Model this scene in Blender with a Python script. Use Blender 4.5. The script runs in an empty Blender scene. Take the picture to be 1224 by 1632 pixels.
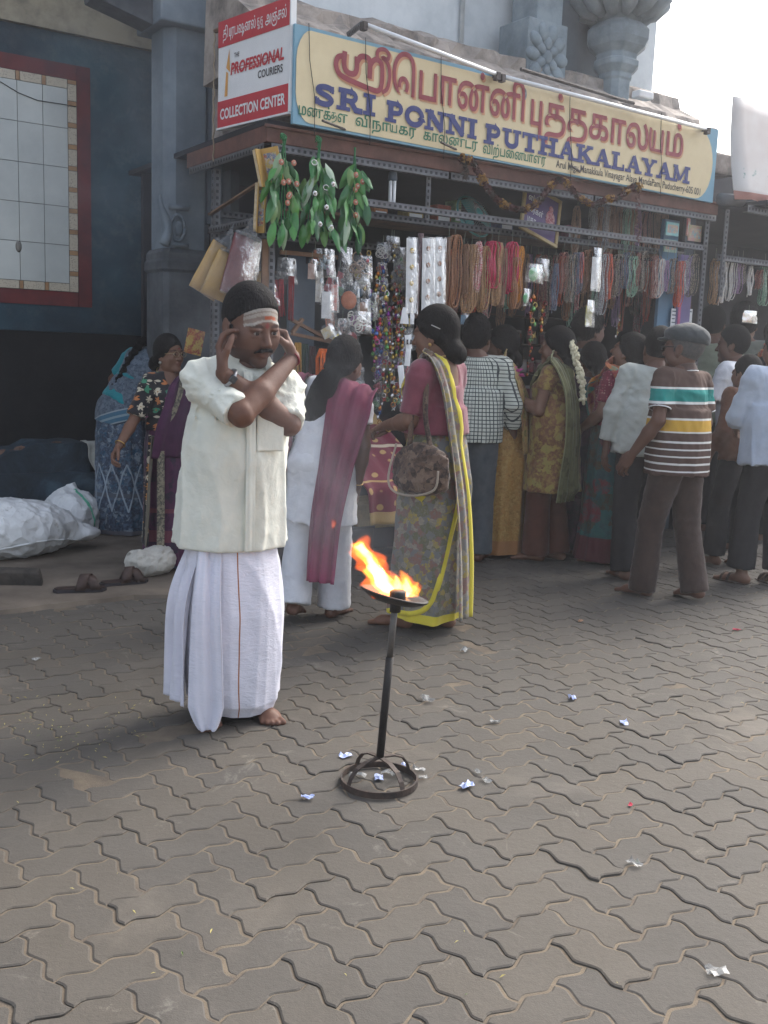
import bpy, math, random
import numpy as np
from mathutils import Matrix, Vector

random.seed(7)
rng = np.random.default_rng(7)
R = math.radians
scene = bpy.context.scene
COL = scene.collection

# ------------------------------------------------------------------ camera
FPX, CAMH = 1600.0, 1.36
PITCH, ROLL = R(8.9), R(2.1)
CAMM = Matrix.Rotation(math.pi / 2 - PITCH, 3, 'X') @ Matrix.Rotation(ROLL, 3, 'Z')
cam = bpy.data.cameras.new('camera')
cam.sensor_fit = 'VERTICAL'
cam.sensor_height = 36.0
cam.lens = FPX / 1632.0 * 36.0
cam.clip_start = 0.05
cam.clip_end = 500
camo = bpy.data.objects.new('camera', cam)
camo.matrix_world = Matrix.Translation((0, 0, CAMH)) @ CAMM.to_4x4()
COL.objects.link(camo)
scene.camera = camo

# ------------------------------------------------------------------ light
SUN_EL, SUN_AZ = R(44), R(36)        # high and hazy, from the right and a little behind the building line
world = bpy.data.worlds.new('World')
scene.world = world
world.use_nodes = True
wn = world.node_tree
bg = wn.nodes['Background']
sky = wn.nodes.new('ShaderNodeTexSky')
sky.sky_type = 'NISHITA'
sky.sun_disc = False
sky.sun_elevation = SUN_EL
sky.sun_rotation = SUN_AZ
sky.air_density = 1.0
sky.dust_density = 4.0
sky.ozone_density = 1.0
bg.inputs['Strength'].default_value = 0.12
# overcast: the sky dome is whitened towards its own luminance
bw = wn.nodes.new('ShaderNodeRGBToBW')
mixs = wn.nodes.new('ShaderNodeMix'); mixs.data_type = 'RGBA'
mixs.inputs[0].default_value = 0.55
wn.links.new(sky.outputs[0], bw.inputs[0])
wn.links.new(sky.outputs[0], mixs.inputs[6])
wn.links.new(bw.outputs[0], mixs.inputs[7])
wn.links.new(mixs.outputs[2], bg.inputs['Color'])
sd = bpy.data.lights.new('sun', 'SUN')
sd.energy = 0.85
sd.angle = R(40)
sd.color = (1.0, 0.96, 0.9)
so = bpy.data.objects.new('sun', sd)
_d = Vector((math.sin(SUN_AZ) * math.cos(SUN_EL), math.cos(SUN_AZ) * math.cos(SUN_EL), math.sin(SUN_EL)))
so.rotation_euler = _d.to_track_quat('Z', 'Y').to_euler()
so.location = _d * 40
COL.objects.link(so)
scene.view_settings.view_transform = 'Standard'
scene.view_settings.look = 'None'
scene.view_settings.exposure = 2.05
scene.view_settings.gamma = 1.0
scene.view_settings.use_curve_mapping = False
scene.cycles.max_bounces = 8
scene.cycles.diffuse_bounces = 3
scene.cycles.transparent_max_bounces = 12
scene.cycles.volume_bounces = 1
scene.cycles.caustics_reflective = False
scene.cycles.caustics_refractive = False
scene.cycles.use_denoising = True
scene.cycles.volume_step_rate = 2.0

# ------------------------------------------------------------------ placing
CAMA = np.array(CAMM)
CC = np.array([0, 0, CAMH])
def ray(px, py):
    return CAMA @ np.array([(px - 612) / FPX, -(py - 816) / FPX, -1.0])
def G(px, py, z=0.0):
    d = ray(px, py)
    return CC + d * ((z - CAMH) / d[2])
SA = R(33.8)
U = np.array([math.cos(SA), math.sin(SA), 0.0])
W = np.array([-U[1], U[0], 0.0])
O = np.array([-0.691, 5.849, 0.0])          # ground under the shop's front left corner
def S(u, v, z=0.0):
    return O + U * u + W * v + np.array([0, 0, z])
def SP(px, py, v=0.0):
    d = ray(px, py)
    t = (v - (CC - O) @ W) / (d @ W)
    p = CC + d * t - O
    return float(p @ U), float(p[2])
def uv_of(p):
    q = np.asarray(p) - O
    return float(q @ U), float(q @ W)

# ------------------------------------------------------------------ objects
def tag(o, label=None, cat=None, group=None, kind=None):
    if label: o['label'] = label
    if cat: o['category'] = cat
    if group: o['group'] = group
    if kind: o['kind'] = kind
    return o
def thing(name, label, cat, loc=(0, 0, 0), rz=0.0, group=None):
    o = bpy.data.objects.new(name, None)
    o.empty_display_size = 0.1
    COL.objects.link(o)
    o.location = loc
    o.rotation_euler = (0, 0, rz)
    return tag(o, label, cat, group)
def sthing(name, label, cat, u, v, z=0.0, group=None, rz=0.0):
    return thing(name, label, cat, S(u, v, z), SA + rz, group)
def link(name, me, parent=None):
    o = bpy.data.objects.new(name, me)
    COL.objects.link(o)
    if parent is not None: o.parent = parent
    return o
def mesh_np(name, V, Q, mat=None, smooth=True, uv=None, col=None, midx=None):
    """V (n,3); Q (m,4) or (m,3) int array or a list of such arrays"""
    Qs = Q if isinstance(Q, list) and isinstance(Q[0], np.ndarray) else [np.array(Q)]
    Qs = [np.asarray(q, dtype=np.int32) for q in Qs if len(q)]
    me = bpy.data.meshes.new(name)
    V = np.asarray(V, dtype=np.float32)
    me.vertices.add(len(V)); me.vertices.foreach_set('co', V.ravel())
    li = np.concatenate([q.ravel() for q in Qs])
    ls = np.concatenate([np.full(len(q), q.shape[1], dtype=np.int32) for q in Qs])
    me.loops.add(len(li)); me.loops.foreach_set('vertex_index', li)
    me.polygons.add(len(ls))
    st = np.zeros(len(ls), dtype=np.int32); st[1:] = np.cumsum(ls)[:-1]
    me.polygons.foreach_set('loop_start', st)
    if smooth: me.polygons.foreach_set('use_smooth', np.ones(len(ls), dtype=bool))
    if midx is not None: me.polygons.foreach_set('material_index', np.asarray(midx, dtype=np.int32))
    if uv is not None:
        l = me.uv_layers.new(name='UVMap')
        l.data.foreach_set('uv', np.asarray(uv, dtype=np.float32)[li].ravel())
    if col is not None:
        c = me.color_attributes.new('Col', 'FLOAT_COLOR', 'POINT')
        cc = np.ones((len(V), 4), dtype=np.float32); cc[:, :3] = col
        c.data.foreach_set('color', cc.ravel())
    if mat is not None:
        for m in (mat if isinstance(mat, (list, tuple)) else [mat]): me.materials.append(m)
    me.update(calc_edges=True)
    me.validate()
    return me

class MB:
    """collects simple shapes into one mesh"""
    def __init__(s): s.v = []; s.f = []; s.m = []; s.cm = 0
    def add(s, vs, fs):
        b = len(s.v); s.v += [tuple(map(float, x)) for x in vs]
        for f in fs: s.f.append([b + i for i in f]); s.m.append(s.cm)
        return s
    def box(s, x0, x1, y0, y1, z0, z1, T=None):
        vs = [(x, y, z) for z in (z0, z1) for y in (y0, y1) for x in (x0, x1)]
        if T is not None: vs = [tuple(T @ Vector(p)) for p in vs]
        return s.add(vs, [(0, 2, 3, 1), (4, 5, 7, 6), (0, 1, 5, 4), (1, 3, 7, 5), (3, 2, 6, 7), (2, 0, 4, 6)])
    def bar(s, a, b, w, h, up=(0, 0, 1)):
        a = Vector(a); b = Vector(b); d = (b - a); L = d.length; d.normalize()
        x = d.cross(Vector(up))
        if x.length < 1e-4: x = d.cross(Vector((0, 1, 0)))
        x.normalize(); y = x.cross(d)
        T = Matrix((x, d, y)).transposed().to_4x4(); T.translation = a
        return s.box(-w / 2, w / 2, 0, L, -h / 2, h / 2, T)
    def tube(s, pts, r, n=8, cap=True):
        pts = [np.asarray(p, float) for p in pts]
        rr = r if hasattr(r, '__len__') else [r] * len(pts)
        vs = []; prev = None
        for i, p in enumerate(pts):
            t = pts[min(i + 1, len(pts) - 1)] - pts[max(i - 1, 0)]
            t = t / (np.linalg.norm(t) + 1e-9)
            if prev is None:
                a = np.array([0, 0, 1.0]) if abs(t[2]) < .9 else np.array([1.0, 0, 0])
                x = np.cross(t, a)
            else: x = prev - t * (prev @ t)
            x /= np.linalg.norm(x) + 1e-9; prev = x
            y = np.cross(t, x)
            for k in range(n):
                q = 2 * math.pi * k / n
                vs.append(p + rr[i] * (x * math.cos(q) + y * math.sin(q)))
        fs = []
        for i in range(len(pts) - 1):
            for k in range(n):
                k2 = (k + 1) % n
                fs.append((i * n + k, i * n + k2, (i + 1) * n + k2, (i + 1) * n + k))
        if cap:
            fs.append(tuple(range(n - 1, -1, -1))); fs.append(tuple((len(pts) - 1) * n + k for k in range(n)))
        return s.add(vs, fs)
    def lathe(s, prof, n=16, c=(0, 0, 0), cap=True, sq=0.0):
        vs = []
        for r, z in prof:
            for k in range(n):
                q = 2 * math.pi * (k + .5) / n
                vs.append((c[0] + r * math.cos(q), c[1] + r * math.sin(q), c[2] + z))
        fs = []
        for i in range(len(prof) - 1):
            for k in range(n):
                k2 = (k + 1) % n
                fs.append((i * n + k, i * n + k2, (i + 1) * n + k2, (i + 1) * n + k))
        if cap:
            fs.append(tuple(range(n - 1, -1, -1))); fs.append(tuple((len(prof) - 1) * n + k for k in range(n)))
        return s.add(vs, fs)
    def prism(s, poly, y0, y1, T=None):
        """polygon in x,z extruded along y"""
        n = len(poly)
        vs = [(x, y0, z) for x, z in poly] + [(x, y1, z) for x, z in poly]
        if T is not None: vs = [tuple(T @ Vector(p)) for p in vs]
        fs = [tuple(range(n)), tuple(range(2 * n - 1, n - 1, -1))]
        for i in range(n):
            j = (i + 1) % n
            fs.append((j, i, n + i, n + j))
        return s.add(vs, fs)
    def sphere(s, c, r, n=10, m=6, sc=(1, 1, 1)):
        vs = []; fs = []
        for i in range(m + 1):
            a = math.pi * i / m
            for k in range(n):
                q = 2 * math.pi * k / n
                vs.append((c[0] + r * sc[0] * math.sin(a) * math.cos(q), c[1] + r * sc[1] * math.sin(a) * math.sin(q), c[2] + r * sc[2] * math.cos(a)))
        for i in range(m):
            for k in range(n):
                k2 = (k + 1) % n
                fs.append((i * n + k, (i + 1) * n + k, (i + 1) * n + k2, i * n + k2))
        return s.add(vs, fs)
    def mesh(s, name, mat, smooth=False):
        me = bpy.data.meshes.new(name)
        me.from_pydata(s.v, [], s.f)
        for m in (mat if isinstance(mat, (list, tuple)) else [mat]): me.materials.append(m)
        me.polygons.foreach_set('material_index', s.m)
        if smooth: me.polygons.foreach_set('use_smooth', [True] * len(s.f))
        me.update(); me.validate()
        return me
    def obj(s, name, mat, parent=None, smooth=False, bevel=0.0):
        o = link(name, s.mesh(name, mat, smooth), parent)
        if bevel:
            b = o.modifiers.new('bevel', 'BEVEL'); b.width = bevel; b.segments = 2; b.limit_method = 'ANGLE'
        return o

def quadgrid(nu, nv, wrap=False):
    i = np.arange(nu - 1)[:, None]; m = nv if wrap else nv - 1
    j = np.arange(m)[None, :]; j2 = (j + 1) % nv
    return np.stack([i * nv + j, i * nv + j2, (i + 1) * nv + j2, (i + 1) * nv + j], -1).reshape(-1, 4)

def text_mesh(txt, size, off=0.0, ext=0.0, align='LEFT', spacing=1.0, shear=0.0, sx=1.0):
    c = bpy.data.curves.new('lettering', 'FONT')
    c.body = txt; c.size = size; c.offset = off; c.extrude = ext; c.align_x = align
    c.space_character = spacing; c.shear = shear; c.resolution_u = 3
    o = bpy.data.objects.new('lettering', c); COL.objects.link(o)
    dg = bpy.context.evaluated_depsgraph_get()
    me = bpy.data.meshes.new_from_object(o.evaluated_get(dg))
    n = len(me.vertices); a = np.zeros(n * 3, np.float32); me.vertices.foreach_get('co', a)
    V = a.reshape(-1, 3); F = [list(p.vertices) for p in me.polygons]
    COL.objects.unlink(o); bpy.data.objects.remove(o); bpy.data.curves.remove(c); bpy.data.meshes.remove(me)
    V = V.copy(); V[:, 0] *= sx
    return V, F

# ------------------------------------------------------------------ materials
class NT:
    def __init__(s, name):
        s.m = bpy.data.materials.new(name); s.m.use_nodes = True
        s.t = s.m.node_tree; s.b = s.t.nodes['Principled BSDF']; s.out = s.t.nodes['Material Output']
    def n(s, k, **kw):
        x = s.t.nodes.new('ShaderNode' + k)
        for a, b in kw.items(): setattr(x, a, b)
        return x
    def l(s, a, b): s.t.links.new(a, b)
    def coord(s, kind='Object', sc=(1, 1, 1), rot=(0, 0, 0)):
        c = s.n('TexCoord'); mp = s.n('Mapping')
        mp.inputs['Scale'].default_value = sc if hasattr(sc, '__len__') else (sc,) * 3
        mp.inputs['Rotation'].default_value = rot
        s.l(c.outputs[kind], mp.inputs[0]); return mp.outputs[0]
    def noise(s, vec, sc=5, det=4, ro=.6, dist=0):
        x = s.n('TexNoise'); x.inputs['Scale'].default_value = sc; x.inputs['Detail'].default_value = det
        x.inputs['Roughness'].default_value = ro; x.inputs['Distortion'].default_value = dist
        s.l(vec, x.inputs['Vector']); return x.outputs['Fac']
    def vor(s, vec, sc=5, feat='F1', out='Distance', rnd=1.0):
        x = s.n('TexVoronoi', feature=feat); x.inputs['Scale'].default_value = sc
        if 'Randomness' in x.inputs: x.inputs['Randomness'].default_value = rnd
        s.l(vec, x.inputs['Vector']); return x.outputs[out]
    def wave(s, vec, sc=5, dist=0, dirn='X', prof='SIN'):
        x = s.n('TexWave', bands_direction=dirn, wave_profile=prof); x.inputs['Scale'].default_value = sc
        x.inputs['Distortion'].default_value = dist; s.l(vec, x.inputs['Vector']); return x.outputs['Fac']
    def ramp(s, fac, stops, interp='LINEAR'):
        x = s.n('ValToRGB'); x.color_ramp.interpolation = interp; e = x.color_ramp.elements
        while len(e) < len(stops): e.new(0.5)
        for i, (p, c) in enumerate(stops):
            e[i].position = p; e[i].color = (*c, 1) if hasattr(c, '__len__') else (c, c, c, 1)
        s.l(fac, x.inputs[0]); return x.outputs[0]
    def mix(s, fac, a, b, mode='MIX'):
        x = s.n('Mix', data_type='RGBA', blend_type=mode)
        for i, q in ((0, fac), (6, a), (7, b)):
            if hasattr(q, 'is_output') or isinstance(q, bpy.types.NodeSocket): s.l(q, x.inputs[i])
            elif i == 0: x.inputs[0].default_value = q
            else: x.inputs[i].default_value = (*q, 1)
        return x.outputs[2]
    def math(s, op, a, b=0.0):
        x = s.n('Math', operation=op)
        for i, q in ((0, a), (1, b)):
            if isinstance(q, bpy.types.NodeSocket): s.l(q, x.inputs[i])
            else: x.inputs[i].default_value = q
        return x.outputs[0]
    def color(s, c):
        if isinstance(c, bpy.types.NodeSocket): s.l(c, s.b.inputs['Base Color'])
        else: s.b.inputs['Base Color'].default_value = (*c, 1)
        return s
    def set(s, rough=.7, metal=0, spec=.4, **kw):
        s.b.inputs['Roughness'].default_value = rough; s.b.inputs['Metallic'].default_value = metal
        s.b.inputs['Specular IOR Level'].default_value = spec
        for k, v in kw.items(): s.b.inputs[k.replace('_', ' ')].default_value = v
        return s
    def bump(s, h, strength=.3, dist=.01, prev=None):
        x = s.n('Bump'); x.inputs['Strength'].default_value = strength; x.inputs['Distance'].default_value = dist
        s.l(h, x.inputs['Height'])
        if prev is not None: s.l(prev, x.inputs['Normal'])
        s.l(x.outputs[0], s.b.inputs['Normal']); return x.outputs[0]
    def warp(s, vec, sc, amt):
        x = s.n('TexNoise'); x.inputs['Scale'].default_value = sc; x.inputs['Detail'].default_value = 3; s.l(vec, x.inputs['Vector'])
        m = s.n('VectorMath', operation='SCALE'); m.inputs['Scale'].default_value = amt; s.l(x.outputs['Color'], m.inputs[0])
        a = s.n('VectorMath', operation='ADD'); s.l(vec, a.inputs[0]); s.l(m.outputs[0], a.inputs[1]); return a.outputs[0]
    def rand(s):
        return s.n('ObjectInfo').outputs['Random']

_mats = {}
def M(name, c, c2=None, sc=6, rough=.7, spec=.35, metal=0, bump=0.0, bsc=60, vr=.18, lo=.35, hi=.65, rnd=0.0, coord='Object', **kw):
    """plain material: two tones mixed by noise, fine bump, optional per-object change of value"""
    if name in _mats: return _mats[name]
    t = NT(name)
    v = t.coord(coord)
    if c2 is None: c2 = tuple(x * (1 - vr) for x in c); c = tuple(min(1, x * (1 + vr * .5)) for x in c)
    col = t.ramp(t.noise(v, sc, 5, .65), [(lo, c), (hi, c2)])
    if rnd:
        hs = t.n('HueSaturation'); t.l(col, hs.inputs['Color'])
        t.l(t.math('ADD', t.math('MULTIPLY', t.rand(), 2 * rnd), 1 - rnd), hs.inputs['Value']); col = hs.outputs[0]
    t.color(col).set(rough, metal, spec, **kw)
    if bump: t.bump(t.noise(v, bsc, 4, .6), bump, .004)
    _mats[name] = t.m
    return t.m
def srgb(r, g, b):
    f = lambda x: ((x / 255 + .055) / 1.055) ** 2.4 if x > 10 else x / 255 / 12.92
    return (f(r), f(g), f(b))
# ================================================================== GROUND
def mat_paver():
    t = NT('paver_concrete')
    v = t.coord('Object'); w = t.n('NewGeometry').outputs['Position']
    base = t.ramp(t.noise(w, 2.2, 6, .7), [(.3, (.099, .089, .076)), (.7, (.123, .112, .098))])
    fine = t.noise(w, 120, 3, .7)
    col = t.mix(.35, base, t.ramp(fine, [(.3, (.09, .08, .065)), (.7, (.26, .225, .19))]), 'OVERLAY')
    pat = t.ramp(t.noise(w, .9, 5, .7, .5), [(.55, 0.0), (.72, 1.0)])
    col = t.mix(t.math('MULTIPLY', pat, .35), col, (.24, .205, .165))
    blk = t.ramp(t.noise(w, 7, 5, .75), [(.62, 0.0), (.75, 1.0)])
    col = t.mix(t.math('MULTIPLY', blk, .4), col, (.075, .065, .055)); scu = t.ramp(t.noise(w, 3.1, 6, .8, 1.0), [(.60, 0.0), (.70, 1.0)]); col = t.mix(t.math('MULTIPLY', scu, .4), col, (.26, .235, .195))
    hs = t.n('HueSaturation'); t.l(col, hs.inputs['Color'])
    t.l(t.math('ADD', t.math('MULTIPLY', t.rand(), .16), .92), hs.inputs['Value'])
    t.l(t.math('ADD', t.math('MULTIPLY', t.rand(), .3), .8), hs.inputs['Saturation'])
    t.color(hs.outputs[0]).set(.82, 0, .25)
    b = t.bump(t.noise(w, 260, 3, .7), .45, .003)
    t.bump(t.noise(w, 35, 4, .6), .35, .006, b)
    return t.m
M_PAVER = mat_paver()
M_SAND = M('joint_sand', (.17, .135, .095), (.10, .08, .062), sc=9, rough=.95, bump=.6, bsc=220)
M_DIRT = M('dusty_concrete', (.19, .155, .12), (.10, .08, .062), sc=2.6, rough=.9, bump=.5, bsc=60)

a_ = .109
TH = R(40)
E1 = np.array([math.cos(TH), math.sin(TH)]); E2 = np.array([-E1[1], E1[0]])
PO = np.array([0.05, 2.3])
WAVE = [(0, 0), (.2, .088), (.3, .088), (.7, -.088), (.8, -.088)]
def unit_edge(i, j, di, dj):
    """lattice edge from (i,j) to (i+di,j+dj), the zigzag shared by both neighbours"""
    hz = di != 0
    fwd = (di + dj) > 0
    pts = [(s, w) if fwd else (1 - s, w) for s, w in (WAVE if fwd else [(1, 0)] + WAVE[:0:-1])]
    x0, y0 = (min(i, i + di), min(j, j + dj))
    out = []
    for s, w in ([(s, w) for s, w in WAVE] if fwd else [(1, 0)] + [(s, w) for s, w in WAVE[:0:-1]]):
        out.append((x0 + s, y0 + w) if hz else (x0 - w, y0 + s))
    return out
def stone_poly(h):
    P = []
    if h: seq = [(0, 0, 1, 0), (1, 0, 1, 0), (2, 0, 0, 1), (2, 1, -1, 0), (1, 1, -1, 0), (0, 1, 0, -1)]
    else: seq = [(0, 0, 1, 0), (1, 0, 0, 1), (1, 1, 0, 1), (1, 2, -1, 0), (0, 2, 0, -1), (0, 1, 0, -1)]
    for e in seq: P += unit_edge(*e)
    return np.array(P) * a_
def inset(P, d):
    n = len(P); a = np.roll(P, 1, 0); b = np.roll(P, -1, 0)
    e1 = P - a; e2 = b - P
    n1 = np.stack([-e1[:, 1], e1[:, 0]], 1); n2 = np.stack([-e2[:, 1], e2[:, 0]], 1)
    n1 /= np.linalg.norm(n1, axis=1)[:, None] + 1e-9; n2 /= np.linalg.norm(n2, axis=1)[:, None] + 1e-9
    m = n1 + n2; m /= (np.linalg.norm(m, axis=1)[:, None] + 1e-9)
    return P + m * d / np.maximum(.5, (m * n1).sum(1))[:, None]
def stone_geo(h, top=True):
    P = stone_poly(h)
    c = P.mean(0)
    A = inset(P, .0016); B = inset(P, .003); C = inset(P, .0072)
    n = len(P)
    V = np.concatenate([np.c_[A, np.full(n, -.022)], np.c_[B, np.full(n, -.0027)], np.c_[C, np.zeros(n)]])
    V[:, :2] -= c
    V[:, :2] = V[:, :1] * E1 + V[:, 1:2] * E2
    F = []
    for k in range(n):
        k2 = (k + 1) % n
        F.append((k, k2, n + k2, n + k)); F.append((n + k, n + k2, 2 * n + k2, 2 * n + k))
    F.append(tuple(range(2 * n, 3 * n)))
    return V, F, c
STONE = {h: stone_geo(h) for h in (True, False)}
def on_apron(p):
    u, v = uv_of((p[0], p[1], 0)); return (u < .1 and v > -.05 + .1 * math.sin(u * 3) + max(0, -u - .9) * -.25) or v > .55
cells = []
for i in range(-70, 90):
    for j in range(-70, 90):
        k = (i - j) % 4
        if k not in (0, 3): continue
        h = (k == 0)
        c = STONE[h][2]
        p = PO + E1 * (i * a_ + c[0]) + E2 * (j * a_ + c[1])
        if p[1] < .9 or p[1] > 13 or abs(p[0] - .2) > .55 * p[1] + 1.2: continue
        if on_apron(p): continue
        q = CAMA.T @ (np.array([p[0], p[1], 0]) - CC)
        inside = q[2] < 0 and -20 < 612 + FPX * q[0] / -q[2] < 1244 and 816 - FPX * q[1] / -q[2] < 1660
        cells.append((math.hypot(p[0], p[1]), inside, h, p))
cells.sort(key=lambda c: c[0])
ground = tag(link('ground', mesh_np('ground', [(-90, -40, -.0038), (90, -40, -.0038), (90, 160, -.0038), (-90, 160, -.0038)], [(0, 1, 2, 3)], M_SAND, False)), kind='structure')
pav = bpy.data.objects.new('pavement', None); COL.objects.link(pav); tag(pav, kind='structure')
stone_me = {}
for h in (True, False):
    V, F, _ = STONE[h]
    b = MB(); b.add(V, F); stone_me[h] = b.mesh('paver', M_PAVER)
vis = [c for c in cells if c[1]][:300]
vs_ = set(id(c) for c in vis)
for d, ins, h, p in vis:
    o = link('paver', stone_me[h], pav)
    o.location = (p[0], p[1], random.gauss(0, .0014) if random.random() > .05 else -.0025)
    o.rotation_euler = (random.gauss(0, .007), random.gauss(0, .007), random.gauss(0, .006))
rest = MB()
for c in cells:
    if id(c) in vs_: continue
    V, F, _ = STONE[c[2]]
    dz = random.gauss(0, .0015); tx = random.gauss(0, .006); ty = random.gauss(0, .006)
    V2 = V + np.array([c[3][0], c[3][1], dz]); V2[:, 2] += V[:, 0] * tx + V[:, 1] * ty
    rest.add(V2, F)
tag(rest.obj('paver_field', M_PAVER, pav), kind='stuff')

# concrete apron in front of the old wall
ap = [(-6, 2.6)] + [(u, -.05 + .1 * math.sin(u * 3) + max(0, -u - .9) * -.25 + random.gauss(0, .02)) for u in np.arange(-6, .12, .12)] + [(.12, 2.6)]
V = [S(u, v, .022) for u, v in ap] + [S(u, v - .015, -.02) for u, v in ap]
n = len(ap)
b = MB(); b.add(V, [tuple(range(n))] + [(i + 1, i, n + i, n + i + 1) for i in range(n - 1)])
tag(b.obj('pavement_apron', M_DIRT), kind='structure')

# ================================================================== OLD WALL ON THE LEFT
SROOT = Matrix.Translation(O) @ Matrix.Rotation(SA, 4, 'Z')
def sempty(name, label, cat, group=None):
    return sthing(name, label, cat, 0, 0, 0, group)
def mat_bluewall():
    t = NT('blue_limewash')
    v = t.coord('Object')
    c = t.ramp(t.noise(v, 1.6, 6, .7, .4), [(.3, (.035, .072, .10)), (.55, (.05, .11, .145)), (.75, (.12, .18, .205))])
    c = t.mix(t.ramp(t.noise(v, 9, 6, .75), [(.5, 0.0), (.8, .55)]), c, (.19, .225, .22))
    soot = t.ramp(t.noise(v, .55, 5, .6), [(.42, 0.0), (.65, .75)])
    c = t.mix(soot, c, (.018, .024, .035))
    t.color(c).set(.8, 0, .25); t.bump(t.noise(v, 22, 6, .7), .5, .012)
    return t.m
M_BLUE = mat_bluewall()
M_NEARBLACK = M('near_black_wall', (.016, .015, .016), (.007, .007, .008), sc=3, rough=.8, bump=.4, bsc=30)  # near black tone for the old wall's lower band and the rear wall
M_TAN = M('weathered_plaster', (.34, .30, .22), (.12, .11, .09), sc=4.5, rough=.9, bump=.5, bsc=25, lo=.42, hi=.72)
M_RED = M('red_oxide_paint', (.16, .028, .028), (.085, .02, .024), sc=5, rough=.6)
M_TILE = M('white_glazed_tile', (.55, .58, .56), (.44, .47, .46), sc=2, rough=.18, spec=.5, rnd=.05)
M_GROUT = M('tile_grout', (.17, .17, .16), rough=.9)
def mat_speck():
    t = NT('speckled_border_tile'); v = t.coord('Object')
    c = t.ramp(t.vor(v, 95), [(.18, (.17, .11, .08)), (.3, (.52, .46, .36))])
    t.color(c).set(.3, 0, .5); return t.m
M_SPECK = mat_speck()
M_OCHRE = M('ochre_border_tile', (.42, .25, .12), (.3, .17, .09), sc=12, rough=.3)

VW = 2.4
wall = sempty('old_wall', 'blue limewashed old wall with black dado and white tiled panel', 'wall')
MB().box(-7, .34, VW, VW + .3, 1.44, 3.56).obj('wall_face', M_BLUE, wall)
MB().box(-7, .34, VW - .015, VW + .3, -.02, 1.437).obj('dado', M_NEARBLACK, wall)
b = MB(); b.prism([(-7, 3.56), (.36, 3.535), (.36, 3.86), (-7, 3.95)], VW - .05, VW + .3); b.obj('plaster_band', M_TAN, wall)
MB().box(-7, .4, VW + .04, VW + .3, 3.95, 7).obj('upper_wall', M('upper_plaster', (.42, .40, .33), (.2, .19, .16), sc=3, rough=.9, bump=.4, bsc=20), wall)
# painted red surround, tiles
x1r, z1r, z0r = -.275, 3.335, 1.63
xb, zb1, zb0 = -.375, 3.23, 1.735
XL = -2.6
MB().box(xb + .002, x1r, VW - .008, VW, z0r, z1r).box(XL, xb, VW - .008, VW, zb1 + .002, z1r).box(XL, xb, VW - .008, VW, z0r, zb0 - .002).obj('red_border', M_RED, wall)
MB().box(XL, xb, VW - .004, VW + .001, zb0, zb1).obj('grout_bed', M_GROUT, wall)
xi, zi1, zi0 = -.442, 3.165, 1.795
tw = .176
def wtile(name, x0, x1, z0, z1, m):
    g = .0022
    o = MB().box(x0 + g, x1 - g, VW - .012 - random.random() * .002, VW - .002, z0 + g, z1 - g).obj(name, m, wall); return o
rows = np.linspace(zi0, zi1, 6)
x = xi
while x > XL + .2:
    for k in range(5): wtile('tile', x - tw, x, rows[k], rows[k + 1], M_TILE)
    x -= tw
# border tiles: speckled with ochre pieces between
z = zi0 - .06; k = 0
while z < zb1 - .01:
    dz = .115 if k % 2 == 0 else .035
    z2 = min(z + dz, zb1)
    wtile('border_tile', xi + .001, xb - .001, z, z2, M_SPECK if k % 2 == 0 else M_OCHRE); z = z2; k += 1
for zz0, zz1 in ((zb0, zi0), (zi1, zb1)):
    x = xi; k = 0
    while x > XL + .2:
        dx = .15 if k % 2 == 0 else .03
        wtile('border_tile', x - dx, x, zz0, zz1, M_SPECK if k % 2 == 0 else M_OCHRE); x -= dx; k += 1
# chipped spot on one tile, loose wire
u0, z0 = SP(29, 393, VW)
b = MB(); b.lathe([(.0, .006), (.018, .004), (.028, 0)], 12)
o = b.obj('chipped_patch', M('bare_cement', (.22, .21, .19), rough=.9), wall, True); o.location = (u0, VW - .013, z0); o.rotation_euler = (R(90), 0, 0); o.scale = (.8, 1.5, 1)
pts = []
for px, py in ((-40, 105), (0, 130), (30, 148), (60, 160), (100, 166), (121, 170)):
    uu, zz = SP(px, py, VW - .02); pts.append((uu, VW - .02, zz))
MB().tube(pts, .003, 6).obj('loose_wire', M('black_wire', (.02, .02, .02)), wall, True)

# low parapet
par = sempty('low_wall', 'low blue stained parapet with broken top against the old wall', 'wall')
def mat_par():
    t = NT('stained_blue'); v = t.coord('Object')
    c = t.ramp(t.noise(v, 3, 6, .7, .6), [(.3, (.02, .023, .026)), (.52, (.035, .05, .065)), (.75, (.075, .125, .16))])
    t.color(c).set(.85, 0, .2); t.bump(t.noise(v, 25, 6, .7), .6, .015); return t.m
M_PAR = mat_par()
up = np.arange(-4.5, -.38, .09)
top = [.645 - max(0, -.75 - u) * .22 + random.gauss(0, .006 + .012 * (u < -.8)) for u in up]
b = MB(); poly = [(-4.5, 0)] + [(-.38, 0)] + [(u, z) for u, z in zip(up[::-1], top[::-1])]
V = [(x, 1.98, z) for x, z in poly] + [(x, 2.39, z) for x, z in poly]; n = len(poly)
b.add(V, [(i, (i + 1) % n, n + (i + 1) % n, n + i) for i in range(n)] + [tuple(range(n - 1, -1, -1)), tuple(range(n, 2 * n))])
b.obj('parapet', M_PAR, par)
b = MB(); b.prism([(-4.5, .0), (-.365, .0), (-.365, .44), (-.6, .452), (-1, .447), (-2, .455), (-4.5, .45)], 1.93, 1.978); b.obj('ledge', M_PAR, par, bevel=.008)
b = MB()
for i in range(14):
    u = -.62 - i * .045 - random.random() * .02
    b.sphere((u, 2.06 + random.random() * .1, .63 - max(0, -.75 - u) * .2), .02 + random.random() * .022, 6, 4, (1.3, 1, .7))
tag(b.obj('rubble', M('brick_rubble', (.19, .10, .07), (.07, .06, .05), sc=20, rough=.95), par), kind='stuff')

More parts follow.
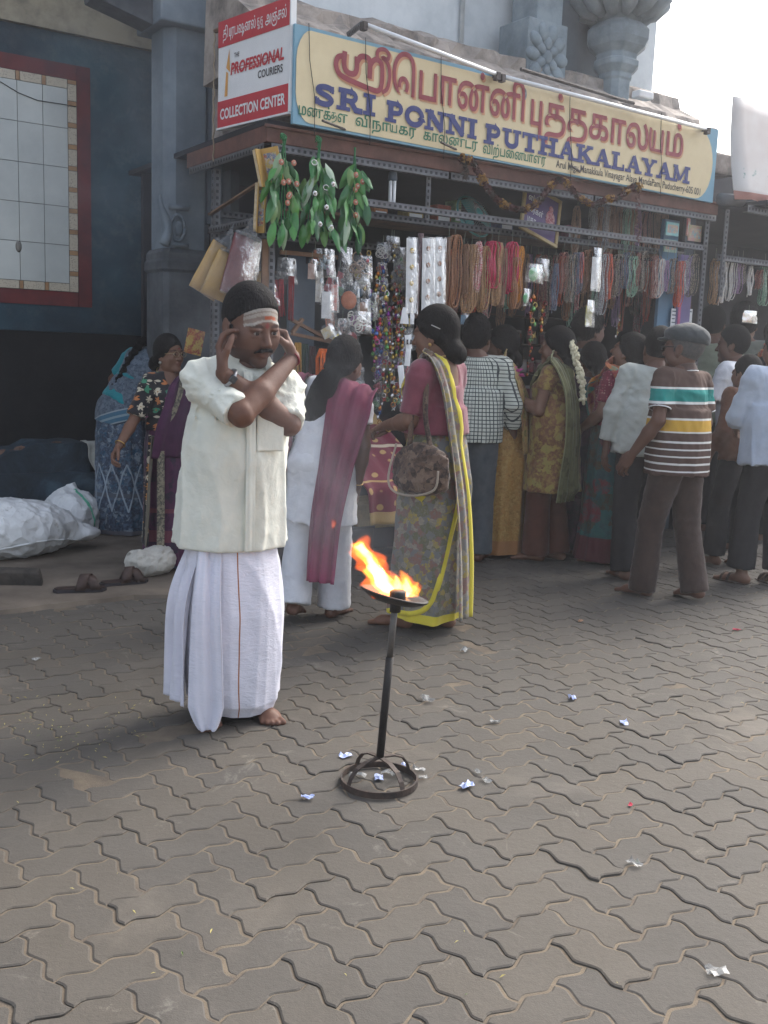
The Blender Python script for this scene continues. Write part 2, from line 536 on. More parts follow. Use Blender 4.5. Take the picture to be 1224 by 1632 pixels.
# ================================================================== PILLAR left of the shop
M_PIL = M('grey_blue_paint', (.21, .255, .29), (.12, .15, .18), sc=2.5, rough=.75, bump=.35, bsc=40)
M_PILD = M('sooty_stone', (.10, .11, .122), (.045, .05, .056), sc=4, rough=.9, bump=.6, bsc=30)
pil = sempty('temple_pillar', 'grey blue chamfered pillar with carved base left of the shop', 'pillar')
cu, cv, hw = .075, 1.53, .18
def octo(hw, c): return [(-hw, -hw + c), (-hw + c, -hw), (hw - c, -hw), (hw, -hw + c), (hw, hw - c), (hw - c, hw), (-hw + c, hw), (-hw, hw - c)]
def ngon_column(b, prof, c=.07):
    """prof: (half width, z)"""
    vs = []; n = 8
    for hw_, z in prof: vs += [(cu_ + x, cv_ + y, z) for x, y in octo(hw_, c * hw_ / .18)]
    fs = [(i * n + k, i * n + (k + 1) % n, (i + 1) * n + (k + 1) % n, (i + 1) * n + k) for i in range(len(prof) - 1) for k in range(n)]
    fs += [tuple(range(n - 1, -1, -1)), tuple((len(prof) - 1) * n + k for k in range(n))]
    b.add(vs, fs)
cu_, cv_ = cu, cv
b = MB(); ngon_column(b, [(.17, 2.02), (.17, 3.42), (.172, 3.425)]); b.obj('shaft', M_PIL, pil)
MB().box(cu - .235, cu + .22, cv - .24, cv + .22, 3.43, 3.62).box(cu - .26, cu + .25, cv - .27, cv + .25, 3.623, 5.2).obj('capital_block', M_PIL, pil, bevel=.012)
b = MB(); b.prism([(cu - .24, 3.43), (cu - .62, 3.52), (cu - .64, 3.60), (cu - .24, 3.62)], cv - .1, cv + .1); b.obj('bracket', M_PILD, pil)
b = MB(); ngon_column(b, [(.205, 0), (.205, .3), (.185, .32), (.185, 1.86), (.2, 1.88), (.2, 1.93), (.19, 1.95), (.19, 1.99), (.172, 2.018)], .03); b.obj('carved_base', M_PILD, pil)
# scroll ornament at the foot of the shaft
b = MB()
sc = [(cu - .2 + .03 * math.sin(t * 5), cv - .205, 2.03 + .32 * t) for t in np.linspace(0, 1, 9)]
b.tube(sc, [.035, .034, .03, .03, .028, .025, .02, .014, .005], 7)
b.tube([(cu - .1 + .05 * math.cos(q), cv - .2, 2.15 + .085 * math.sin(q)) for q in np.linspace(0, 6.28, 15)], .011, 6)
b.box(cu - .15, cu - .02, cv - .2, cv - .16, 2.27, 2.3).box(cu - .15, cu - .02, cv - .2, cv - .16, 2.03, 2.055)
b.sphere((cu - .085, cv - .185, 2.15), .035, 8, 6, (1, .5, 1.4))
b.obj('scroll_carving', M_PIL, pil, True)
MB().box(.30, .36, 1.2, 1.9, 0, 2.55).obj('side_jamb', M_PILD, pil)

# ================================================================== BUILDING ABOVE THE SHOP
M_UP = M('pale_blue_wash', (.66, .70, .72), (.42, .47, .50), sc=2.2, rough=.85, bump=.25, bsc=30, lo=.4, hi=.75)
M_LEDGE = M('weathered_ledge', (.36, .31, .27), (.10, .09, .085), sc=5, rough=.9, bump=.6, bsc=30, lo=.4, hi=.7)
M_STONE = M('blue_grey_carving', (.23, .285, .32), (.12, .155, .18), sc=4, rough=.7, bump=.4, bsc=35)
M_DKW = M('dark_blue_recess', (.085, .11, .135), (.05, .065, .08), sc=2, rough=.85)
hall = sempty('temple_hall', 'pale blue washed temple hall front above the shop sign with weathered ledge', 'building')
MB().box(.3, 4.12, 1.05, 1.4, 3.3, 9).obj('upper_wall', M_UP, hall)
# ledge: a sloping cornice profile run along the front
prof = [(1.1, 3.02), (.30, 3.06), (.22, 3.12), (.24, 3.2), (.40, 3.26), (.42, 3.3), (.62, 3.42), (.64, 3.5), (.9, 3.6), (1.06, 3.62)]
b = MB(); us = np.linspace(.05, 4.0, 60)
V = []
for i, u in enumerate(us):
    for k, (v, z) in enumerate(prof):
        j = .012 if 0 < k < 9 else 0
        V.append((u, v + random.gauss(0, j), z + random.gauss(0, j * .6)))
n = len(prof)
b.add(V, [(i * n + k, (i + 1) * n + k, (i + 1) * n + k + 1, i * n + k + 1) for i in range(len(us) - 1) for k in range(n - 1)] + [tuple(range(n)), tuple((len(us) - 1) * n + k for k in range(n - 1, -1, -1))])
b.obj('ledge', M_LEDGE, hall)
MB().tube([(2.05, 1.03, 3.6), (2.05, 1.03, 8)], .018, 8).obj('drain_pipe', M_UP, hall, True)
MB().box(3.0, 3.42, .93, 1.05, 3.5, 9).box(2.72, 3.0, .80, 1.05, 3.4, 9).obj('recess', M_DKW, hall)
# pilaster with lotus relief
MB().box(2.34, 2.725, .62, .95, 3.3, 3.80).box(2.45, 2.70, .66, .95, 3.803, 9).obj('pilaster', M_STONE, hall, bevel=.01)
lo = MB()
cz, cux = 3.55, 2.53
def petal(du, dz, r, e=1.0, rot=0):
    c_, s_ = math.cos(rot), math.sin(rot)
    vs0 = len(lo.v); lo.sphere((0, 0, 0), 1, 9, 6)
    for i in range(vs0, len(lo.v)):
        x, y, z = lo.v[i]; x *= r; z *= r * e
        lo.v[i] = (cux + du + x * c_ - z * s_, .62 + y * .026, cz + dz + x * s_ + z * c_)
petal(0, 0, .055)
for k in range(6):
    a = k * math.pi / 3 + .5; petal(.085 * math.cos(a) * .8, .095 * math.sin(a), .04, 1.3, a - math.pi / 2)
for k in range(10):
    a = k * math.pi / 5; petal(.145 * math.cos(a) * .95, .175 * math.sin(a), .05, 1.35, a - math.pi / 2)
lo.obj('lotus_relief', M_STONE, hall, True)
# pot shaped column
cu_, cv_ = 3.24, .62
b = MB(); ngon_column(b, [(.10, 3.22), (.10, 3.30), (.085, 3.31), (.085, 3.33), (.10, 3.34), (.10, 3.50), (.11, 3.515), (.11, 3.55), (.125, 3.565), (.15, 3.60), (.15, 3.64), (.135, 3.65), (.135, 3.69), (.185, 3.74), (.205, 3.79), (.205, 3.86), (.17, 3.90), (.14, 3.92), (.15, 3.95), (.24, 4.02), (.30, 4.10), (.31, 4.25), (.2, 4.3), (.2, 6)], .075)
b.obj('pot_column', M_STONE, hall, bevel=.006)
b = MB()
for k in range(12):
    a = k * math.pi / 6
    b.tube([(cu_ + r * math.cos(a), cv_ + r * math.sin(a), z) for r, z in ((.17, 3.95), (.26, 4.0), (.33, 4.08), (.36, 4.16))], [.03, .06, .075, .02], 7)
b.obj('lotus_capital', M_STONE, hall, True)
b = MB().box(3.5, 4.6, .5, 1.3, 2.95, 3.12).box(3.6, 4.5, .7, 1.3, 3.12, 3.3); b.obj('side_ledge', M_LEDGE, hall, bevel=.02)
MB().box(.3, 8, 2.3, 2.5, 0, 3.3).obj('rear_wall', M_NEARBLACK, hall)
MB().box(.2, 4.1, 1.12, 1.3, 2.66, 3.299).obj('frieze', M_LEDGE, hall)
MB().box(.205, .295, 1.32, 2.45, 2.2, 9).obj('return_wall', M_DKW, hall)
# ================================================================== THE BOOK AND BEAD STALL
def mat_slotted():
    t = NT('slotted_angle'); v = t.coord('UV')
    s = t.n('SeparateXYZ'); t.l(v, s.inputs[0])
    fx = t.math('FRACT', t.math('MULTIPLY', s.outputs[0], 26.0))
    hx = t.math('LESS_THAN', t.math('ABSOLUTE', t.math('SUBTRACT', fx, .5)), .24)
    hy = t.math('LESS_THAN', t.math('ABSOLUTE', t.math('SUBTRACT', s.outputs[1], .5)), .2)
    hole = t.math('MULTIPLY', hx, hy)
    w = t.coord('Object')
    base = t.ramp(t.noise(w, 14, 5, .7), [(.35, (.155, .16, .175)), (.7, (.09, .085, .085))])
    t.color(t.mix(hole, base, (.02, .02, .022))).set(.55, .3, .4)
    return t.m
M_SLOT = mat_slotted()
M_WOOD = M('red_brown_fascia', (.17, .075, .055), (.09, .04, .03), sc=7, rough=.65, bump=.3, bsc=50)
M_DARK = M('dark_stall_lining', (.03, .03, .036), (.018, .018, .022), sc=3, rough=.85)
M_BLUEGREY = M('blue_grey_board', (.10, .13, .165), (.07, .09, .115), sc=4, rough=.6)
M_BROWNWOOD = M('bare_wood', (.22, .12, .065), (.13, .07, .04), sc=9, rough=.6)
M_PURPLE = M('lilac_board', (.27, .22, .42), (.2, .16, .33), sc=3, rough=.6)
M_PALEBLUE = M('pale_blue_board', (.13, .25, .37), (.1, .18, .27), sc=3, rough=.6)
M_WHITE = M('white_paper', (.72, .73, .74), vr=.06, rough=.6)
M_STRING = M('thin_string', (.22, .25, .2), rough=.8)

stall = sempty('market_stall', 'open fronted stall of slotted steel angle hung with beads and books', 'stall')
def angle(name, a, b, w=.04, face='v', parent=None):
    """slotted angle bar from a to b (u,v,z): one face towards the street, one flange behind"""
    a = np.array(a, float); b = np.array(b, float); L = np.linalg.norm(b - a); d = (b - a) / L
    nrm = np.array([0, -1.0, 0]) if face == 'v' else np.array([-1.0, 0, 0])
    side = np.cross(d, nrm); side /= np.linalg.norm(side)
    t = .003
    V, F, UVs = [], [], []
    for (o1, o2, s1) in ((side * w / 2, -side * w / 2, nrm * 0), ):
        V += [a + o2, b + o2, b + o1, a + o1]; UVs += [(0, 0), (L, 0), (L, 1), (0, 1)]; F.append((0, 1, 2, 3))
        k = [a + o2 - nrm * t, b + o2 - nrm * t, b + o1 - nrm * t, a + o1 - nrm * t]
        V += k; UVs += [(0, 0), (L, 0), (L, 1), (0, 1)]; F.append((7, 6, 5, 4))
        V += [a + o1, b + o1, b + o1 - nrm * w, a + o1 - nrm * w]; UVs += [(0, 0), (L, 0), (L, 1), (0, 1)]; F.append((8, 9, 10, 11))
        o3 = o1 - side * t
        V += [a + o3, b + o3, b + o3 - nrm * w, a + o3 - nrm * w]; UVs += [(0, 0), (L, 0), (L, 1), (0, 1)]; F.append((15, 14, 13, 12))
        F += [(4, 5, 1, 0), (10, 11, 15, 14)]
    return link(name, mesh_np(name, V, F if False else [np.array(F)], M_SLOT, False, uv=UVs), parent or stall)
LEN = 3.72
# roof, fascia, slotted edge
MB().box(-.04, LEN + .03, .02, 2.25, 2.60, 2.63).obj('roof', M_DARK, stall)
b = MB(); b.box(-.06, LEN + .05, -.03, 0, 2.50, 2.59).box(-.06, -.03, 0, 1.1, 2.50, 2.59)
b.box(-.075, LEN + .06, -.045, -.03, 2.575, 2.592); b.obj('fascia', M_WOOD, stall, bevel=.004)
for i, (x0, x1) in enumerate(((-.03, 1.2), (1.22, 2.45), (2.47, LEN + .03))): angle('edge_angle', (x0, -.034, 2.475), (x1, -.034, 2.475), .042)
angle('edge_angle', (-.064, .0, 2.475), (-.064, 1.05, 2.475), .042, 'u')
# posts and rails
angle('post', (0, .0, 0), (0, .0, 2.46), .045); angle('post', (-.02, .78, 0), (-.02, .78, 2.46), .045, 'u')
angle('post', (LEN - .02, 0, 0), (LEN - .02, 0, 2.50), .045)
pu, pz = SP(683, 300, 0.02); angle('hanger_post', (pu, .02, 2.2), (pu, .02, 2.46), .035)
ru, rz_ = SP(980, 350, 0.3); angle('hanger_post', (3.2, .6, 1.6), (3.2, .6, 2.5), .035)
angle('rail', (.62, 0, 2.255), (LEN, 0, 2.255), .04); angle('rail', (.62, .22, 2.22), (LEN, .22, 2.22), .04)
angle('side_rail', (-.04, 0, 2.09), (-.04, .8, 2.09), .04, 'u'); angle('side_rail', (-.03, .78, 2.2), (.5, .78, 2.2), .04)
angle('back_rail', (.0, .8, 2.1), (LEN, .8, 2.1), .04)
# lining: back, right side, floor slab, counter
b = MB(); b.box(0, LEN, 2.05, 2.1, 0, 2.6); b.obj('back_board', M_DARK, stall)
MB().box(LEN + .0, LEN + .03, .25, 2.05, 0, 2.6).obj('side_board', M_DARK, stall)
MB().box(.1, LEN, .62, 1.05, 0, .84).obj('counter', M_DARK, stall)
MB().box(.02, LEN, .55, .62, .84, .88).obj('counter_edge', M_BROWNWOOD, stall)
MB().box(0, .42, .12, 1.2, 0, .28).obj('plinth', M('dark_cement_plinth', (.06, .055, .055), (.035, .033, .034), sc=6, rough=.9, bump=.5), stall, bevel=.01)
# boards at the right end
MB().box(3.55, 3.70, .10, .13, .3, 2.2).obj('lilac_board', M_PURPLE, stall)
MB().box(3.38, 3.545, .14, .17, 1.3, 2.45).obj('blue_board', M_PALEBLUE, stall)
# blue grey upright boards at the left front
for (x0, x1, y0, y1) in ((463, 482, 405, 640), (486, 498, 420, 640)):
    ua, za = SP(x0, y0, .2); ub, zb = SP(x1, y1, .2)
    MB().box(ua, ub, .2, .23, .9, za).obj('upright_board', M_BLUEGREY, stall)
ua, za = SP(447, 400, .12); ub, _ = SP(537, 408, .12)
MB().box(ua, ub, .11, .13, za - .018, za + .006).obj('wood_strip', M_BROWNWOOD, stall)
b = MB()
for (x0, y0, x1, y1) in ((465, 510, 530, 545), (465, 532, 532, 546), (466, 530, 482, 508)):
    p = SP(x0, y0, .1); q = SP(x1, y1, .1); b.bar((p[0], .1, p[1]), (q[0], .1, q[1]), .03, .018)
b.obj('wood_tray', M_BROWNWOOD, stall)
b = MB(); b.bar((-.05, .75, 2.18), (.08, .2, 2.36), .03, .01); b.obj('brace', M_BROWNWOOD, stall)
# shelves inside with jars
for z in (1.02, 1.25, 1.5, 1.74): MB().box(2.0, LEN - .02, 1.5, 1.74, z - .015, z).obj('shelf', M('dark_shelf', (.075, .045, .035), rough=.6), stall)
MB().box(.3, 1.9, 1.3, 1.6, 1.5, 1.52).box(.3, 1.9, 1.3, 1.6, 1.9, 1.92).obj('shelf', M('dark_shelf', (1, 1, 1)), stall)

# ------------------------------------------------------------------ ribbons and letters
def ribbon(b, pts, w, y, closed=False):
    """flat stroke in x,z at depth y with square ends, mitred"""
    P = np.array(pts, float); n = len(P)
    ww = w if hasattr(w, '__len__') else [w] * n
    vs = []
    for i in range(n):
        a = P[i - 1] if (i > 0 or closed) else None
        c = P[(i + 1) % n] if (i < n - 1 or closed) else None
        d1 = (P[i] - a) if a is not None else (c - P[i]); d2 = (c - P[i]) if c is not None else d1
        d1 = d1 / (np.linalg.norm(d1) + 1e-9); d2 = d2 / (np.linalg.norm(d2) + 1e-9)
        n1 = np.array([-d1[1], d1[0]]); n2 = np.array([-d2[1], d2[0]]); m = n1 + n2; m /= np.linalg.norm(m) + 1e-9
        s = ww[i] / 2 / max(.5, m @ n1)
        vs += [(P[i][0] + m[0] * s, y, P[i][1] + m[1] * s), (P[i][0] - m[0] * s, y, P[i][1] - m[1] * s)]
    fs = [(2 * i, 2 * i + 1, 2 * ((i + 1) % n) + 1, 2 * ((i + 1) % n)) for i in range(n if closed else n - 1)]
    b.add(vs, fs)
def smooth_path(pts, k=6):
    P = np.array(pts, float); out = []
    for i in range(len(P) - 1):
        p0 = P[max(i - 1, 0)]; p1 = P[i]; p2 = P[i + 1]; p3 = P[min(i + 2, len(P) - 1)]
        for t in np.linspace(0, 1, k, endpoint=False):
            out.append(.5 * ((2 * p1) + (-p0 + p2) * t + (2 * p0 - 5 * p1 + 4 * p2 - p3) * t * t + (-p0 + 3 * p1 - 3 * p2 + p3) * t ** 3))
    out.append(P[-1]); return np.array(out)
def arc(cx, cz, rx, rz, a0, a1, n=10): return [(cx + rx * math.cos(R(a)), cz + rz * math.sin(R(a))) for a in np.linspace(a0, a1, n)]
def slab_letter(ch):
    """strokes of a heavy slab serif capital, unit height: list of (points, width); returns strokes, advance"""
    T, t, s = .27, .15, .15
    def stem(x, w=T): return [([(x, 0), (x, 1)], w)]
    def ser(x, z, w=.46): return [([(x - w / 2, z), (x + w / 2, z)], s)]
    lo, hi = s / 2, 1 - s / 2
    if ch == 'I': return stem(.25) + ser(.25, lo) + ser(.25, hi), .52
    if ch == 'P': return stem(.25) + ser(.25, lo, .5) + [([(.06, hi), (.5, hi)] + arc(.5, .695, .2, .23, 90, -90) + [(.3, .465)], .2)], .86
    if ch == 'R': return stem(.25) + ser(.25, lo, .5) + [([(.06, hi), (.5, hi)] + arc(.5, .7, .19, .225, 90, -90) + [(.3, .475)], .19), ([(.5, .5), (.7, .09), (.95, .08)], .22)], .95
    if ch == 'O': return [(arc(.45, .5, .34, .41, 0, 340, 22) + arc(.45, .5, .34, .41, 340, 360, 2), .23)], .92
    if ch == 'N': return stem(.2, .18) + stem(.78, .18) + ser(.2, lo, .42) + ser(.2, hi, .4) + ser(.78, hi, .42) + [([(.16, .96), (.8, .04)], .27)], 1.0
    if ch == 'U': return [([(.25, 1), (.25, .4)] + arc(.5, .34, .25, .24, 180, 360, 10) + [(.75, 1)], .22)] + ser(.25, hi) + ser(.75, hi, .4), 1.0
    if ch == 'T': return stem(.42) + ser(.42, lo, .5) + ser(.42, hi, .8) + [([(.07, 1), (.07, .68)], .12), ([(.77, 1), (.77, .68)], .12)], .86
    if ch == 'H': return stem(.23, .24) + stem(.77, .24) + ser(.23, lo) + ser(.23, hi) + ser(.77, lo) + ser(.77, hi) + [([(.2, .5), (.8, .5)], .15)], 1.02
    if ch == 'A': return [([(.18, .05), (.48, .98)], .15), ([(.46, .98), (.78, .05)], .27), ([(.28, .34), (.66, .34)], .13)] + ser(.17, lo, .36) + ser(.78, lo, .42), .98
    if ch == 'K': return stem(.23, .25) + ser(.23, lo) + ser(.23, hi) + ser(.75, hi, .36) + ser(.8, lo, .4) + [([(.3, .42), (.74, .92)], .16), ([(.42, .55), (.8, .07)], .25)], 1.0
    if ch == 'L': return stem(.25) + ser(.25, hi) + [([(.04, lo), (.76, lo)], s), ([(.72, 0), (.72, .36)], .13)], .84
    if ch == 'Y': return [([(.44, 0), (.44, .5)], .25), ([(.16, .95), (.44, .45)], .24), ([(.72, .95), (.44, .45)], .15)] + ser(.16, hi, .4) + ser(.72, hi, .36) + ser(.44, lo, .48), .9
    if ch == 'M': return [([(.17, 0), (.2, 1)], .15), ([(.92, 0), (.92, 1)], .25), ([(.2, .97), (.5, .12)], .24), ([(.5, .12), (.9, .97)], .15)] + ser(.17, lo, .36) + ser(.92, lo) + ser(.2, hi, .3) + ser(.95, hi, .36), 1.18
    if ch == 'S': return [(smooth_path([(.66, .72), (.6, .86), (.4, .9), (.2, .82), (.18, .66), (.36, .55), (.55, .45), (.64, .3), (.54, .13), (.36, .09), (.18, .15), (.12, .3)], 4), .21), ([(.68, .98), (.68, .64)], .1), ([(.1, .02), (.1, .38)], .1)], .82
    return [], .45
def put_strokes(b, strokes, x, z, sx, sz, y, dy=.0003):
    for i, (p, w) in enumerate(strokes):
        P = [(x + q[0] * sx, z + q[1] * sz) for q in p]
        ribbon(b, P, w * (sx + sz) / 2 if not hasattr(w, '__len__') else [k * (sx + sz) / 2 for k in w], y - i * dy)
def slab_word(b, txt, x0, x1, z, h, y):
    tot = sum(slab_letter(c)[1] for c in txt); sx = (x1 - x0) / tot; x = x0
    for c in txt:
        st, adv = slab_letter(c); put_strokes(b, st, x, z, sx, h, y); x += adv * sx
def put_text(b, txt, x0, x1, z0, z1, y, off=.0, shear=0, fit=None):
    """text stretched to the box x0..x1; z0 = baseline, z1 = top of the tallest glyph unless fit gives the share of the height above the baseline"""
    V, F = text_mesh(txt, 1.0, off, 0, shear=shear)
    lo = V.min(0); hi = V.max(0)
    sx = (x1 - x0) / (hi[0] - lo[0]); sz = (z1 - z0) / hi[1]
    b.add([(x0 + (p[0] - lo[0]) * sx, y, z0 + p[1] * sz) for p in V], F)
SRI = [(smooth_path([(.25, .98), (.24, .55), (.32, .36), (.5, .33), (.58, .5), (.58, .9)]), .15),
       (smooth_path([(.58, .7), (.68, .92), (.86, .95), (.94, .8), (.94, .3)]), .15),
       (smooth_path([(.94, .7), (1.05, .92), (1.2, .93), (1.28, .75), (1.28, .2), (1.2, -.02), (1.0, -.03), (.6, .06), (.3, .14), (.1, .26), (.02, .5), (.07, .74), (.2, .82)]), .14),
       (smooth_path([(1.28, .85), (1.14, 1.02), (1.16, 1.26), (1.34, 1.33), (1.46, 1.2), (1.42, 1.04), (1.3, 1.06), (1.44, .9), (1.5, .5), (1.44, .1), (1.3, -.05)]), .11)]
PU = [([(.08, 1), (.08, .08), (.62, .08)], .17), ([(.62, 1), (.62, -.5)], .17), ([(.62, .4), (.9, .4)], .0)]
KU = [([(.1, .95), (.8, .95)], .12), ([(.4, .95), (.4, .3)], .12), (smooth_path([(.4, .62), (.15, .65), (.06, .45), (.15, .28), (.4, .3), (.62, .5), (.85, .62), (.95, .4), (.85, .1), (.5, -.1), (.1, -.2)]), .12)]
THU = [([(.1, .95), (.75, .95)], .12), (smooth_path([(.3, .95), (.12, .7), (.12, .3), (.3, .1), (.6, .2), (.7, .5), (.5, .65), (.35, .5)]), .12), (smooth_path([(.6, .2), (.8, 0), (.7, -.25), (.4, -.3), (.3, -.15), (.6, -.1), (1.0, -.3)]), .11)]

YA = [(smooth_path([(.08, 1), (.06, .5), (.14, .14), (.30, .10), (.38, .3), (.38, .92)]), .15), ([(.2, .075), (1.0, .075)], .14), ([(1.0, 1), (1.0, 0)], .15)]
GLYPH = {'SRI': (SRI, 1.62), 'PU': (PU[:2], .86), 'KU': (KU, 1.12), 'THU': (THU, 1.15), 'YA': (YA, 1.28)}
HP = text_mesh('ப', 1.0)[0][:, 1].max()
def tamil(b, toks, x0, x1, z0, h, y, off=.006, wk=1.0):
    """runs of text and drawn ligatures set side by side between x0 and x1; h = height of a letter body"""
    parts = []; gap = .06 * HP; tot = 0
    for t in toks:
        if t in GLYPH: parts.append(t); tot += GLYPH[t][1] * HP
        elif t == ' ': parts.append(' '); tot += .5 * HP
        else:
            V, F = text_mesh(t, 1.0, off); w = V[:, 0].max() - V[:, 0].min(); parts.append((V, F, w)); tot += w + gap * 2
    sx = (x1 - x0) / tot; sz = h / HP; x = x0
    for q in parts:
        if q == ' ': x += .5 * HP * sx
        elif isinstance(q, str):
            st, adv = GLYPH[q]; put_strokes(b, [(p, w * wk) for p, w in st], x, z0, HP * sx, h, y); x += adv * HP * sx
        else:
            V, F, w = q; m = V[:, 0].min(); x += gap * sx
            b.add([(x + (v[0] - m) * sx, y, z0 + v[1] * sz) for v in V], F); x += (w + gap) * sx
# ------------------------------------------------------------------ name board
sign = sempty('shop_sign', 'long cream and blue painted shop sign with maroon and blue lettering', 'sign')
sign_v = -.09
M_SBLUE = M('sign_blue', (.22, .40, .50), (.17, .33, .44), sc=3, rough=.6)
M_CREAM = M('sign_cream', (.72, .61, .39), (.62, .51, .31), sc=2.5, rough=.6)
M_MAROON = M('sign_maroon', (.29, .055, .07), vr=.1, rough=.6)
M_MARSH = M('sign_orange_edge', (.58, .30, .17), vr=.1, rough=.6)
M_NAVY = M('sign_navy', (.05, .06, .19), vr=.1, rough=.6)
M_GREEN = M('sign_green', (.03, .17, .10), vr=.1, rough=.6)
M_INK = M('sign_ink', (.04, .035, .04), rough=.6)
su0, su1, sz0, sz1 = .07, 3.625, 2.605, 3.125
nb = 50
V, F = [], []
for i in range(nb):
    t = i / (nb - 1); u = su0 + (su1 - su0) * t
    w = .004 * math.sin(t * 19) + .003 * math.sin(t * 43)
    for z in (sz0, (sz0 + sz1) / 2, sz1): V.append((u, sign_v + 0 * w, z))
for i in range(nb - 1):
    for k in range(2): F.append((3 * i + k, 3 * i + 3 + k, 3 * i + 4 + k, 3 * i + 1 + k))
b = MB(); b.box(su0, su1, sign_v, sign_v + .025, sz0, sz1); b.obj('board', M_SBLUE, sign)
# cream field with rounded ends, drawn as one sheet in front of the board
up = arc(su1 - .21, (sz0 + sz1) / 2 - .005, .17, .243, 90, -90, 14); lo_ = arc(su0 + .10, (sz0 + sz1) / 2 - .006, .10, .243, 270, 90, 14)
fld = [(x, z) for x, z in up] + [(x, z) for x, z in lo_]
fld = [(max(x, su0 + .012), z + .006 * math.sin(x * 5)) for x, z in fld]
b = MB(); b.add([(x, sign_v - .004, z) for x, z in fld], [tuple(range(len(fld)))]); b.obj('cream_field', M_CREAM, sign)
def line1(b, dx, dz, y, wk=1.0):
    put_strokes(b, [(p, w * wk) for p, w in SRI], .325 + dx, 2.875 + dz, .245, .17, y)
    tamil(b, ['ெபான்னி'], .705 + dx, 1.735 + dx, 2.88 + dz, .155, y, .014 * wk)
    tamil(b, ['PU', 'த்தகால', 'YA', 'ம்'], 1.785 + dx, 3.25 + dx, 2.872 + dz, .155, y, .014 * wk, wk)
b = MB(); line1(b, 0, 0, sign_v - .0095); b.obj('maroon_lettering', M_MAROON, sign)
b = MB(); line1(b, .012, -.010, sign_v - .0065, 1.25); b.obj('letter_edging', M_MARSH, sign)
for wd, x0_, x1_, z_ in (('SRI', .19, .61, 2.727), ('PONNI', .67, 1.36, 2.714), ('PUTHAKALAYAM', 1.41, 3.345, 2.702)):
    b = MB(); slab_word(b, wd, x0_, x1_, z_, .113, sign_v - .0095); b.obj('navy_lettering', M_NAVY, sign)
y = sign_v - .0065
for tk, x0_, x1_, z_ in ((['மணக்', 'KU', 'ள'], .10, .42, 2.658), (['விநா', 'YA', 'கர்'], .47, .90, 2.658), (['காலண்டர்'], .95, 1.37, 2.653), (['விற்பைன', 'YA', 'ாளர்'], 1.41, 1.94, 2.642)):
    b = MB(); tamil(b, tk, x0_, x1_, z_, .046, y, .012); b.obj('green_lettering', M_GREEN, sign)
b = MB(); put_text(b, 'Arul Migu Manakkula Vinayagar Alaya MandaPam. Puducherry-605 001', 2.03, 3.47, 2.640, 2.688, y, .006)
b.obj('address_lettering', M_INK, sign)
b = MB()
su, sz = SP(836, 150, sign_v - .007)
b.lathe([(.0, .004), (.024, .002), (.026, 0)], 14)
o = b.obj('emblem', M('emblem_silver', (.35, .4, .42), (.1, .12, .14), sc=60), sign); o.location = (su, sign_v - .005, sz); o.rotation_euler = (R(90), 0, 0); o.scale = (.8, 1.5, 1)
for px in (490, 580, 700, 905, 1050):
    u, z = SP(px, 60 + (px - 475) * .26, sign_v)
    pts = [(u, sign_v - .012, 3.14), (u + .01, sign_v - .013, 2.95), (u + .05, sign_v - .012, 2.75), (u + .05, sign_v - .014, 2.56)]
    MB().tube(pts, .0022, 5).obj('hanging_wire', M('black_wire', (.02, .02, .02)), sign)

for o in sign.children:                     # the board hangs a little lower at its right end
    for v_ in o.data.vertices:
        if o.name.startswith('emblem'): continue
        v_.co.z -= .034 * (v_.co.x - su0) / (su1 - su0)
# courier sign on the stall's left face: faces the street to the left
M_CRED = M('courier_red', (.50, .035, .05), vr=.08, rough=.45)
M_CWHITE = M('courier_white', (.74, .75, .76), vr=.05, rough=.45)
pTL, pTR, pBL, pBR = None, None, None, None
cB = np.array([-.03 + .09, -.06]); cA = np.array([-.06, .62])      # right (street) end and left (rear) end, u,v
cdir = (cA - cB); cw = np.linalg.norm(cdir); cdir /= cw
cr = thing('courier_sign', 'red and white courier sign board on the left corner of the stall', 'sign', S(cA[0], cA[1], 2.67), SA + math.atan2(-cdir[1], -cdir[0]))
ch = .60
MB().box(0, cw, 0, .02, 0, ch).obj('panel', M_CWHITE, cr)
MB().box(0, cw, -.003, -.0005, 0, .15).obj('red_band', M_CRED, cr); MB().box(0, cw, -.003, -.0005, ch - .145, ch).obj('red_band', M_CRED, cr)
MB().box(-.006, cw + .006, -.008, .03, -.012, -.001).box(cw + .001, cw + .012, -.008, .03, 0, ch).obj('edge_strip', M_WHITE, cr)
b = MB(); put_text(b, 'COLLECTION CENTER', .03, cw - .03, .045, .105, -.005, .025); b.obj('white_lettering', M_CWHITE, cr); b = MB()
tamil(b, ['தி', ' ', 'PU', 'ரபஷனல்', ' ', 'THU', 'THU', ' ', 'அஞ்சல்'], .05, cw - .03, ch - .10, .046, -.005)
b.obj('white_lettering', M_CWHITE, cr)
b = MB(); put_text(b, 'PROFESSIONAL', .13, cw - .05, .285, .35, -.003, .035, shear=.15); b.box(.15, cw - .09, -.0045, -.0035, .300, .303).box(.15, cw - .09, -.0045, -.0035, .315, .318)
b.obj('red_lettering', M_CRED, cr)
b = MB(); put_text(b, 'THE', .165, .215, .375, .40, -.003, .01); b.obj('dark_lettering', M_INK, cr); b = MB(); put_text(b, 'COURIERS', .40, cw - .06, .22, .262, -.003, .015)
b.obj('dark_lettering', M_INK, cr)
b = MB(); b.add([(.085, -.003, .33), (.125, -.003, .30), (.115, -.003, .43)], [(0, 1, 2)]); b.add([(.07, -.003, .17), (.10, -.003, .17), (.105, -.003, .30), (.085, -.003, .31)], [(0, 1, 2, 3)])
b.obj('orange_mark', M('courier_orange', (.75, .38, .10), rough=.5), cr)
MB().tube([(-.07, .02, ch - .03), (.1, .03, ch - .02)], .014, 8).obj('support_pole', M_BROWNWOOD, cr, True)
b = MB()
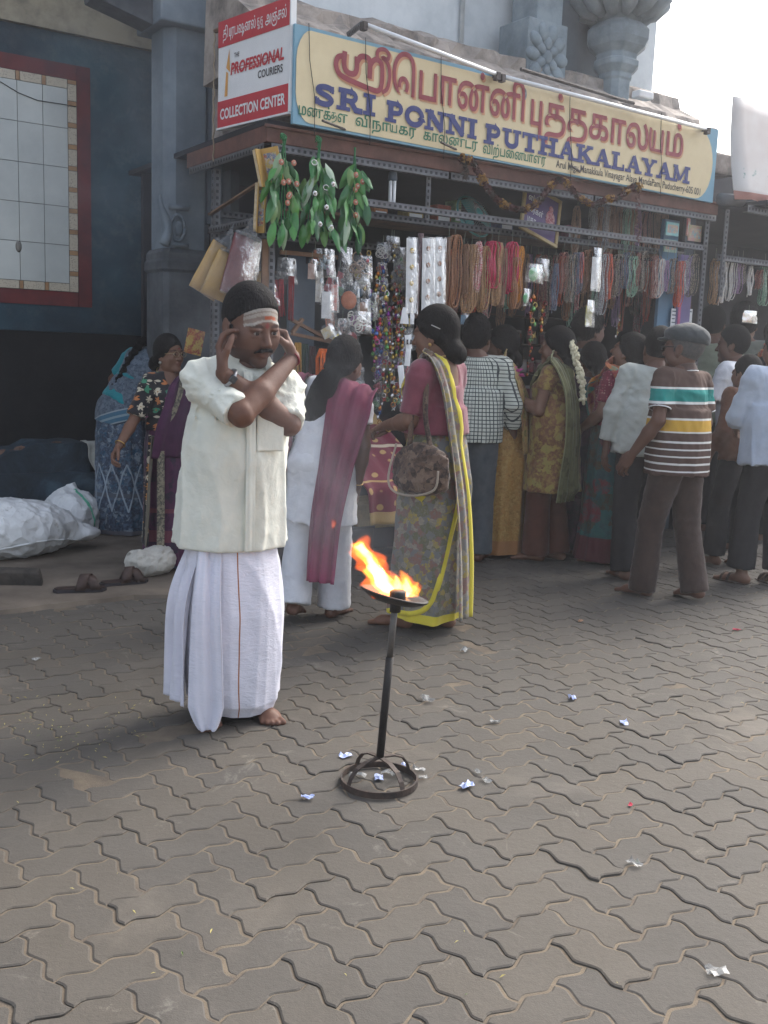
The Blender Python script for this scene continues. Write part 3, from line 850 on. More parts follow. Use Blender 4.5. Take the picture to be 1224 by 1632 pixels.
pts = [(-.045 + .008 * math.sin(i * 2.1), .0, ch - .05 - i * .035) for i in range(22)]
b.tube(pts, .005, 5); o = b.obj('frayed_rope', M('frayed_rope', (.3, .24, .17), rough=.9), cr)

# tube lights above the sign
M_TUBE = M('milky_tube', (.78, .80, .82), vr=.04, rough=.25)
M_STEEL = M('rusty_steel', (.10, .085, .08), (.05, .04, .036), sc=14, rough=.7)
p0 = SP(580, 42, -.16); p1 = SP(792, 122, -.16); p2 = SP(800, 125, -.16); p3 = SP(1127, 209, -.16)
for (a, c, lab) in ((p0, p1, 'unlit white tube light above the left half of the sign'), (p2, p3, 'unlit white tube light above the right half of the sign')):
    t = sempty('tube_light', lab, 'tube light', 'tube lights along the top of the sign')
    MB().tube([(a[0], -.16, a[1] + .012), (c[0], -.16, c[1] + .012)], .0135, 10).obj('tube', M_TUBE, t, True)
    for q in (a, c): MB().box(q[0] - .014, q[0] + .014, -.18, -.14, q[1] - .022, q[1] + .022).obj('end_cap', M_STEEL, t)
    for q in (a, c):
        angle('arm', (q[0], -.15, q[1] + .02), (q[0] + .12, .22, q[1] + .06), .035, 'v', t)
b = sempty('lamp_rail', 'rusty steel rail carrying the tube lights above the sign', 'rail')
q0 = SP(560, 20, -.1); q1 = SP(830, 110, -.1); q2 = SP(1010, 165, -.1)
MB().tube([(q1[0], -.1, q1[1]), (q2[0], -.1, q2[1])], .012, 6).obj('rail_pipe', M_STEEL, b)
bb = MB().box(2.72, 2.86, -.14, -.06, 3.17, 3.22); bb.obj('junction_box', M_WHITE, b, bevel=.01)
for i in range(3):
    t = sempty('stay_rod', ['thin black stay rod under the left end of the sign', 'thin black stay rod under the middle of the sign', 'thin black stay rod under the right half of the sign'][i], 'rod', 'stay rods under the sign')
    x = (.15, .95, 2.0)[i]
    MB().tube([(x + .35, -.02, 2.63), (x, -.28, 2.60)], .007, 6).obj('rod', M_STEEL, t)

# ------------------------------------------------------------------ neighbouring stall to the right
nei = sempty('neighbour_stall', 'dark neighbouring stall on the right with steel rails and faded awning', 'stall')
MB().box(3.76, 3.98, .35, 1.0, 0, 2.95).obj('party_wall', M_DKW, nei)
MB().box(4.0, 9, 1.6, 1.7, 0, 3.4).box(3.98, 9, -.3, 1.6, 2.58, 2.61).obj('back_board', M_DARK, nei)
angle('rail', (3.9, -.2, 2.55), (8, -.2, 2.55), .05, 'v', nei); angle('rail', (3.85, 0, 2.2), (8, 0, 2.2), .045, 'v', nei)
angle('post', (3.86, -.05, 1.9), (3.86, -.05, 2.55), .04, 'v', nei)
pts = [(3.72, -.08, 2.61), (3.95, -.1, 2.62)]; MB().tube(pts, .045, 10).obj('rolled_mat', M('grey_mat', (.1, .11, .125), rough=.9), nei, True)
nV = []; nu_, nv_ = 26, 10
for i in range(nu_):
    for j in range(nv_):
        u = 3.745 + i * .17; t = j / (nv_ - 1)
        nV.append((u, -.10 - .1 * t + .03 * math.sin(i * .9 + t * 3), 3.35 - .75 * t + .015 * math.sin(i * 1.7)))
def mat_awning():
    t = NT('faded_awning'); v = t.coord('Object')
    s = t.n('SeparateXYZ'); t.l(v, s.inputs[0])
    c = t.ramp(t.noise(v, 3, 4), [(.4, (.85, .84, .83)), (.7, (.78, .74, .72))])
    c = t.mix(t.math('LESS_THAN', s.outputs[2], 2.665), c, (.62, .36, .32))
    c = t.mix(t.math('MULTIPLY', t.ramp(t.noise(v, 16, 4), [(.6, 0.0), (.68, 1.0)]), t.math('MULTIPLY', t.math('LESS_THAN', s.outputs[2], 2.85), t.math('GREATER_THAN', s.outputs[2], 2.76))), c, (.28, .45, .42))
    t.color(c).set(.8, 0, .2); tl_ = t.n('BsdfTranslucent'); t.l(c, tl_.inputs[0]); mx = t.n('MixShader'); mx.inputs[0].default_value = .5; t.l(t.b.outputs[0], mx.inputs[1]); t.l(tl_.outputs[0], mx.inputs[2]); t.l(mx.outputs[0], t.out.inputs[0]); return t.m
o = link('awning', mesh_np('awning', nV, quadgrid(nu_, nv_), mat_awning()), nei)
so_ = o.modifiers.new('s', 'SOLIDIFY'); so_.thickness = .006
MB().box(3.95, 8.5, .3, .9, 0, .85).obj('counter', M_DARK, nei)
# ================================================================== PEOPLE: signed distance modelling
def rotm(ax, deg): return np.array(Matrix.Rotation(R(deg), 3, ax))
class Sdf:
    """smooth unions of tapered limbs and ellipsoids, meshed by surface nets"""
    def __init__(s): s.ops = []
    def cone(s, a, b, ra, rb, k=.03, flat=None):
        a = np.array(a, float); b = np.array(b, float); s.ops.append(('c', a, b, ra, rb, k, flat)); return s
    def chain(s, pts, rs, k=.03):
        for i in range(len(pts) - 1): s.cone(pts[i], pts[i + 1], rs[i], rs[i + 1], k)
        return s
    def ell(s, c, r, k=.03, Rm=None, sub=False):
        s.ops.append(('s' if sub else 'e', np.array(c, float), np.array(r, float), k, Rm)); return s
    def capc(s, a, b, ra, rb, k=.03, flat=None):
        s.ops.append(('k', np.array(a, float), np.array(b, float), ra, rb, k, flat)); return s
    def cut(s, p, n):
        n = np.array(n, float); s.ops.append(('x', np.array(p, float), n / np.linalg.norm(n))); return s
    def disp(s, fn): s.ops.append(('d', fn)); return s
    @staticmethod
    def _d(op, P):
        k = op[0]
        if k in 'ck':
            _, a, b, ra, rb, kk, flat = op
            ab = b - a; L2 = ab @ ab + 1e-12; pa = P - a
            t = (pa @ ab) / L2; tc = np.clip(t, 0, 1)
            q = pa - tc[..., None] * ab
            if flat is not None:
                ax, f = flat; ax = np.asarray(ax, float)
                q = q + ((q @ ax) * (f - 1))[..., None] * ax
            d = np.sqrt((q * q).sum(-1)) - (ra + (rb - ra) * tc)
            if flat is not None: d = d / (1 + .35 * (flat[1] - 1))
            if k == 'k':
                L = math.sqrt(L2); q2 = pa - t[..., None] * ab
                if flat is not None: q2 = q2 + ((q2 @ ax) * (f - 1))[..., None] * ax
                d = np.maximum(np.sqrt((q2 * q2).sum(-1)) - (ra + (rb - ra) * tc), np.abs(t - .5) * L - .5 * L)
            return d
        _, c, r, kk, Rm = op
        q = P - c
        if Rm is not None: q = q @ Rm
        k0 = np.sqrt(((q / r) ** 2).sum(-1)); k1 = np.sqrt(((q / (r * r)) ** 2).sum(-1)) + 1e-9
        return k0 * (k0 - 1) / k1
    @staticmethod
    def _box(op):
        if op[0] in 'ck':
            r = max(op[3], op[4]); return np.minimum(op[1], op[2]) - r, np.maximum(op[1], op[2]) + r
        r = max(op[2]); return op[1] - r, op[1] + r
    @staticmethod
    def _comb(D, d, op):
        if op[0] == 's':
            k = op[3]; h = np.clip(.5 - .5 * (D + d) / k, 0, 1); return D * (1 - h) - d * h + k * h * (1 - h)
        k = op[5] if op[0] in 'ck' else op[3]
        if k < 1e-4: return np.minimum(D, d)
        h = np.clip(.5 + .5 * (D - d) / k, 0, 1); return D * (1 - h) + d * h - k * h * (1 - h)
    def dist(s, P):
        D = np.full(P.shape[:-1], 1.0)
        for op in s.ops:
            if op[0] == 'x': D = np.maximum(D, (P - op[1]) @ op[2])
            elif op[0] == 'd': D = D + op[1](P)
            else: D = s._comb(D, s._d(op, P), op)
        return D
    def mesh(s, h=.009):
        bs = [s._box(o) for o in s.ops if o[0] in 'cke']
        lo = np.min([b[0] for b in bs], 0) - 3 * h; hi = np.max([b[1] for b in bs], 0) + 3 * h
        n = np.ceil((hi - lo) / h).astype(int) + 1
        D = np.full(n, .3, dtype=np.float32)
        ax = [lo[i] + h * np.arange(n[i]) for i in range(3)]
        def pts(i0, i1):
            return np.stack(np.meshgrid(*[ax[k][i0[k]:i1[k]] for k in range(3)], indexing='ij'), -1)
        for op in s.ops:
            if op[0] == 'x':
                D = np.maximum(D, ((ax[0] - op[1][0]) * op[2][0])[:, None, None] + ((ax[1] - op[1][1]) * op[2][1])[None, :, None] + ((ax[2] - op[1][2]) * op[2][2])[None, None, :])
            elif op[0] == 'd':
                m = np.abs(D) < 4 * h; idx = np.argwhere(m)
                if len(idx): D[m] += op[1](lo + h * idx)
            else:
                b0, b1 = s._box(op); kk = op[5] if op[0] in 'ck' else op[3]; mg = kk + 4 * h
                i0 = np.clip(((b0 - mg - lo) / h).astype(int), 0, n); i1 = np.clip(np.ceil((b1 + mg - lo) / h).astype(int) + 1, 0, n)
                if (i1 <= i0).any(): continue
                sl = tuple(slice(i0[k], i1[k]) for k in range(3))
                D[sl] = s._comb(D[sl], s._d(op, pts(i0, i1)), op)
        return nets(D.astype(np.float64), lo, h)
def nets(D, lo, h):
    S_ = D < 0
    cs = [(i, j, k) for i in (0, 1) for j in (0, 1) for k in (0, 1)]
    n = np.array(D.shape) - 1
    cnt = np.zeros(n, np.int8)
    for c in cs: cnt += S_[c[0]:c[0] + n[0], c[1]:c[1] + n[1], c[2]:c[2] + n[2]]
    act = (cnt > 0) & (cnt < 8); idx = np.argwhere(act)
    vals = np.stack([D[idx[:, 0] + c[0], idx[:, 1] + c[1], idx[:, 2] + c[2]] for c in cs], 1)
    acc = np.zeros((len(idx), 3)); num = np.zeros(len(idx))
    for a in range(8):
        for b in range(a + 1, 8):
            if sum(abs(cs[a][q] - cs[b][q]) for q in range(3)) != 1: continue
            va, vb = vals[:, a], vals[:, b]; m = (va < 0) != (vb < 0)
            t = np.where(m, va / np.where(m, va - vb, 1), 0)
            p = np.array(cs[a], float) + t[:, None] * (np.array(cs[b], float) - np.array(cs[a], float))
            acc += p * m[:, None]; num += m
    V = lo + h * (idx + acc / np.maximum(num, 1)[:, None])
    ids = np.full(n, -1, np.int64); ids[act] = np.arange(len(idx))
    Q = []
    for axs in range(3):
        u, v = [(1, 2), (2, 0), (0, 1)][axs]
        sh = [slice(1, -1)] * 3; sh[axs] = slice(0, -1); A = S_[tuple(sh)]
        sh[axs] = slice(1, None); B = S_[tuple(sh)]
        e = np.argwhere(A != B)
        if not len(e): continue
        base = e.copy(); base[:, u] += 1; base[:, v] += 1
        def cell(du, dv):
            q = base.copy(); q[:, u] += du; q[:, v] += dv; return ids[q[:, 0], q[:, 1], q[:, 2]]
        quad = np.stack([cell(-1, -1), cell(0, -1), cell(0, 0), cell(-1, 0)], 1)
        fl = B[e[:, 0], e[:, 1], e[:, 2]]
        quad[fl] = quad[fl][:, ::-1]
        Q.append(quad)
    Q = np.concatenate(Q)
    return V, Q[(Q >= 0).all(1)]
def relax(V, Q, it=2, f=.5):
    e = np.concatenate([Q[:, [0, 1]], Q[:, [1, 2]], Q[:, [2, 3]], Q[:, [3, 0]]]); e = np.concatenate([e, e[:, ::-1]])
    cnt = np.bincount(e[:, 0], minlength=len(V))[:, None]
    for _ in range(it):
        a = np.stack([np.bincount(e[:, 0], weights=V[e[:, 1], k], minlength=len(V)) for k in range(3)], 1); V = V + f * (a / np.maximum(cnt, 1) - V)
    return V
def wrinkle(seed, amp=.004, f=(25, 60), aniso=(1, 1, 1), n=7):
    r = np.random.default_rng(seed)
    k = r.normal(size=(n, 3)); k /= np.linalg.norm(k, axis=1)[:, None]; k *= np.array(aniso)
    k *= r.uniform(f[0], f[1], n)[:, None]; ph = r.uniform(0, 6.28, n)
    def fn(P):
        w = np.sin(P @ k[0] * .5 + ph[0]) * 1.5
        s_ = 0
        for i in range(1, n): s_ = s_ + (1 - np.abs(np.sin(.5 * (P @ k[i]) + ph[i] + w))) ** 2
        return -amp * (s_ / (n - 1) - .3) * 2
    return fn

SKIN = {'dark': np.array([.125, .063, .042]), 'mid': np.array([.19, .10, .065]), 'light': np.array([.23, .125, .083]), 'man': np.array([.145, .07, .045])}
def mat_skin():
    t = NT('skin'); a = t.n('VertexColor', layer_name='Col'); v = t.coord('Object')
    c = t.mix(t.math('MULTIPLY', t.noise(v, 38, 5, .7), .6), a.outputs[0], (.09, .04, .028), 'MIX')
    t.color(c).set(.56, 0, .3)
    t.b.inputs['Subsurface Weight'].default_value = .06; t.b.inputs['Subsurface Radius'].default_value = (.01, .004, .002)
    b_ = t.bump(t.noise(v, 320, 3), .22, .002); t.bump(t.noise(v, 30, 4, .6), .22, .006, b_); return t.m
M_SKIN = mat_skin()
def mat_hair():
    t = NT('black_hair'); v = t.coord('Object', (1, 1, .25))
    n_ = t.noise(v, 160, 3, .6)
    c = t.ramp(n_, [(.35, (.004, .0035, .004)), (.75, (.013, .011, .011))])
    t.color(c).set(.7, 0, .08); t.bump(n_, .9, .007); return t.m
M_HAIR = mat_hair()
M_EYEW = M('eye_white', (.30, .27, .25), vr=.05, rough=.2); M_EYEB = M('eye_iris', (.018, .012, .01), vr=.05, rough=.12)
M_GOLD = M('gold', (.55, .36, .12), vr=.1, rough=.3, metal=.9)

_heads = {}
def head_geo(kind, h=.0046):
    """head in its own frame: origin at the top of the neck, y forward. kinds: man, woman, thin, boy, main"""
    if kind in _heads: return _heads[kind]
    w = {'man': 1.0, 'woman': .95, 'thin': .9, 'boy': .95, 'main': 1.05}[kind]; ch = {'main': 1.25, 'woman': 1.0, 'man': 1.05, 'thin': .8, 'boy': 1.0}[kind]
    s = Sdf()
    s.ell((0, -.012, .112), (.076 * w, .094, .098), .02)
    s.ell((0, .028, .045), (.057 * w * (.85 + .15 * ch), .06, .07), .03)
    for x in (-1, 1):
        s.ell((x * .04 * w, .05, .055), (.028, .028, .03 * ch), .025)
        s.ell((x * .05 * w, .015, .02), (.022 * ch, .03, .03), .03)
    s.ell((0, .07, -.014), (.024, .02, .02), .025)
    s.cone((0, -.02, -.075), (0, -.012, .02), .056, .052, .03)
    s.cone((-.036, .072, .103), (.036, .072, .103), .013, .013, .015)
    for x in (-1, 1): s.ell((x * .031, .096, .083), (.02, .015, .0125), .012, sub=True)
    for x in (-1, 1): s.ell((x * .031, .0745, .0825), (.0145, .0095, .0125), .004)
    for x in (-1, 1): s.ell((x * .031, .0775, .0935), (.0185, .0145, .0072), .004); s.ell((x * .031, .076, .0735), (.017, .0122, .0058), .005)
    s.cone((0, .078, .094), (0, .103, .053), .0075, .0115, .012)
    for x in (-1, 1): s.ell((x * .011, .094, .05), (.008, .0105, .0075), .007)
    s.ell((0, .083, .0235), (.024, .0125, .0065), .006); s.ell((0, .082, .0125), (.02, .012, .0075), .006)
    s.ell((0, .0965, .0182), (.021, .006, .0018), .003, sub=True)
    for x in (-1, 1):
        s.ell((x * .077 * w, -.012, .072), (.009, .021, .033), .006, rotm('X', 12)); s.ell((x * .087 * w, -.008, .075), (.006, .012, .019), .005, sub=True)
        s.ell((x * .077 * w, -.006, .045), (.008, .01, .011), .005)
    V, Q = s.mesh(h)
    col = np.ones((len(V), 3))
    x, y, z = np.abs(V[:, 0]), V[:, 1], V[:, 2]
    def blend(m, c):
        col[:] = col * (1 - m[:, None]) + np.array(c) * m[:, None]
    sm = lambda v, a, b: np.clip((v - a) / (b - a), 0, 1)
    front = sm(y, .05, .06)
    lips = front * sm(1 - ((x / .025) ** 2 + ((z - .018) / .0135) ** 2), 0, .4)
    blend(lips * .75, (.75, .5, .52) if kind != 'main' else (.62, .48, .46))
    brow = front * sm(1 - (((x - .033) / .023) ** 2 + ((z - .106 + .25 * (x - .033) ** 2 / .023) / .0068) ** 2), 0, .4)
    blend(brow * (.85 if kind not in ('woman',) else .7), (.1, .09, .1))
    lid = front * sm(1 - (((x - .031) / .021) ** 2 + ((z - .084) / .013) ** 2), 0, .6)
    blend(lid * .55, (.45, .4, .4))
    _heads[kind] = (s, V, Q, col)
    return _heads[kind]
def eye_geo():
    b = MB()
    for x in (-.031, .031): b.sphere((x, .0748, .083), .0128, 12, 10)
    vs = np.array(b.v); c = np.array([[-.031, .0772, .0825]]); 
    midx = []
    for f in b.f:
        p = vs[f].mean(0); q = p - np.array([-.031 if p[0] < 0 else .031, .0748, .083]); q /= np.linalg.norm(q)
        midx.append(1 if q[1] > .80 else 0)
    return vs, b.f, midx
EYE = eye_geo()
_hairs = {}
def hair_geo(kind, hk):
    """hair in the head frame"""
    key = (kind, hk)
    if key in _hairs: return _hairs[key]
    w = {'man': 1.0, 'woman': .95, 'thin': .9, 'boy': .95, 'main': 1.05}[hk]
    s = Sdf()
    if kind in ('short', 'crop', 'bushy', 'balding'):
        e = {'short': .010, 'crop': .0045, 'bushy': .017, 'balding': .007}[kind]
        s.ell((0, -.014, .114), (.076 * w + e, .094 + e, .098 + e * 1.2), .02)
        s.cut((0, 0, {'bushy': .056, 'crop': .088}.get(kind, .068)), (0, 1.15 if kind != 'crop' else .98, -1))
        if kind == 'bushy': s.disp(wrinkle(3, .008, (250, 600)))
        else: s.disp(wrinkle(4, .0016, (400, 800)))
        for x in (-1, 1): s.cone((x * .076 * w, .012, .085), (x * .075 * w, .014, .062), .007, .004, .006)
    else:
        e = .012
        s.ell((0, -.016, .114), (.076 * w + e, .095 + e, .097 + e), .02)
        s.cut((0, .02, .075), (0, 1.15, -1))
        for x in (-1, 1): s.cone((x * .068 * w, .03, .11), (x * .07 * w, -.06, .05), .018, .022, .02)
        s.ell((0, -.06, .06), (.062, .045, .06), .03)
        if kind == 'bun':
            s.ell((0, -.118, .035), (.055, .045, .05), .012); s.ell((.01, -.135, .02), (.04, .03, .04), .01)
        if kind == 'lowbun':
            s.ell((0, -.09, .0), (.06, .05, .055), .02); s.ell((.012, -.105, -.015), (.045, .04, .045), .01)
        if kind in ('plait', 'pony', 'loose'):
            path = {'plait': [(0, -.09, .04), (0, -.125, -.02), (0, -.13, -.12), (.005, -.135, -.24), (.0, -.13, -.36), (0, -.12, -.46)],
                    'pony': [(0, -.09, .03), (-.01, -.13, -.01), (-.03, -.15, -.08), (-.055, -.15, -.16), (-.075, -.14, -.23), (-.085, -.14, -.27)],
                    'loose': [(0, -.09, .04), (0, -.11, -.04), (.02, -.12, -.14), (.03, -.12, -.26), (.03, -.12, -.38), (.02, -.11, -.46)]}[kind]
            P = smooth_path(path, 5); n = len(P)
            for i in range(n):
                t = i / (n - 1)
                if kind == 'plait':
                    r = .03 * (1 - .55 * t) * (1 + .18 * math.sin(i * 2.4)); s.ell(P[i] + np.array([.008 * (-1) ** i, 0, 0]), (r * 1.1, r, r * .9), .006)
                elif kind == 'pony':
                    r = .032 + .03 * math.sin(min(1, t * 1.15) * math.pi) ; s.ell(P[i], (r * 1.0, r * .7, r), .02)
                else:
                    r = .045 * (1 - .4 * t); s.ell(P[i], (r * 1.3, r * .7, r), .02)
            s.disp(wrinkle(9, .005, (250, 500), (1, 1, .25)))
        s.disp(wrinkle(4, .002, (250, 700), (1.4, 1, .5)))
    V, Q = s.mesh(.006)
    _hairs[key] = (V, Q); return V, Q

_hands = {}
def hand_geo(pose):
    """right hand: wrist at the origin, fingers along +y, palm facing -z, thumb at -x"""
    if pose in _hands: return _hands[pose]
    curl = {'relax': (18, 28, 20), 'grip': (58, 75, 45), 'flat': (4, 8, 5), 'pinch': (45, 55, 30), 'cup': (30, 40, 30)}[pose]
    s = Sdf()
    s.ell((0, .0, 0), (.026, .03, .02), .015)
    s.ell((.0, .048, -.001), (.039, .045, .0145), .02)
    s.ell((-.022, .03, -.006), (.018, .03, .015), .015)
    base = [(-.029, .085), (-.0095, .092), (.0105, .088), (.029, .078)]
    ln = [(.04, .025, .02), (.045, .029, .022), (.041, .027, .02), (.032, .02, .018)]
    for i in range(4):
        p = np.array([base[i][0], base[i][1], 0.0]); spread = (i - 1.5) * 4.0
        s.cone((base[i][0] * .6, .045, 0), p, .011, .0108, .004)
        ang = 0
        for j in range(3):
            ang += curl[j] * (1 + .12 * (i - 1.5) * (.6 if pose != 'pinch' else -1.4))
            d = np.array([math.sin(R(spread)) * math.cos(R(ang)), math.cos(R(ang)) * math.cos(R(spread)), -math.sin(R(ang))])
            q = p + d * ln[i][j]; r0, r1 = (.0102, .0092, .0085, .0074)[j:j + 2]
            s.cone(p, q, r0 * (.88 if i == 3 else 1), r1 * (.88 if i == 3 else 1), .0025); p = q
    ta = {'relax': .3, 'grip': .9, 'flat': .1, 'pinch': .75, 'cup': .6}[pose]
    p0 = np.array([-.027, .028, -.006]); p1 = p0 + np.array([-.028 * (1 - .35 * ta), .032, -.012 - .018 * ta]); p2 = p1 + np.array([-.010 * (1 - 2 * ta), .030, -.008 - .012 * ta]); p3 = p2 + np.array([.004 + .008 * ta, .022, -.004 - .008 * ta])
    s.cone(p0, p1, .0145, .012, .008).cone(p1, p2, .0115, .0105, .003).cone(p2, p3, .0103, .008, .003)
    V, Q = s.mesh(.0034)
    _hands[pose] = (V, Q); return V, Q
_feet = []
def foot_geo():
    if _feet: return _feet[0]
    s = Sdf()
    s.cone((0, -.012, .11), (0, -.01, .05), .036, .034, .02)
    s.ell((0, -.035, .028), (.031, .036, .03), .02)
    s.cone((0, -.02, .035), (-.004, .09, .026), .034, .032, .03, ((0, 0, 1), 1.25))
    s.ell((-.008, .1, .02), (.042, .04, .019), .02)
    for i, (x, y, r) in enumerate(((-.034, .155, .0135), (-.012, .158, .0105), (.006, .15, .01), (.022, .139, .0095), (.036, .124, .009))):
        s.cone((x * .85, .11, .018), (x, y, .0105), .012, r, .006)
    s.cut((0, 0, .002), (0, 0, -1))
    V, Q = s.mesh(.0052); _feet.append((V, Q)); return V, Q

def frame_from(y, zneg):
    y = np.asarray(y, float); y = y / np.linalg.norm(y); z = -np.asarray(zneg, float); z = z - y * (z @ y); z /= np.linalg.norm(z)
    return np.stack([np.cross(y, z), y, z], 1)

class Person:
    def __init__(s, foot, top, heading, label, skin='mid', hk='woman', female=True, lean=0, side=0, twist=0, head=(0, 0, 0), wide=1.0, belly=0, group=None, H=None, hs=1.08, loc=None):
        s.loc = G(*foot) if loc is None else np.array(loc, float)
        if H is None:
            d = ray(*top); q = CC + d * (s.loc[1] / d[1]); H = q[2] - s.loc[2]
        s.H = H; s.k = H / 1.62
        s.root = thing('person', label, 'person', s.loc, R(heading - 90), group); s.root.scale = (s.k,) * 3
        s.female, s.wide, s.belly, s.hk, s.hs, s.skin = female, wide, belly, hk, hs, SKIN[skin]
        Rt = rotm('Z', twist) @ rotm('Y', side) @ rotm('X', -lean); c = np.array([0, 0, .9])
        s.Rt = Rt; s.T = lambda p: c + Rt @ (np.asarray(p, float) - c)
        s.sh = (.15 if female else .172) * wide
        s.hr = Rt @ rotm('Z', head[0]) @ rotm('X', head[1]) @ rotm('Y', head[2])
        s.ho = s.T((0, .012, 1.41 - .012 * (hs - 1) / .08))
        s.V, s.Q, s.C, s.nv = [], [], [], 0
        s.arms = []; s.feet = []; s.armk = 1.0; s.shz = 1.305
    def add(s, V, Q, C=None):
        s.V.append(V); s.Q.append(Q + s.nv); s.nv += len(V)
        s.C.append((np.ones((len(V), 3)) if C is None else C) * s.skin)
    def arm(s, side, elbow, wrist, pose='relax', palm=None, hdir=None, world=False):
        """side -1 left / +1 right; points in the torso frame"""
        f = (lambda p: np.asarray(p, float)) if world else s.T
        a = s.T((side * s.sh, -.005, s.shz)); e = f(elbow); w = f(wrist)
        s.arms.append((side, a, e, w, pose, palm, hdir)); return s
    def hang(s, side, fwd=0.0, out=.0, pose='relax'):
        return s.arm(side, (side * (s.sh + .05 + out * .5), -.025 + fwd * .4, 1.05), (side * (s.sh + .055 + out), .03 + fwd, .82), pose)
    def foot(s, side, x=.085, y=0.0, yaw=0.0, lift=0.0, shoe=None):
        s.feet.append((side, x, y, yaw, lift)); return s
    def torso(s, D, i=0.0, k=.05, loose=0.0):
        T, Rt, f, w = s.T, s.Rt, s.female, s.wide
        D.ell(T((0, -.01, .89)), ((.165 if f else .15) * w + i, .115 * w + i, .12 + i), k, Rt)
        D.ell(T((0, 0, 1.03)), ((.132 if f else .142) * w + i + loose, .098 * w + i + loose, .15), k, Rt)
        D.ell(T((0, .002, 1.2)), ((.142 if f else .16) * w + i, .104 * w + i, .15 + i), k, Rt)
        [D.cone(T((0, -.01, 1.315)), T((q * s.sh * .85, -.008, s.shz)), .058 + i * .6, .05 + i * .8, k) for q in (-1, 1)]
        D.cone(T((0, -.015, 1.30)), T((0, -.012, 1.36)), .07 + i * .5, .055 + i * .3, .04)
        if f:
            for x in (-1, 1): D.ell(T((x * .066 * w, .085, 1.2)), (.06 * w + i, .05 + i, .058 + i), .035, Rt)
        if s.belly: D.ell(T((0, .045, 1.02)), (.135 * w + i, .095 + s.belly + i, .15), .05, Rt)
        return D
    def build_body(s, h=.011, head_h=.0046):
        D = Sdf(); s.torso(D)
        D.cone(s.T((0, -.016, 1.33)), s.ho + s.hr @ np.array([0, -.012, .01]) * s.hs, .058, .052, .03)
        for side, a, e, w, *_ in s.arms:
            k = s.armk * s.wide ** .7; D.cone(a, e, .045 * k, .037 * k, .03); D.cone(e, e + (w - e) * .35, .037 * k, .039 * k, .015); D.cone(e + (w - e) * .35, w, .039 * k, .026, .015)
        for (side, x, y, yaw, lift) in s.feet:
            an = np.array([side * x, y - .0, .1 + lift]); kn = np.array([side * .09, y * .45 + .03, .46]); hp = np.array([side * .085, 0, .82])
            D.cone(hp, kn, .075 * s.wide, .052, .04); D.cone(kn, an, .05, .034, .02)
        if s.armk > 1.05:
            def crease(P):
                o = 0
                for _, a, e, w, *_ in s.arms:
                    ax = (w - a) / np.linalg.norm(w - a); d = P - e; rr = np.sqrt((d * d).sum(-1)); o = o + (1 - np.abs(np.sin((d @ ax) * 75 + 14 * d[..., 2]))) ** 4 * np.exp(-((rr - .05) / .035) ** 2)
                return .0035 * o
            D.disp(crease)
        V, Q = D.mesh(h); s.add(V, Q); s.D = D
        hd, V, Q, C = head_geo(s.hk, head_h)
        s.hd = hd; s.add(s.ho + (V * s.hs) @ s.hr.T, Q, C)
        for side, a, e, w, pose, palm, hdir in s.arms:
            V, Q = hand_geo(pose); fd = (w - e); fd /= np.linalg.norm(fd)
            if palm is None: palm = -side * (s.Rt @ np.array([1.0, 0, 0]))
            hf = frame_from(fd if hdir is None else hdir, palm)
            V = V.copy() * 1.02
            if side < 0: V[:, 0] *= -1; Q = Q[:, ::-1]
            s.add(w + V @ hf.T, Q)
        for (side, x, y, yaw, lift) in s.feet:
            V, Q = foot_geo(); V = V.copy()
            if side > 0: pass
            else: V[:, 0] *= -1; Q = Q[:, ::-1]
            V[:, 0] *= -1; Q = Q[:, ::-1]
            V = V @ rotm('Z', -side * 8 + yaw).T @ (rotm('X', -lift * 220).T if lift else np.eye(3))
            s.add(V + np.array([side * x, y, lift]), Q)
        s.body = link('body', mesh_np('body', np.concatenate(s.V), np.concatenate(s.Q), M_SKIN, True, col=np.concatenate(s.C)), s.root)
        return s
    def H2P(s, V): return s.ho + (np.asarray(V) * s.hs) @ s.hr.T
    def eyes(s):
        V, F, mi = EYE
        b = MB(); b.v = [tuple(p) for p in s.H2P(V)]; b.f = F; b.m = mi
        n = len(F) // 2
        for k in (0, 1):
            bb = MB(); bb.v = b.v[k * len(b.v) // 2:(k + 1) * len(b.v) // 2]; off = k * len(b.v) // 2
            bb.f = [[i - off for i in f] for f in F[k * n:(k + 1) * n]]; bb.m = mi[k * n:(k + 1) * n]
            bb.obj('eye', [M_EYEW, M_EYEB], s.root, True)
        return s
    def hair(s, kind, mat=None):
        V, Q = hair_geo(kind, s.hk)
        return link('hair', mesh_np('hair', s.H2P(V), Q, mat or M_HAIR), s.root)
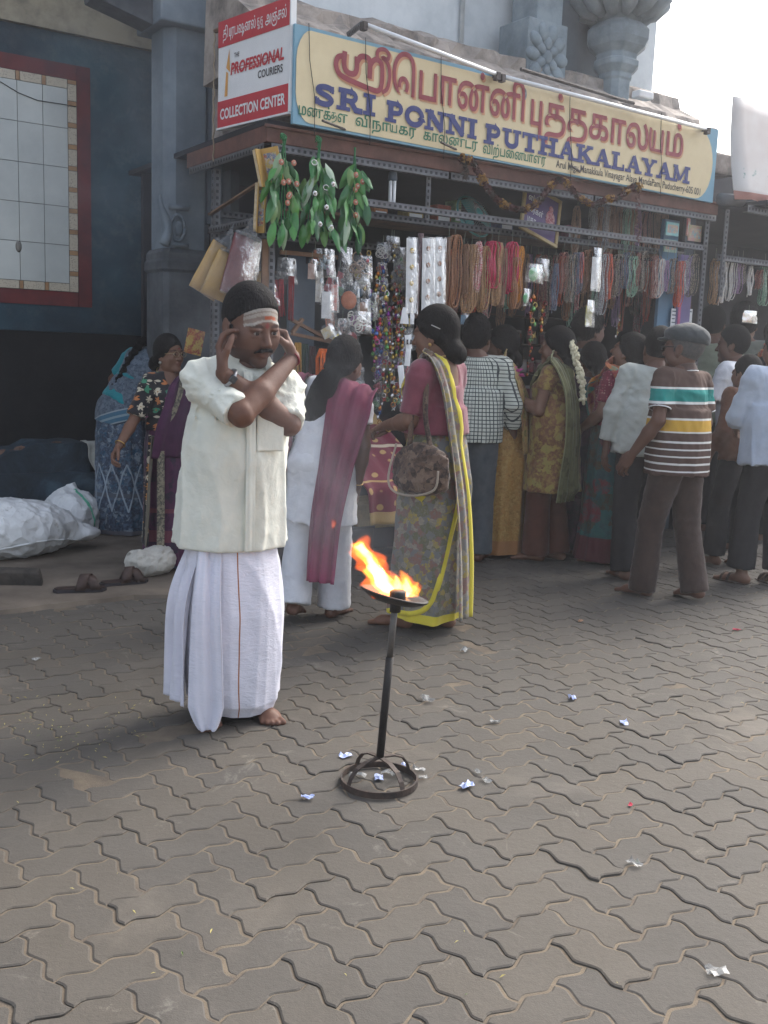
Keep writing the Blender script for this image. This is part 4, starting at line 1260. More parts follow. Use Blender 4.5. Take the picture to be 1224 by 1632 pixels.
    def folds(s, seed, amp):
        """creases fanning out from the armpits and hanging folds towards the hem, creases round the elbows"""
        r = np.random.default_rng(seed + 100); org = [(s.T((sx * (s.sh - .01), sy, 1.235)), r.uniform(0, 6, 3)) for sx in (-1, 1) for sy in (.09, -.09)]
        ph = r.uniform(0, 6, 4); arms = [(a, e, w) for _, a, e, w, *_ in s.arms]
        def fn(P):
            o = 0
            for q, p3 in org:
                d = P - q; rr = np.sqrt((d * d).sum(-1)) + 1e-6; ang = np.arctan2(d[..., 0], -d[..., 2])
                w = 1 - np.abs(np.sin(ang * 3.5 + p3[0] + .7 * np.sin(ang * 3 + p3[1]) + 2.2 * rr))
                o = o + w ** 2.2 * np.exp(-rr / .25) * np.clip(rr / .09, 0, 1) * 1.3
            th = np.arctan2(P[..., 0], P[..., 1]); low = np.clip((1.15 - P[..., 2]) / .35, 0, 1)
            w = 1 - np.abs(np.sin(th * 4.5 + ph[0] + .8 * np.sin(P[..., 2] * 7 + ph[1]) + .6 * np.sin(th * 2 + ph[2])))
            o = o + w ** 2.2 * low * 1.5
            for a, e, w_ in arms:
                for c, ax in ((e, w_ - a), (a * .5 + e * .5, e - a)):
                    ax = ax / np.linalg.norm(ax); d = P - c; t = d @ ax; rr = np.sqrt((d * d).sum(-1))
                    o = o + (1 - np.abs(np.sin(t * 55 + 9 * d[..., 2] + ph[3] + 14 * d[..., 0]))) ** 2.5 * np.exp(-(rr / .10) ** 2) * .6
            return -amp * (o - .25)
        return fn
    def part(s, name, D, mat, h=.009, colfn=None):
        V, Q = D.mesh(h); V = relax(V, Q, 2)
        return link(name, mesh_np(name, V, Q, mat, True, uv=np.stack([np.arctan2(V[:, 0], V[:, 1]) / 6.283, V[:, 2]], 1)), s.root)
    def shirt(s, name, mat, hem=.8, infl=.016, sleeve=.85, flare=.03, loose=.012, seed=1, neck=.0, amp=.006, h=.009, sr=.018, long=False, cutneck=True, fr=(60, 150), fold=.8, backneck=0, hemn=(0, 0, -1)):
        D = Sdf(); s.torso(D, infl, .05, loose)
        hz = hem
        D.capc((s.T((0, 0, 1.12)) * np.array([1, 1, 1])), np.array([0, 0, hz]), (.145 if s.female else .155) * s.wide + infl, (.155 if s.female else .16) * s.wide + infl + flare, .06, ((0, 1, 0), 1.35 if not s.belly else 1.18))
        for side, a, e, w, *_ in s.arms:
            r0 = .046 * s.wide ** .7 + max(.012, sr * .45); D.cone(a, a + (e - a) * min(.15, sleeve * .5), r0, r0, .03)
            if sleeve <= 1:
                p = a + (e - a) * sleeve; D.capc(a + (e - a) * .14, p, .046 * s.wide ** .7 + max(.012, sr * .45), .042 * s.wide ** .7 + sr, .03)
            else:
                p = e + (w - e) * (sleeve - 1); D.cone(a, e, .046 * s.wide ** .7 + sr * .5, .042 + sr * .6, .03); D.capc(e, p, .042 + sr * .7, .034 + sr, .02)
        D.disp(wrinkle(seed, amp, fr, (1, 1, .55))); D.disp(s.folds(seed, fold * amp))
        if backneck: D.ell(s.T((0, -.115, 1.335)), (.075, .055, backneck), .012, s.Rt, True)
        if neck is not None:
            c = s.T((0, .075, 1.395 - neck)); D.ell(c, (.062, .075, .06 + neck * .6), .012, s.Rt, True)
            D.cut(s.T((0, 0, 1.372)), s.Rt @ np.array([0, -.25, 1.0]))
        D.cut((0, 0, hz), hemn)
        s.SH = D
        return s.part(name, D, mat, h)
    def pants(s, name, mat, seed=2, infl=.02, hem=.05, flare=.02, waist=.98, h=.011, amp=.007):
        D = Sdf()
        D.ell((0, -.008, .9), ((.165 if s.female else .15) * s.wide + infl, .115 * s.wide + infl, .12), .05)
        for (side, x, y, yaw, lift) in s.feet:
            hp = np.array([side * .082, -.005, .84]); kn = np.array([side * .092, y * .45 + .03, .46]); an = np.array([side * x, y, hem + lift])
            D.cone(hp, kn, .085 * s.wide + infl * .7, .058 + infl, .03); D.capc(kn, an, .056 + infl, .05 + infl + flare, .02)
        D.disp(wrinkle(seed, amp, (60, 140), (1, 1, 1.3))); D.cut((0, 0, waist), (0, 0, 1))
        return s.part(name, D, mat, h)
    def skirt(s, name, mat, prof, seed=1, nf=9, amp=.06, diag=.0, n=120, m=60, hemwave=.0, diagk=(3, 9)):
        """prof rows: z, rx, ry, cx, cy"""
        r = np.random.default_rng(seed); P = np.array(prof, float)
        t = np.linspace(0, 1, m); ti = np.linspace(0, 1, len(P))
        Z, RX, RY, CX, CY = [np.interp(t, ti, P[:, k]) for k in range(5)]
        for _ in range(3):
            for A in (RX, RY, CX, CY): A[1:-1] = (A[:-2] + 2 * A[1:-1] + A[2:]) / 4
        th = np.linspace(0, 2 * math.pi, n, endpoint=False); TH_, TT = np.meshgrid(th, t)
        f = 0
        for q in range(4):
            nn = nf + r.integers(-3, 4); f = f + (1 - np.abs(np.sin(.5 * nn * TH_ + r.uniform(0, 6.28) + TT * r.uniform(-1.5, 1.5) + .4 * np.sin(TH_ * 2 + q)))) ** 1.5 - .36
        f2 = np.sin(diagk[0] * TH_ + diagk[1] * TT + .8 * np.sin(2 * TH_ + 3 * TT)); f2 = (1 - np.abs(f2)) ** 2 - .3
        f3 = np.sin(7 * TH_ + 31 * TT + 2 * np.sin(3 * TH_)) * np.sin(13 * TT + TH_ * 2)
        rad = 1 + amp * f / 2 * (.25 + .75 * TT) + diag * f2 + .006 * f3
        X = CX[:, None] + RX[:, None] * rad * np.sin(TH_); Y = CY[:, None] + RY[:, None] * rad * np.cos(TH_)
        ZZ = Z[:, None] + hemwave * TT ** 3 * np.sin(TH_ * 2 + seed)
        V = np.stack([X, Y, np.broadcast_to(ZZ, X.shape)], -1).reshape(-1, 3)
        uv = np.stack([TH_ / 6.283, np.broadcast_to(ZZ, X.shape)], -1).reshape(-1, 2)
        s.sk = V.reshape(m, n, 3)
        Q = quadgrid(m, n, True)[:, ::-1]
        top = np.array([[CX[0], CY[0], Z[0]]]); V = np.concatenate([V, top]); uv = np.concatenate([uv, [[0, Z[0]]]])
        Tt = np.stack([np.arange(n), (np.arange(n) + 1) % n, np.full(n, len(V) - 1)], 1)
        return link(name, mesh_np(name, V, [Q, Tt], mat, True, uv=uv), s.root)
    def strip(s, name, mat, path, w, off=.007, k=14):
        """band lying on the skirt; path of (degrees from the front towards +x, share of the way down)"""
        m, n, _ = s.sk.shape; P = smooth_path(path, k); C = s.sk.mean(1)
        pts = []
        for a, t in P:
            i = min(max(t, 0), 1) * (m - 1); i0 = int(i); i1 = min(i0 + 1, m - 1); f = i - i0
            j = (a % 360) / 360 * n; j0 = int(j) % n; j1 = (j0 + 1) % n; g = j - int(j)
            q = (s.sk[i0, j0] * (1 - g) + s.sk[i0, j1] * g) * (1 - f) + (s.sk[i1, j0] * (1 - g) + s.sk[i1, j1] * g) * f
            c = C[i0] * (1 - f) + C[i1] * f; o = q - c; o[2] = 0; o /= np.linalg.norm(o) + 1e-9; pts.append((q, o))
        V = []
        for i, (q, o) in enumerate(pts):
            t = pts[min(i + 1, len(pts) - 1)][0] - pts[max(i - 1, 0)][0]; sd = np.cross(t, o); sd /= np.linalg.norm(sd) + 1e-9
            for e, oo in ((-.5, .0), (-.42, 1), (0, 1.3), (.42, 1), (.5, .0)): V.append(q + sd * w * e + o * (off * oo - .003))
        uv = [(e, i * .02) for i in range(len(pts)) for e in (0, .25, .5, .75, 1)]
        return link(name, mesh_np(name, V, quadgrid(len(pts), 5), mat, True, uv=uv), s.root)
    def drape(s, name, mat, path, wdir, width, folds=5, famp=.012, seed=1, nt=50, nw=28, off=.012, push=(), thick=.004, local=True):
        """cloth strip along a path; wdir: width direction per path point; pushed out of the solids in push"""
        P = smooth_path(path, max(2, nt // (len(path) - 1))); k = len(P); t = np.linspace(0, 1, k)
        Wd = np.array(wdir, float); Wd = Wd if Wd.ndim == 2 else np.tile(Wd, (len(path), 1))
        ti = np.linspace(0, 1, len(Wd)); WD = np.stack([np.interp(t, ti, Wd[:, i]) for i in range(3)], 1); WD /= np.linalg.norm(WD, axis=1)[:, None]
        wv = np.interp(t, np.linspace(0, 1, len(width)), width) if hasattr(width, '__len__') else np.full(k, width)
        sgrid = np.linspace(-.5, .5, nw)
        Tn = np.gradient(P, axis=0); Tn /= np.linalg.norm(Tn, axis=1)[:, None] + 1e-9; N = np.cross(Tn, WD); N /= np.linalg.norm(N, axis=1)[:, None] + 1e-9
        r = np.random.default_rng(seed); ph = r.uniform(0, 6.28, 3)
        SS, TT = np.meshgrid(sgrid, t)
        fo = famp * (np.sin(6.283 * folds * SS + ph[0] + 1.2 * np.sin(TT * 3 + ph[1])) + .4 * np.sin(6.283 * folds * 2.1 * SS + ph[2] + TT * 4))
        V = P[:, None] + WD[:, None] * (SS * wv[:, None])[..., None]
        V = V.reshape(-1, 3); NN = np.repeat(N, nw, 0)
        for D in push:
            for it in range(6):
                d = D.dist(V); e = 1e-3; g = np.stack([D.dist(V + e * np.eye(3)[i]) - d for i in range(3)], 1) / e
                g /= np.linalg.norm(g, axis=1)[:, None] + 1e-6
                V = V + g * np.clip(off - d, 0, .05)[:, None]
        V = V + NN * fo.reshape(-1)[:, None]
        for D in push:
            d = D.dist(V); e = 1e-3; g = np.stack([D.dist(V + e * np.eye(3)[i]) - d for i in range(3)], 1) / e
            g /= np.linalg.norm(g, axis=1)[:, None] + 1e-6
            V = V + g * np.clip(.004 - d, 0, .05)[:, None]
        uv = np.stack([SS + .5, TT * (np.linalg.norm(np.diff(P, axis=0), axis=1).sum())], -1).reshape(-1, 2)
        o = link(name, mesh_np(name, V, quadgrid(k, nw), mat, True, uv=uv), s.root)
        if thick:
            m = o.modifiers.new('thickness', 'SOLIDIFY'); m.thickness = thick; m.offset = 0
        return o
    def tube(s, name, pts, r, mat, n=8):
        return MB().tube(pts, r, n).obj(name, mat, s.root, True)
    def ring(s, name, c, axis, r, tr, mat, sq=1.0):
        f = frame_from(axis, (0.31, .2, .93)); pts = [np.asarray(c) + f @ np.array([r * math.cos(q), 0, r * sq * math.sin(q)]) for q in np.linspace(0, 6.283, 21)]
        return MB().tube(pts, tr, 6, False).obj(name, mat, s.root, True)
# ------------------------------------------------------------------ cloth materials
def cloth(name, c, c2=None, sc=14, rough=.85, weave=900, wb=.12, sheen=.15, big=.12, crease=.25):
    if name in _mats: return _mats[name]
    t = NT(name); v = t.coord('Object')
    c2 = c2 or tuple(x * (1 - big) for x in c)
    t.color(t.ramp(t.noise(v, sc, 5, .65), [(.35, c), (.68, c2)])).set(rough, 0, .2)
    t.b.inputs['Sheen Weight'].default_value = sheen
    b = t.bump(t.noise(v, 26, 5, .65, .6), crease, .012)
    t.bump(t.noise(v, weave, 2, .5), wb, .001, b)
    _mats[name] = t.m; return t.m
def print_cloth(name, base, pal, sc=22, thr=.42, kind='blot', sc2=None, uvk=(1, 1), border=None, rough=.75, sheen=.15):
    """printed cloth. kind blot: coloured blotches; dots; checks; weave; rings"""
    if name in _mats: return _mats[name]
    t = NT(name); v = t.coord('Object')
    if kind == 'blot':
        d = t.noise(v, sc * .55, 5, .7, 1.2); cellc = t.vor(t.warp(v, 40, .035), sc, 'F1', 'Color')
        s = t.n('SeparateColor'); t.l(cellc, s.inputs[0])
        st = [(i / len(pal), c) for i, c in enumerate(pal)]
        c = t.mix(t.ramp(d, [(thr, 0.0), (thr + .08, 1.0)]), base, t.ramp(s.outputs[0], st, 'CONSTANT'))
        c = t.mix(t.ramp(t.noise(v, sc * 2.2, 4, .7), [(.45, 0.0), (.6, .6)]), c, pal[0])
    elif kind == 'dots':
        d = t.vor(v, sc, 'F1', 'Distance', .35); cellc = t.vor(v, sc, 'F1', 'Color', .35)
        s = t.n('SeparateColor'); t.l(cellc, s.inputs[0])
        st = [(i / len(pal), c) for i, c in enumerate(pal)]
        c = t.mix(t.ramp(d, [(thr, 1.0), (thr + .06, 0.0)]), base, t.ramp(s.outputs[0], st, 'CONSTANT'))
    elif kind == 'flowers':
        mp = t.coord('Object', sc); vn = t.n('TexVoronoi', feature='F1'); vn.inputs['Scale'].default_value = 1.0; vn.inputs['Randomness'].default_value = .45; t.l(mp, vn.inputs['Vector'])
        sb = t.n('VectorMath', operation='SUBTRACT'); t.l(mp, sb.inputs[0]); t.l(vn.outputs['Position'], sb.inputs[1]); sx = t.n('SeparateXYZ'); t.l(sb.outputs[0], sx.inputs[0])
        an = t.math('ARCTAN2', sx.outputs[2], t.math('ADD', sx.outputs[0], sx.outputs[1])); pe = t.math('ADD', 1.0, t.math('MULTIPLY', t.math('COSINE', t.math('MULTIPLY', an, 6.0)), .32))
        d = t.math('DIVIDE', vn.outputs['Distance'], pe); s = t.n('SeparateColor'); t.l(vn.outputs['Color'], s.inputs[0])
        c = t.mix(t.ramp(d, [(thr, 1.0), (thr + .04, 0.0)]), base, t.ramp(s.outputs[0], [(i / len(pal), q) for i, q in enumerate(pal)], 'CONSTANT'))
        c = t.mix(t.math('LESS_THAN', vn.outputs['Distance'], thr * .28), c, (.30, .16, .05))
    elif kind == 'checks':
        u = t.coord('UV') if sc2 == 'uv' else v
        s = t.n('SeparateXYZ'); t.l(u, s.inputs[0]); m = None
        for k, ax in enumerate((0, 2 if sc2 != 'uv' else 1)):
            q = t.math('LESS_THAN', t.math('FRACT', t.math('MULTIPLY', s.outputs[ax], sc * uvk[k])), thr)
            m = q if m is None else t.math('MAXIMUM', m, q)
        c = t.mix(m, base, pal[0])
    elif kind == 'weave':
        c = t.mix(t.ramp(t.vor(v, sc, 'F1', 'Distance', .2), [(thr, 1.0), (thr + .1, 0.0)]), base, pal[0])
        c = t.mix(t.ramp(t.noise(v, 5, 3), [(.5, 0.0), (.7, .6)]), c, pal[-1])
    if border:                                  # (axis from uv 0/1, from, to, colour)
        s = t.n('SeparateXYZ'); t.l(t.coord('UV'), s.inputs[0])
        for ax, a, b_, bc in border:
            m = t.math('MULTIPLY', t.math('GREATER_THAN', s.outputs[ax], a), t.math('LESS_THAN', s.outputs[ax], b_))
            c = t.mix(m, c, bc)
    t.color(c).set(rough, 0, .25); t.b.inputs['Sheen Weight'].default_value = sheen
    b = t.bump(t.noise(v, 30, 5, .65, .6), .22, .01); t.bump(t.noise(v, 900, 2), .12, .001, b)
    _mats[name] = t.m; return t.m

# ================================================================== THE MAN HOLDING HIS EARS
def build_main():
    p = Person((364, 1134), (385, 452), -66, 'man in white shirt and dhoti holding his ears with crossed arms', 'man', 'main', False, lean=8, side=-4, head=(18, -8, 5), wide=1.02, belly=.02, hs=1.15)
    p.armk = 1.14; p.shz = 1.272; p.sh *= .96
    eL, eR = p.H2P([(-.088, -.005, .07), (.088, -.005, .07)])
    w1 = eL + np.array([-.06, .05, -.10]); w2 = eR + np.array([.03, .085, -.15])
    p.arm(1, (.045, .285, 1.165), w1, 'pinch', (1, -.15, .1), (eL - w1) + np.array([-.01, 0, .03]), True)
    p.arm(-1, (-.165, .165, 1.125), w2, 'cup', (-1, .35, .1), (eR - w2) + np.array([.035, 0, .02]), True)
    p.foot(1, .10, .03, 4).foot(-1, .10, .05, 0)
    # ash, vermilion and stubble on the face
    hd, V, Q, C = head_geo('main', .0036)
    x, z, y = np.abs(V[:, 0]), V[:, 2] + .35 * V[:, 0] ** 2 / .06, V[:, 1]
    nz = .5 + .5 * np.sin(V[:, 0] * 300) * np.sin(V[:, 2] * 900 + V[:, 0] * 200)
    fr = (y > .03) & (x < .062)
    ash = np.array([.46, .45, .40]) / SKIN['man']
    for a, b in ((.118, .125), (.136, .146), (.150, .162)):
        m = fr & (z > a) & (z < b); k = (.62 + .25 * nz)[:, None]; C[m] = (C * (1 - k) + ash * k)[m]
    k = .3; m = fr & (z > .118) & (z < .162); C[m] = C[m] * (1 - k) + ash * k
    xs = V[:, 0]
    m = fr & (np.abs(xs + .012) < .022) & (z > .1255) & (z < .136); C[m] = np.array([.46, .10, .035]) / SKIN['man']
    m = (y > .05) & ((xs / .0075) ** 2 + ((V[:, 2] - .108) / .0075) ** 2 < 1); C[m] = np.array([.22, .02, .02]) / SKIN['man']
    st = (y > .0) & (V[:, 2] < .03) & (V[:, 2] > -.03) & ~((x < .024) & (V[:, 2] > .004)); C[st] *= .62
    p.build_body(.009)
    p.eyes(); p.hair('crop')
    D = Sdf()
    for s in (-1, 1): D.cone((0, .0985, .0345), (s * .018, .0955, .0315), .0052, .0055, .004).cone((s * .018, .0955, .0315), (s * .033, .083, .022), .0055, .0028, .004)
    D.disp(wrinkle(5, .0012, (300, 500)))
    V, Q = D.mesh(.0026); link('moustache', mesh_np('moustache', p.H2P(V), Q, M_HAIR), p.root)
    white = cloth('cream_shirt_cloth', (.71, .71, .62), (.64, .65, .57), crease=.35)
    p.shirt('shirt', white, .66, .015, .93, .034, .008, 11, .0, .0045, .007, .015, fr=(60, 180), fold=2.6)
    D = p.SH
    p.drape('placket', white, [(-.012, .16, 1.31), (-.014, .2, 1.15), (-.016, .2, .95), (-.016, .2, .80), (-.018, .19, .665)], (1, 0, 0), .034, 1, .0015, off=.006, push=(D,), thick=.003)
    for z in (1.0, .88, .77):
        q = np.array([[-.016, .3, z]]);
        for it in range(12): q[0, 1] -= max(0, D.dist(q)[0] - .012)
        b = MB(); b.sphere(q[0], .0055, 8, 5, (1, .5, 1)); b.obj('button', M_WHITE, p.root, True)
    p.drape('pocket', white, [(-.085, .2, 1.16), (-.085, .2, 1.03)], (1, 0, 0), .10, .5, .0006, nt=12, nw=12, off=.004, push=(D,), thick=.0015)
    # open collar: two wings and a back band
    c0 = p.T((0, -.016, 1.362))
    pts = [c0 + np.array([.082 * math.sin(a), .078 * math.cos(a) + .012, .012 - .035 * math.cos(a) ** 3 * (math.cos(a) > 0)]) for a in np.linspace(.55, 5.73, 15)]
    wd = [(math.sin(a) * .5, math.cos(a) * .5, -1) for a in np.linspace(.55, 5.73, 15)]
    p.drape('collar', white, pts, wd, [.075] + [.05] * 5 + [.045] * 3 + [.05] * 5 + [.075], .5, .001, nt=45, nw=10, off=.004, thick=.004)
    # dhoti
    t = NT('dhoti_cloth'); v = t.coord('Object')
    s = t.n('SeparateXYZ'); t.l(t.coord('UV'), s.inputs[0])
    c = t.ramp(t.noise(v, 7, 5), [(.35, (.67, .66, .74)), (.7, (.60, .60, .67))])
    m = t.math('LESS_THAN', t.math('ABSOLUTE', t.math('SUBTRACT', s.outputs[0], t.math('ADD', .012, t.math('MULTIPLY', t.noise(v, 3, 2), .012)))), .0022)
    c = t.mix(m, c, (.33, .13, .06)); t.color(c).set(.85, 0, .2); t.b.inputs['Sheen Weight'].default_value = .15
    b_ = t.bump(t.noise(t.coord('Object', (1, 1, 2.6)), 24, 5, .65, .8), .4, .012); t.bump(t.noise(v, 900, 2), .12, .001, b_)
    dm = t.m
    p.skirt('dhoti', dm, [(.92, .15, .11, 0, 0), (.80, .15, .115, 0, .01), (.68, .165, .14, 0, .015), (.6, .185, .155, 0, .02), (.42, .20, .18, -.005, .025), (.2, .195, .175, -.005, .03), (.085, .18, .16, -.01, .035), (.045, .16, .135, -.01, .035)], 5, 6, .085, .026, 200, 110, .014, (2, 7))
    p.drape('dhoti_end', dm, [(.10, .105, .70), (.135, .185, .5), (.14, .20, .28), (.14, .205, .10), (.135, .205, .015)], [(1, -.35, 0)] * 5, [.08, .10, .12, .13, .06], 1.5, .009, 8, 40, 24, .01, (), .003)
    p.drape('dhoti_end', dm, [(.13, .04, .70), (.20, .06, .5), (.215, .06, .28), (.22, .06, .09)], [(.25, -1, 0)] * 4, [.09, .13, .16, .17], 2, .012, 9, 40, 24, .01, (), .003)
    # watch and thread
    _, a, e, w, *_ = p.arms[1]; d = (w - e) / np.linalg.norm(w - e)
    p.ring('watch_strap', w - d * .03, d, .033, .0065, M('watch_steel', (.35, .35, .36), rough=.35, metal=.9))
    f = frame_from(d, (0, -1, 0)); q = w - d * .03 + f[:, 2] * .034
    T4 = Matrix([list(r) for r in f]).to_4x4(); T4.translation = q
    MB().box(-.013, .013, -.013, .013, -.003, .005, T4).obj('watch_face', M('watch_dial', (.04, .045, .05), rough=.15), p.root, False, .003)
    _, a, e, w, *_ = p.arms[0]; d = (w - e) / np.linalg.norm(w - e)
    p.ring('red_thread', w - d * .008, d, .0295, .004, M('red_thread', (.20, .015, .025), rough=.8))
    return p
build_main()
# ================================================================== THE CROWD
GC = 'people crowding the stall counter'
def seams(): pass
BLK = M('black_cloth', (.018, .017, .02), (.012, .011, .013), sc=12, rough=.85)

def woman_saree_bag():
    p = Person((683, 1000), (690, 489), 146, 'woman in mauve blouse and grey yellow bordered saree with brown shoulder bag', 'mid', 'woman', True, 2, 0, 0, (12, -4, 0), 1.08, .02, GC)
    p.arm(-1, (-.20, .03, 1.07), (-.10, .24, 1.035), 'relax', (.6, .2, -.8)); p.arm(1, (.2, .05, 1.06), (.0, .25, 1.03), 'relax', (-.4, .3, -.8))
    p.foot(-1, .09, .12, 0).foot(1, .08, -.04, 0)
    p.build_body(.010); p.eyes(); p.hair('lowbun')
    bl = cloth('mauve_blouse', (.20, .055, .075), (.15, .04, .06), sheen=.3)
    p.shirt('blouse', bl, 1.0, .010, .88, .0, .0, 3, .05, .003, .008, .014, backneck=.10)
    D = p.SH
    y = (.62, .52, .06); sar = print_cloth('grey_floral_saree', (.20, .175, .125), [(.15, .15, .15), (.30, .235, .06), (.20, .11, .09), (.25, .225, .18), (.12, .12, .07)], 34, .36, border=[(1, -1, .11, y)])
    sarp = print_cloth('grey_floral_pallu', (.25, .225, .17), [(.20, .19, .18), (.34, .27, .08), (.24, .14, .12), (.30, .27, .22)], 34, .36, border=[(0, -1, .15, y)])
    p.skirt('saree', sar, [(1.03, .15, .12, 0, 0), (.93, .185, .15, 0, 0), (.78, .205, .175, 0, 0), (.5, .205, .185, 0, .01), (.2, .205, .2, 0, .02), (.075, .20, .20, 0, .03)], 3, 8, .12, .035, 140, 80, .015, (1.2, 6))
    ym = cloth('yellow_border', y, (.5, .42, .05))
    p.strip('saree_border', ym, [(-40, .22), (-62, .34), (-85, .42), (-110, .46)], .05)
    p.strip('saree_border', ym, [(-178, .30), (-165, .5), (-140, .72), (-115, .9), (-60, .975)], .03)
    p.drape('pallu', sarp, [(.12, .16, .98), (.04, .18, 1.15), (-.08, .10, 1.31), (-.115, -.01, 1.385), (-.11, -.10, 1.25), (-.09, -.15, 1.0), (-.07, -.2, .7), (-.06, -.23, .4), (-.05, -.24, .10)], [(0, 0, 1), (.3, 0, 1), (.9, -.3, .5), (-1, -.1, 0), (-1, -.1, 0), (-1, -.1, 0), (-1, 0, 0), (-1, 0, 0), (-1, 0, 0)], [.2, .22, .16, .11, .12, .13, .14, .14, .13], 2.2, .010, 4, 60, 26, .012, (D,))
    p.tube('necklace', [p.T((.062 * math.sin(a), -.016 + .058 * math.cos(a), 1.365 - .022 * math.cos(a))) for a in np.linspace(0, 6.283, 20)], .004, M_GOLD)
    p.tube('bangle', [np.array(p.arms[0][3]) + np.array([.03 * math.cos(a), -.02, .03 * math.sin(a)]) for a in np.linspace(0, 6.283, 14)], .003, M_GOLD)
    q = p.H2P([(-.079, -.002, .035)])[0]; b = MB(); b.sphere(q, .009); b.obj('earring', M_GOLD, p.root, True)
    q = p.H2P([(-.095, -.06, .10)])[0]; b = MB(); b.bar(q, q + np.array([.0, .05, .018]), .004, .004); b.obj('hair_pin', M('steel_pin', (.5, .5, .5), rough=.3, metal=1), p.root)
    # bag: a thing of its own, slung from the shoulder
    bm = print_cloth('brown_mottled_bag', (.055, .035, .028), [(.11, .07, .05), (.03, .02, .018), (.16, .11, .08)], 30, .4)
    t = thing('shoulder_bag', 'brown mottled shoulder bag with pale cord hanging from the saree woman', 'bag', p.loc, R(146 - 90)); t.scale = (p.k,) * 3
    D = Sdf(); D.ell((-.235, -.06, .85), (.055, .16, .125), .03); D.ell((-.235, -.06, .78), (.06, .15, .06), .04); D.disp(wrinkle(8, .013, (90, 220)))
    V, Q = D.mesh(.009); link('pouch', mesh_np('pouch', V, Q, bm), t)
    for dy in (-.05, .07): MB().tube(smooth_path([(-.235, -.06 + dy, .95), (-.215, -.03 + dy * .6, 1.1), (-.17, -.02 + dy * .25, 1.3), (-.135, -.01 + dy * .2, 1.392), (-.10, -.03, 1.37)], 5), .013, 7).obj('strap', bm, t, True)
    MB().tube(smooth_path([(-.275, .06, .96), (-.29, .09, .8), (-.285, .06, .73), (-.295, -.06, .72), (-.285, -.17, .76), (-.29, -.19, .85)], 5), .006, 6).obj('piping', M('pale_cord', (.32, .27, .22), rough=.8), t, True)
woman_saree_bag()

def woman_kurta():
    p = Person((503, 985), (562, 533), 72, 'woman in white kurta and maroon dupatta seen from behind with a ponytail', 'dark', 'woman', True, 8, 11, -6, (-6, 12, -4), 1.0, 0, GC)
    p.arm(1, (.235, .0, 1.06), (.22, .09, .83), 'relax'); p.arm(-1, (-.21, .06, 1.08), (-.15, .22, .95), 'relax')
    p.foot(1, .08, .08, 0).foot(-1, .08, -.14, 0, .045)
    p.build_body(.011); p.hair('pony')
    w = cloth('white_kurta_cloth', (.60, .61, .64), (.52, .53, .57), crease=.35)
    p.shirt('kurta', w, .56, .018, .55, .05, .01, 21, .02, .008, .009, .016)
    D = p.SH; p.pants('salwar', w, 22, .03, .06, .02)
    def mat_dup():
        t = NT('maroon_dupatta'); v = t.coord('Object'); c = t.ramp(t.noise(v, 6, 4), [(.35, (.21, .05, .09)), (.7, (.15, .035, .065))])
        s = t.n('SeparateXYZ'); t.l(v, s.inputs[0])
        c = t.mix(t.ramp(s.outputs[2], [(.25, .7), (.5, 0.0)]), c, (.34, .03, .11)); t.color(c).set(.8, 0, .2, Alpha=.86)
        t.bump(t.noise(v, 40, 4), .25, .01); return t.m
    dm = mat_dup()
    p.drape('dupatta', dm, [(.12, .14, 1.2), (.19, .06, 1.31), (.2, -.03, 1.34), (.2, -.11, 1.2), (.16, -.16, .9), (.12, -.19, .6), (.10, -.2, .26)], [(1, .2, 0), (1, .2, .2), (1, 0, -.5), (1, .1, -.2), (1, .1, 0), (1, .1, 0), (1, 0, 0)], [.2, .22, .26, .25, .2, .18, .17], 2.6, .014, 5, 56, 30, .014, (D,))
    p.drape('dupatta_end', dm, [(-.10, .14, 1.15), (-.17, .06, 1.31), (-.175, -.03, 1.36), (-.20, -.10, 1.25), (-.21, -.11, 1.05), (-.2, -.1, .85)], [(1, .2, 0), (1, .2, .2), (1, 0, .5), (1, .1, .2), (1, .4, 0), (1, .5, 0)], [.2, .2, .22, .2, .16, .14], 2.6, .012, 6, 44, 24, .014, (D,))
    e, w_ = p.arms[0][2], p.arms[0][3]; d = (w_ - e) / np.linalg.norm(w_ - e); p.ring('bangle', w_ - d * .02, d, .03, .003, M_GOLD)
    # sleeve of the dupatta over the right arm, like a short cape
    q = p.H2P([(-.012, -.135, -.005)])[0]; b = MB()
    for k in range(7): b.bar(q + np.array([-.022 + k * .008, 0, .012]), q + np.array([-.03 + k * .009, -.012, -.022]), .004, .006)
    b.box(q[0] - .03, q[0] + .035, q[1] - .012, q[1] - .004, q[2] + .006, q[2] + .016); b.obj('hair_clip', M('silver_clip', (.45, .43, .4), rough=.3, metal=.8), p.root)
    t = thing('shoulder_bag', 'dark blue shoulder bag under the left arm of the white kurta woman', 'bag', p.loc, R(72 - 90)); t.scale = (p.k,) * 3
    D = Sdf(); D.ell((-.22, .05, .86), (.07, .12, .16), .03); D.ell((-.22, .05, .78), (.07, .12, .08), .04); D.disp(wrinkle(18, .008, (90, 200)))
    V, Q = D.mesh(.011); link('pouch', mesh_np('pouch', V, Q, cloth('dark_blue_bag', (.022, .03, .05))), t)
    MB().tube([(-.22, .04, 1.0), (-.21, .03, 1.15), (-.155, .03, 1.36)], .012, 6).obj('strap', cloth('dark_blue_bag', (.022, .03, .05)), t, True)
woman_kurta()

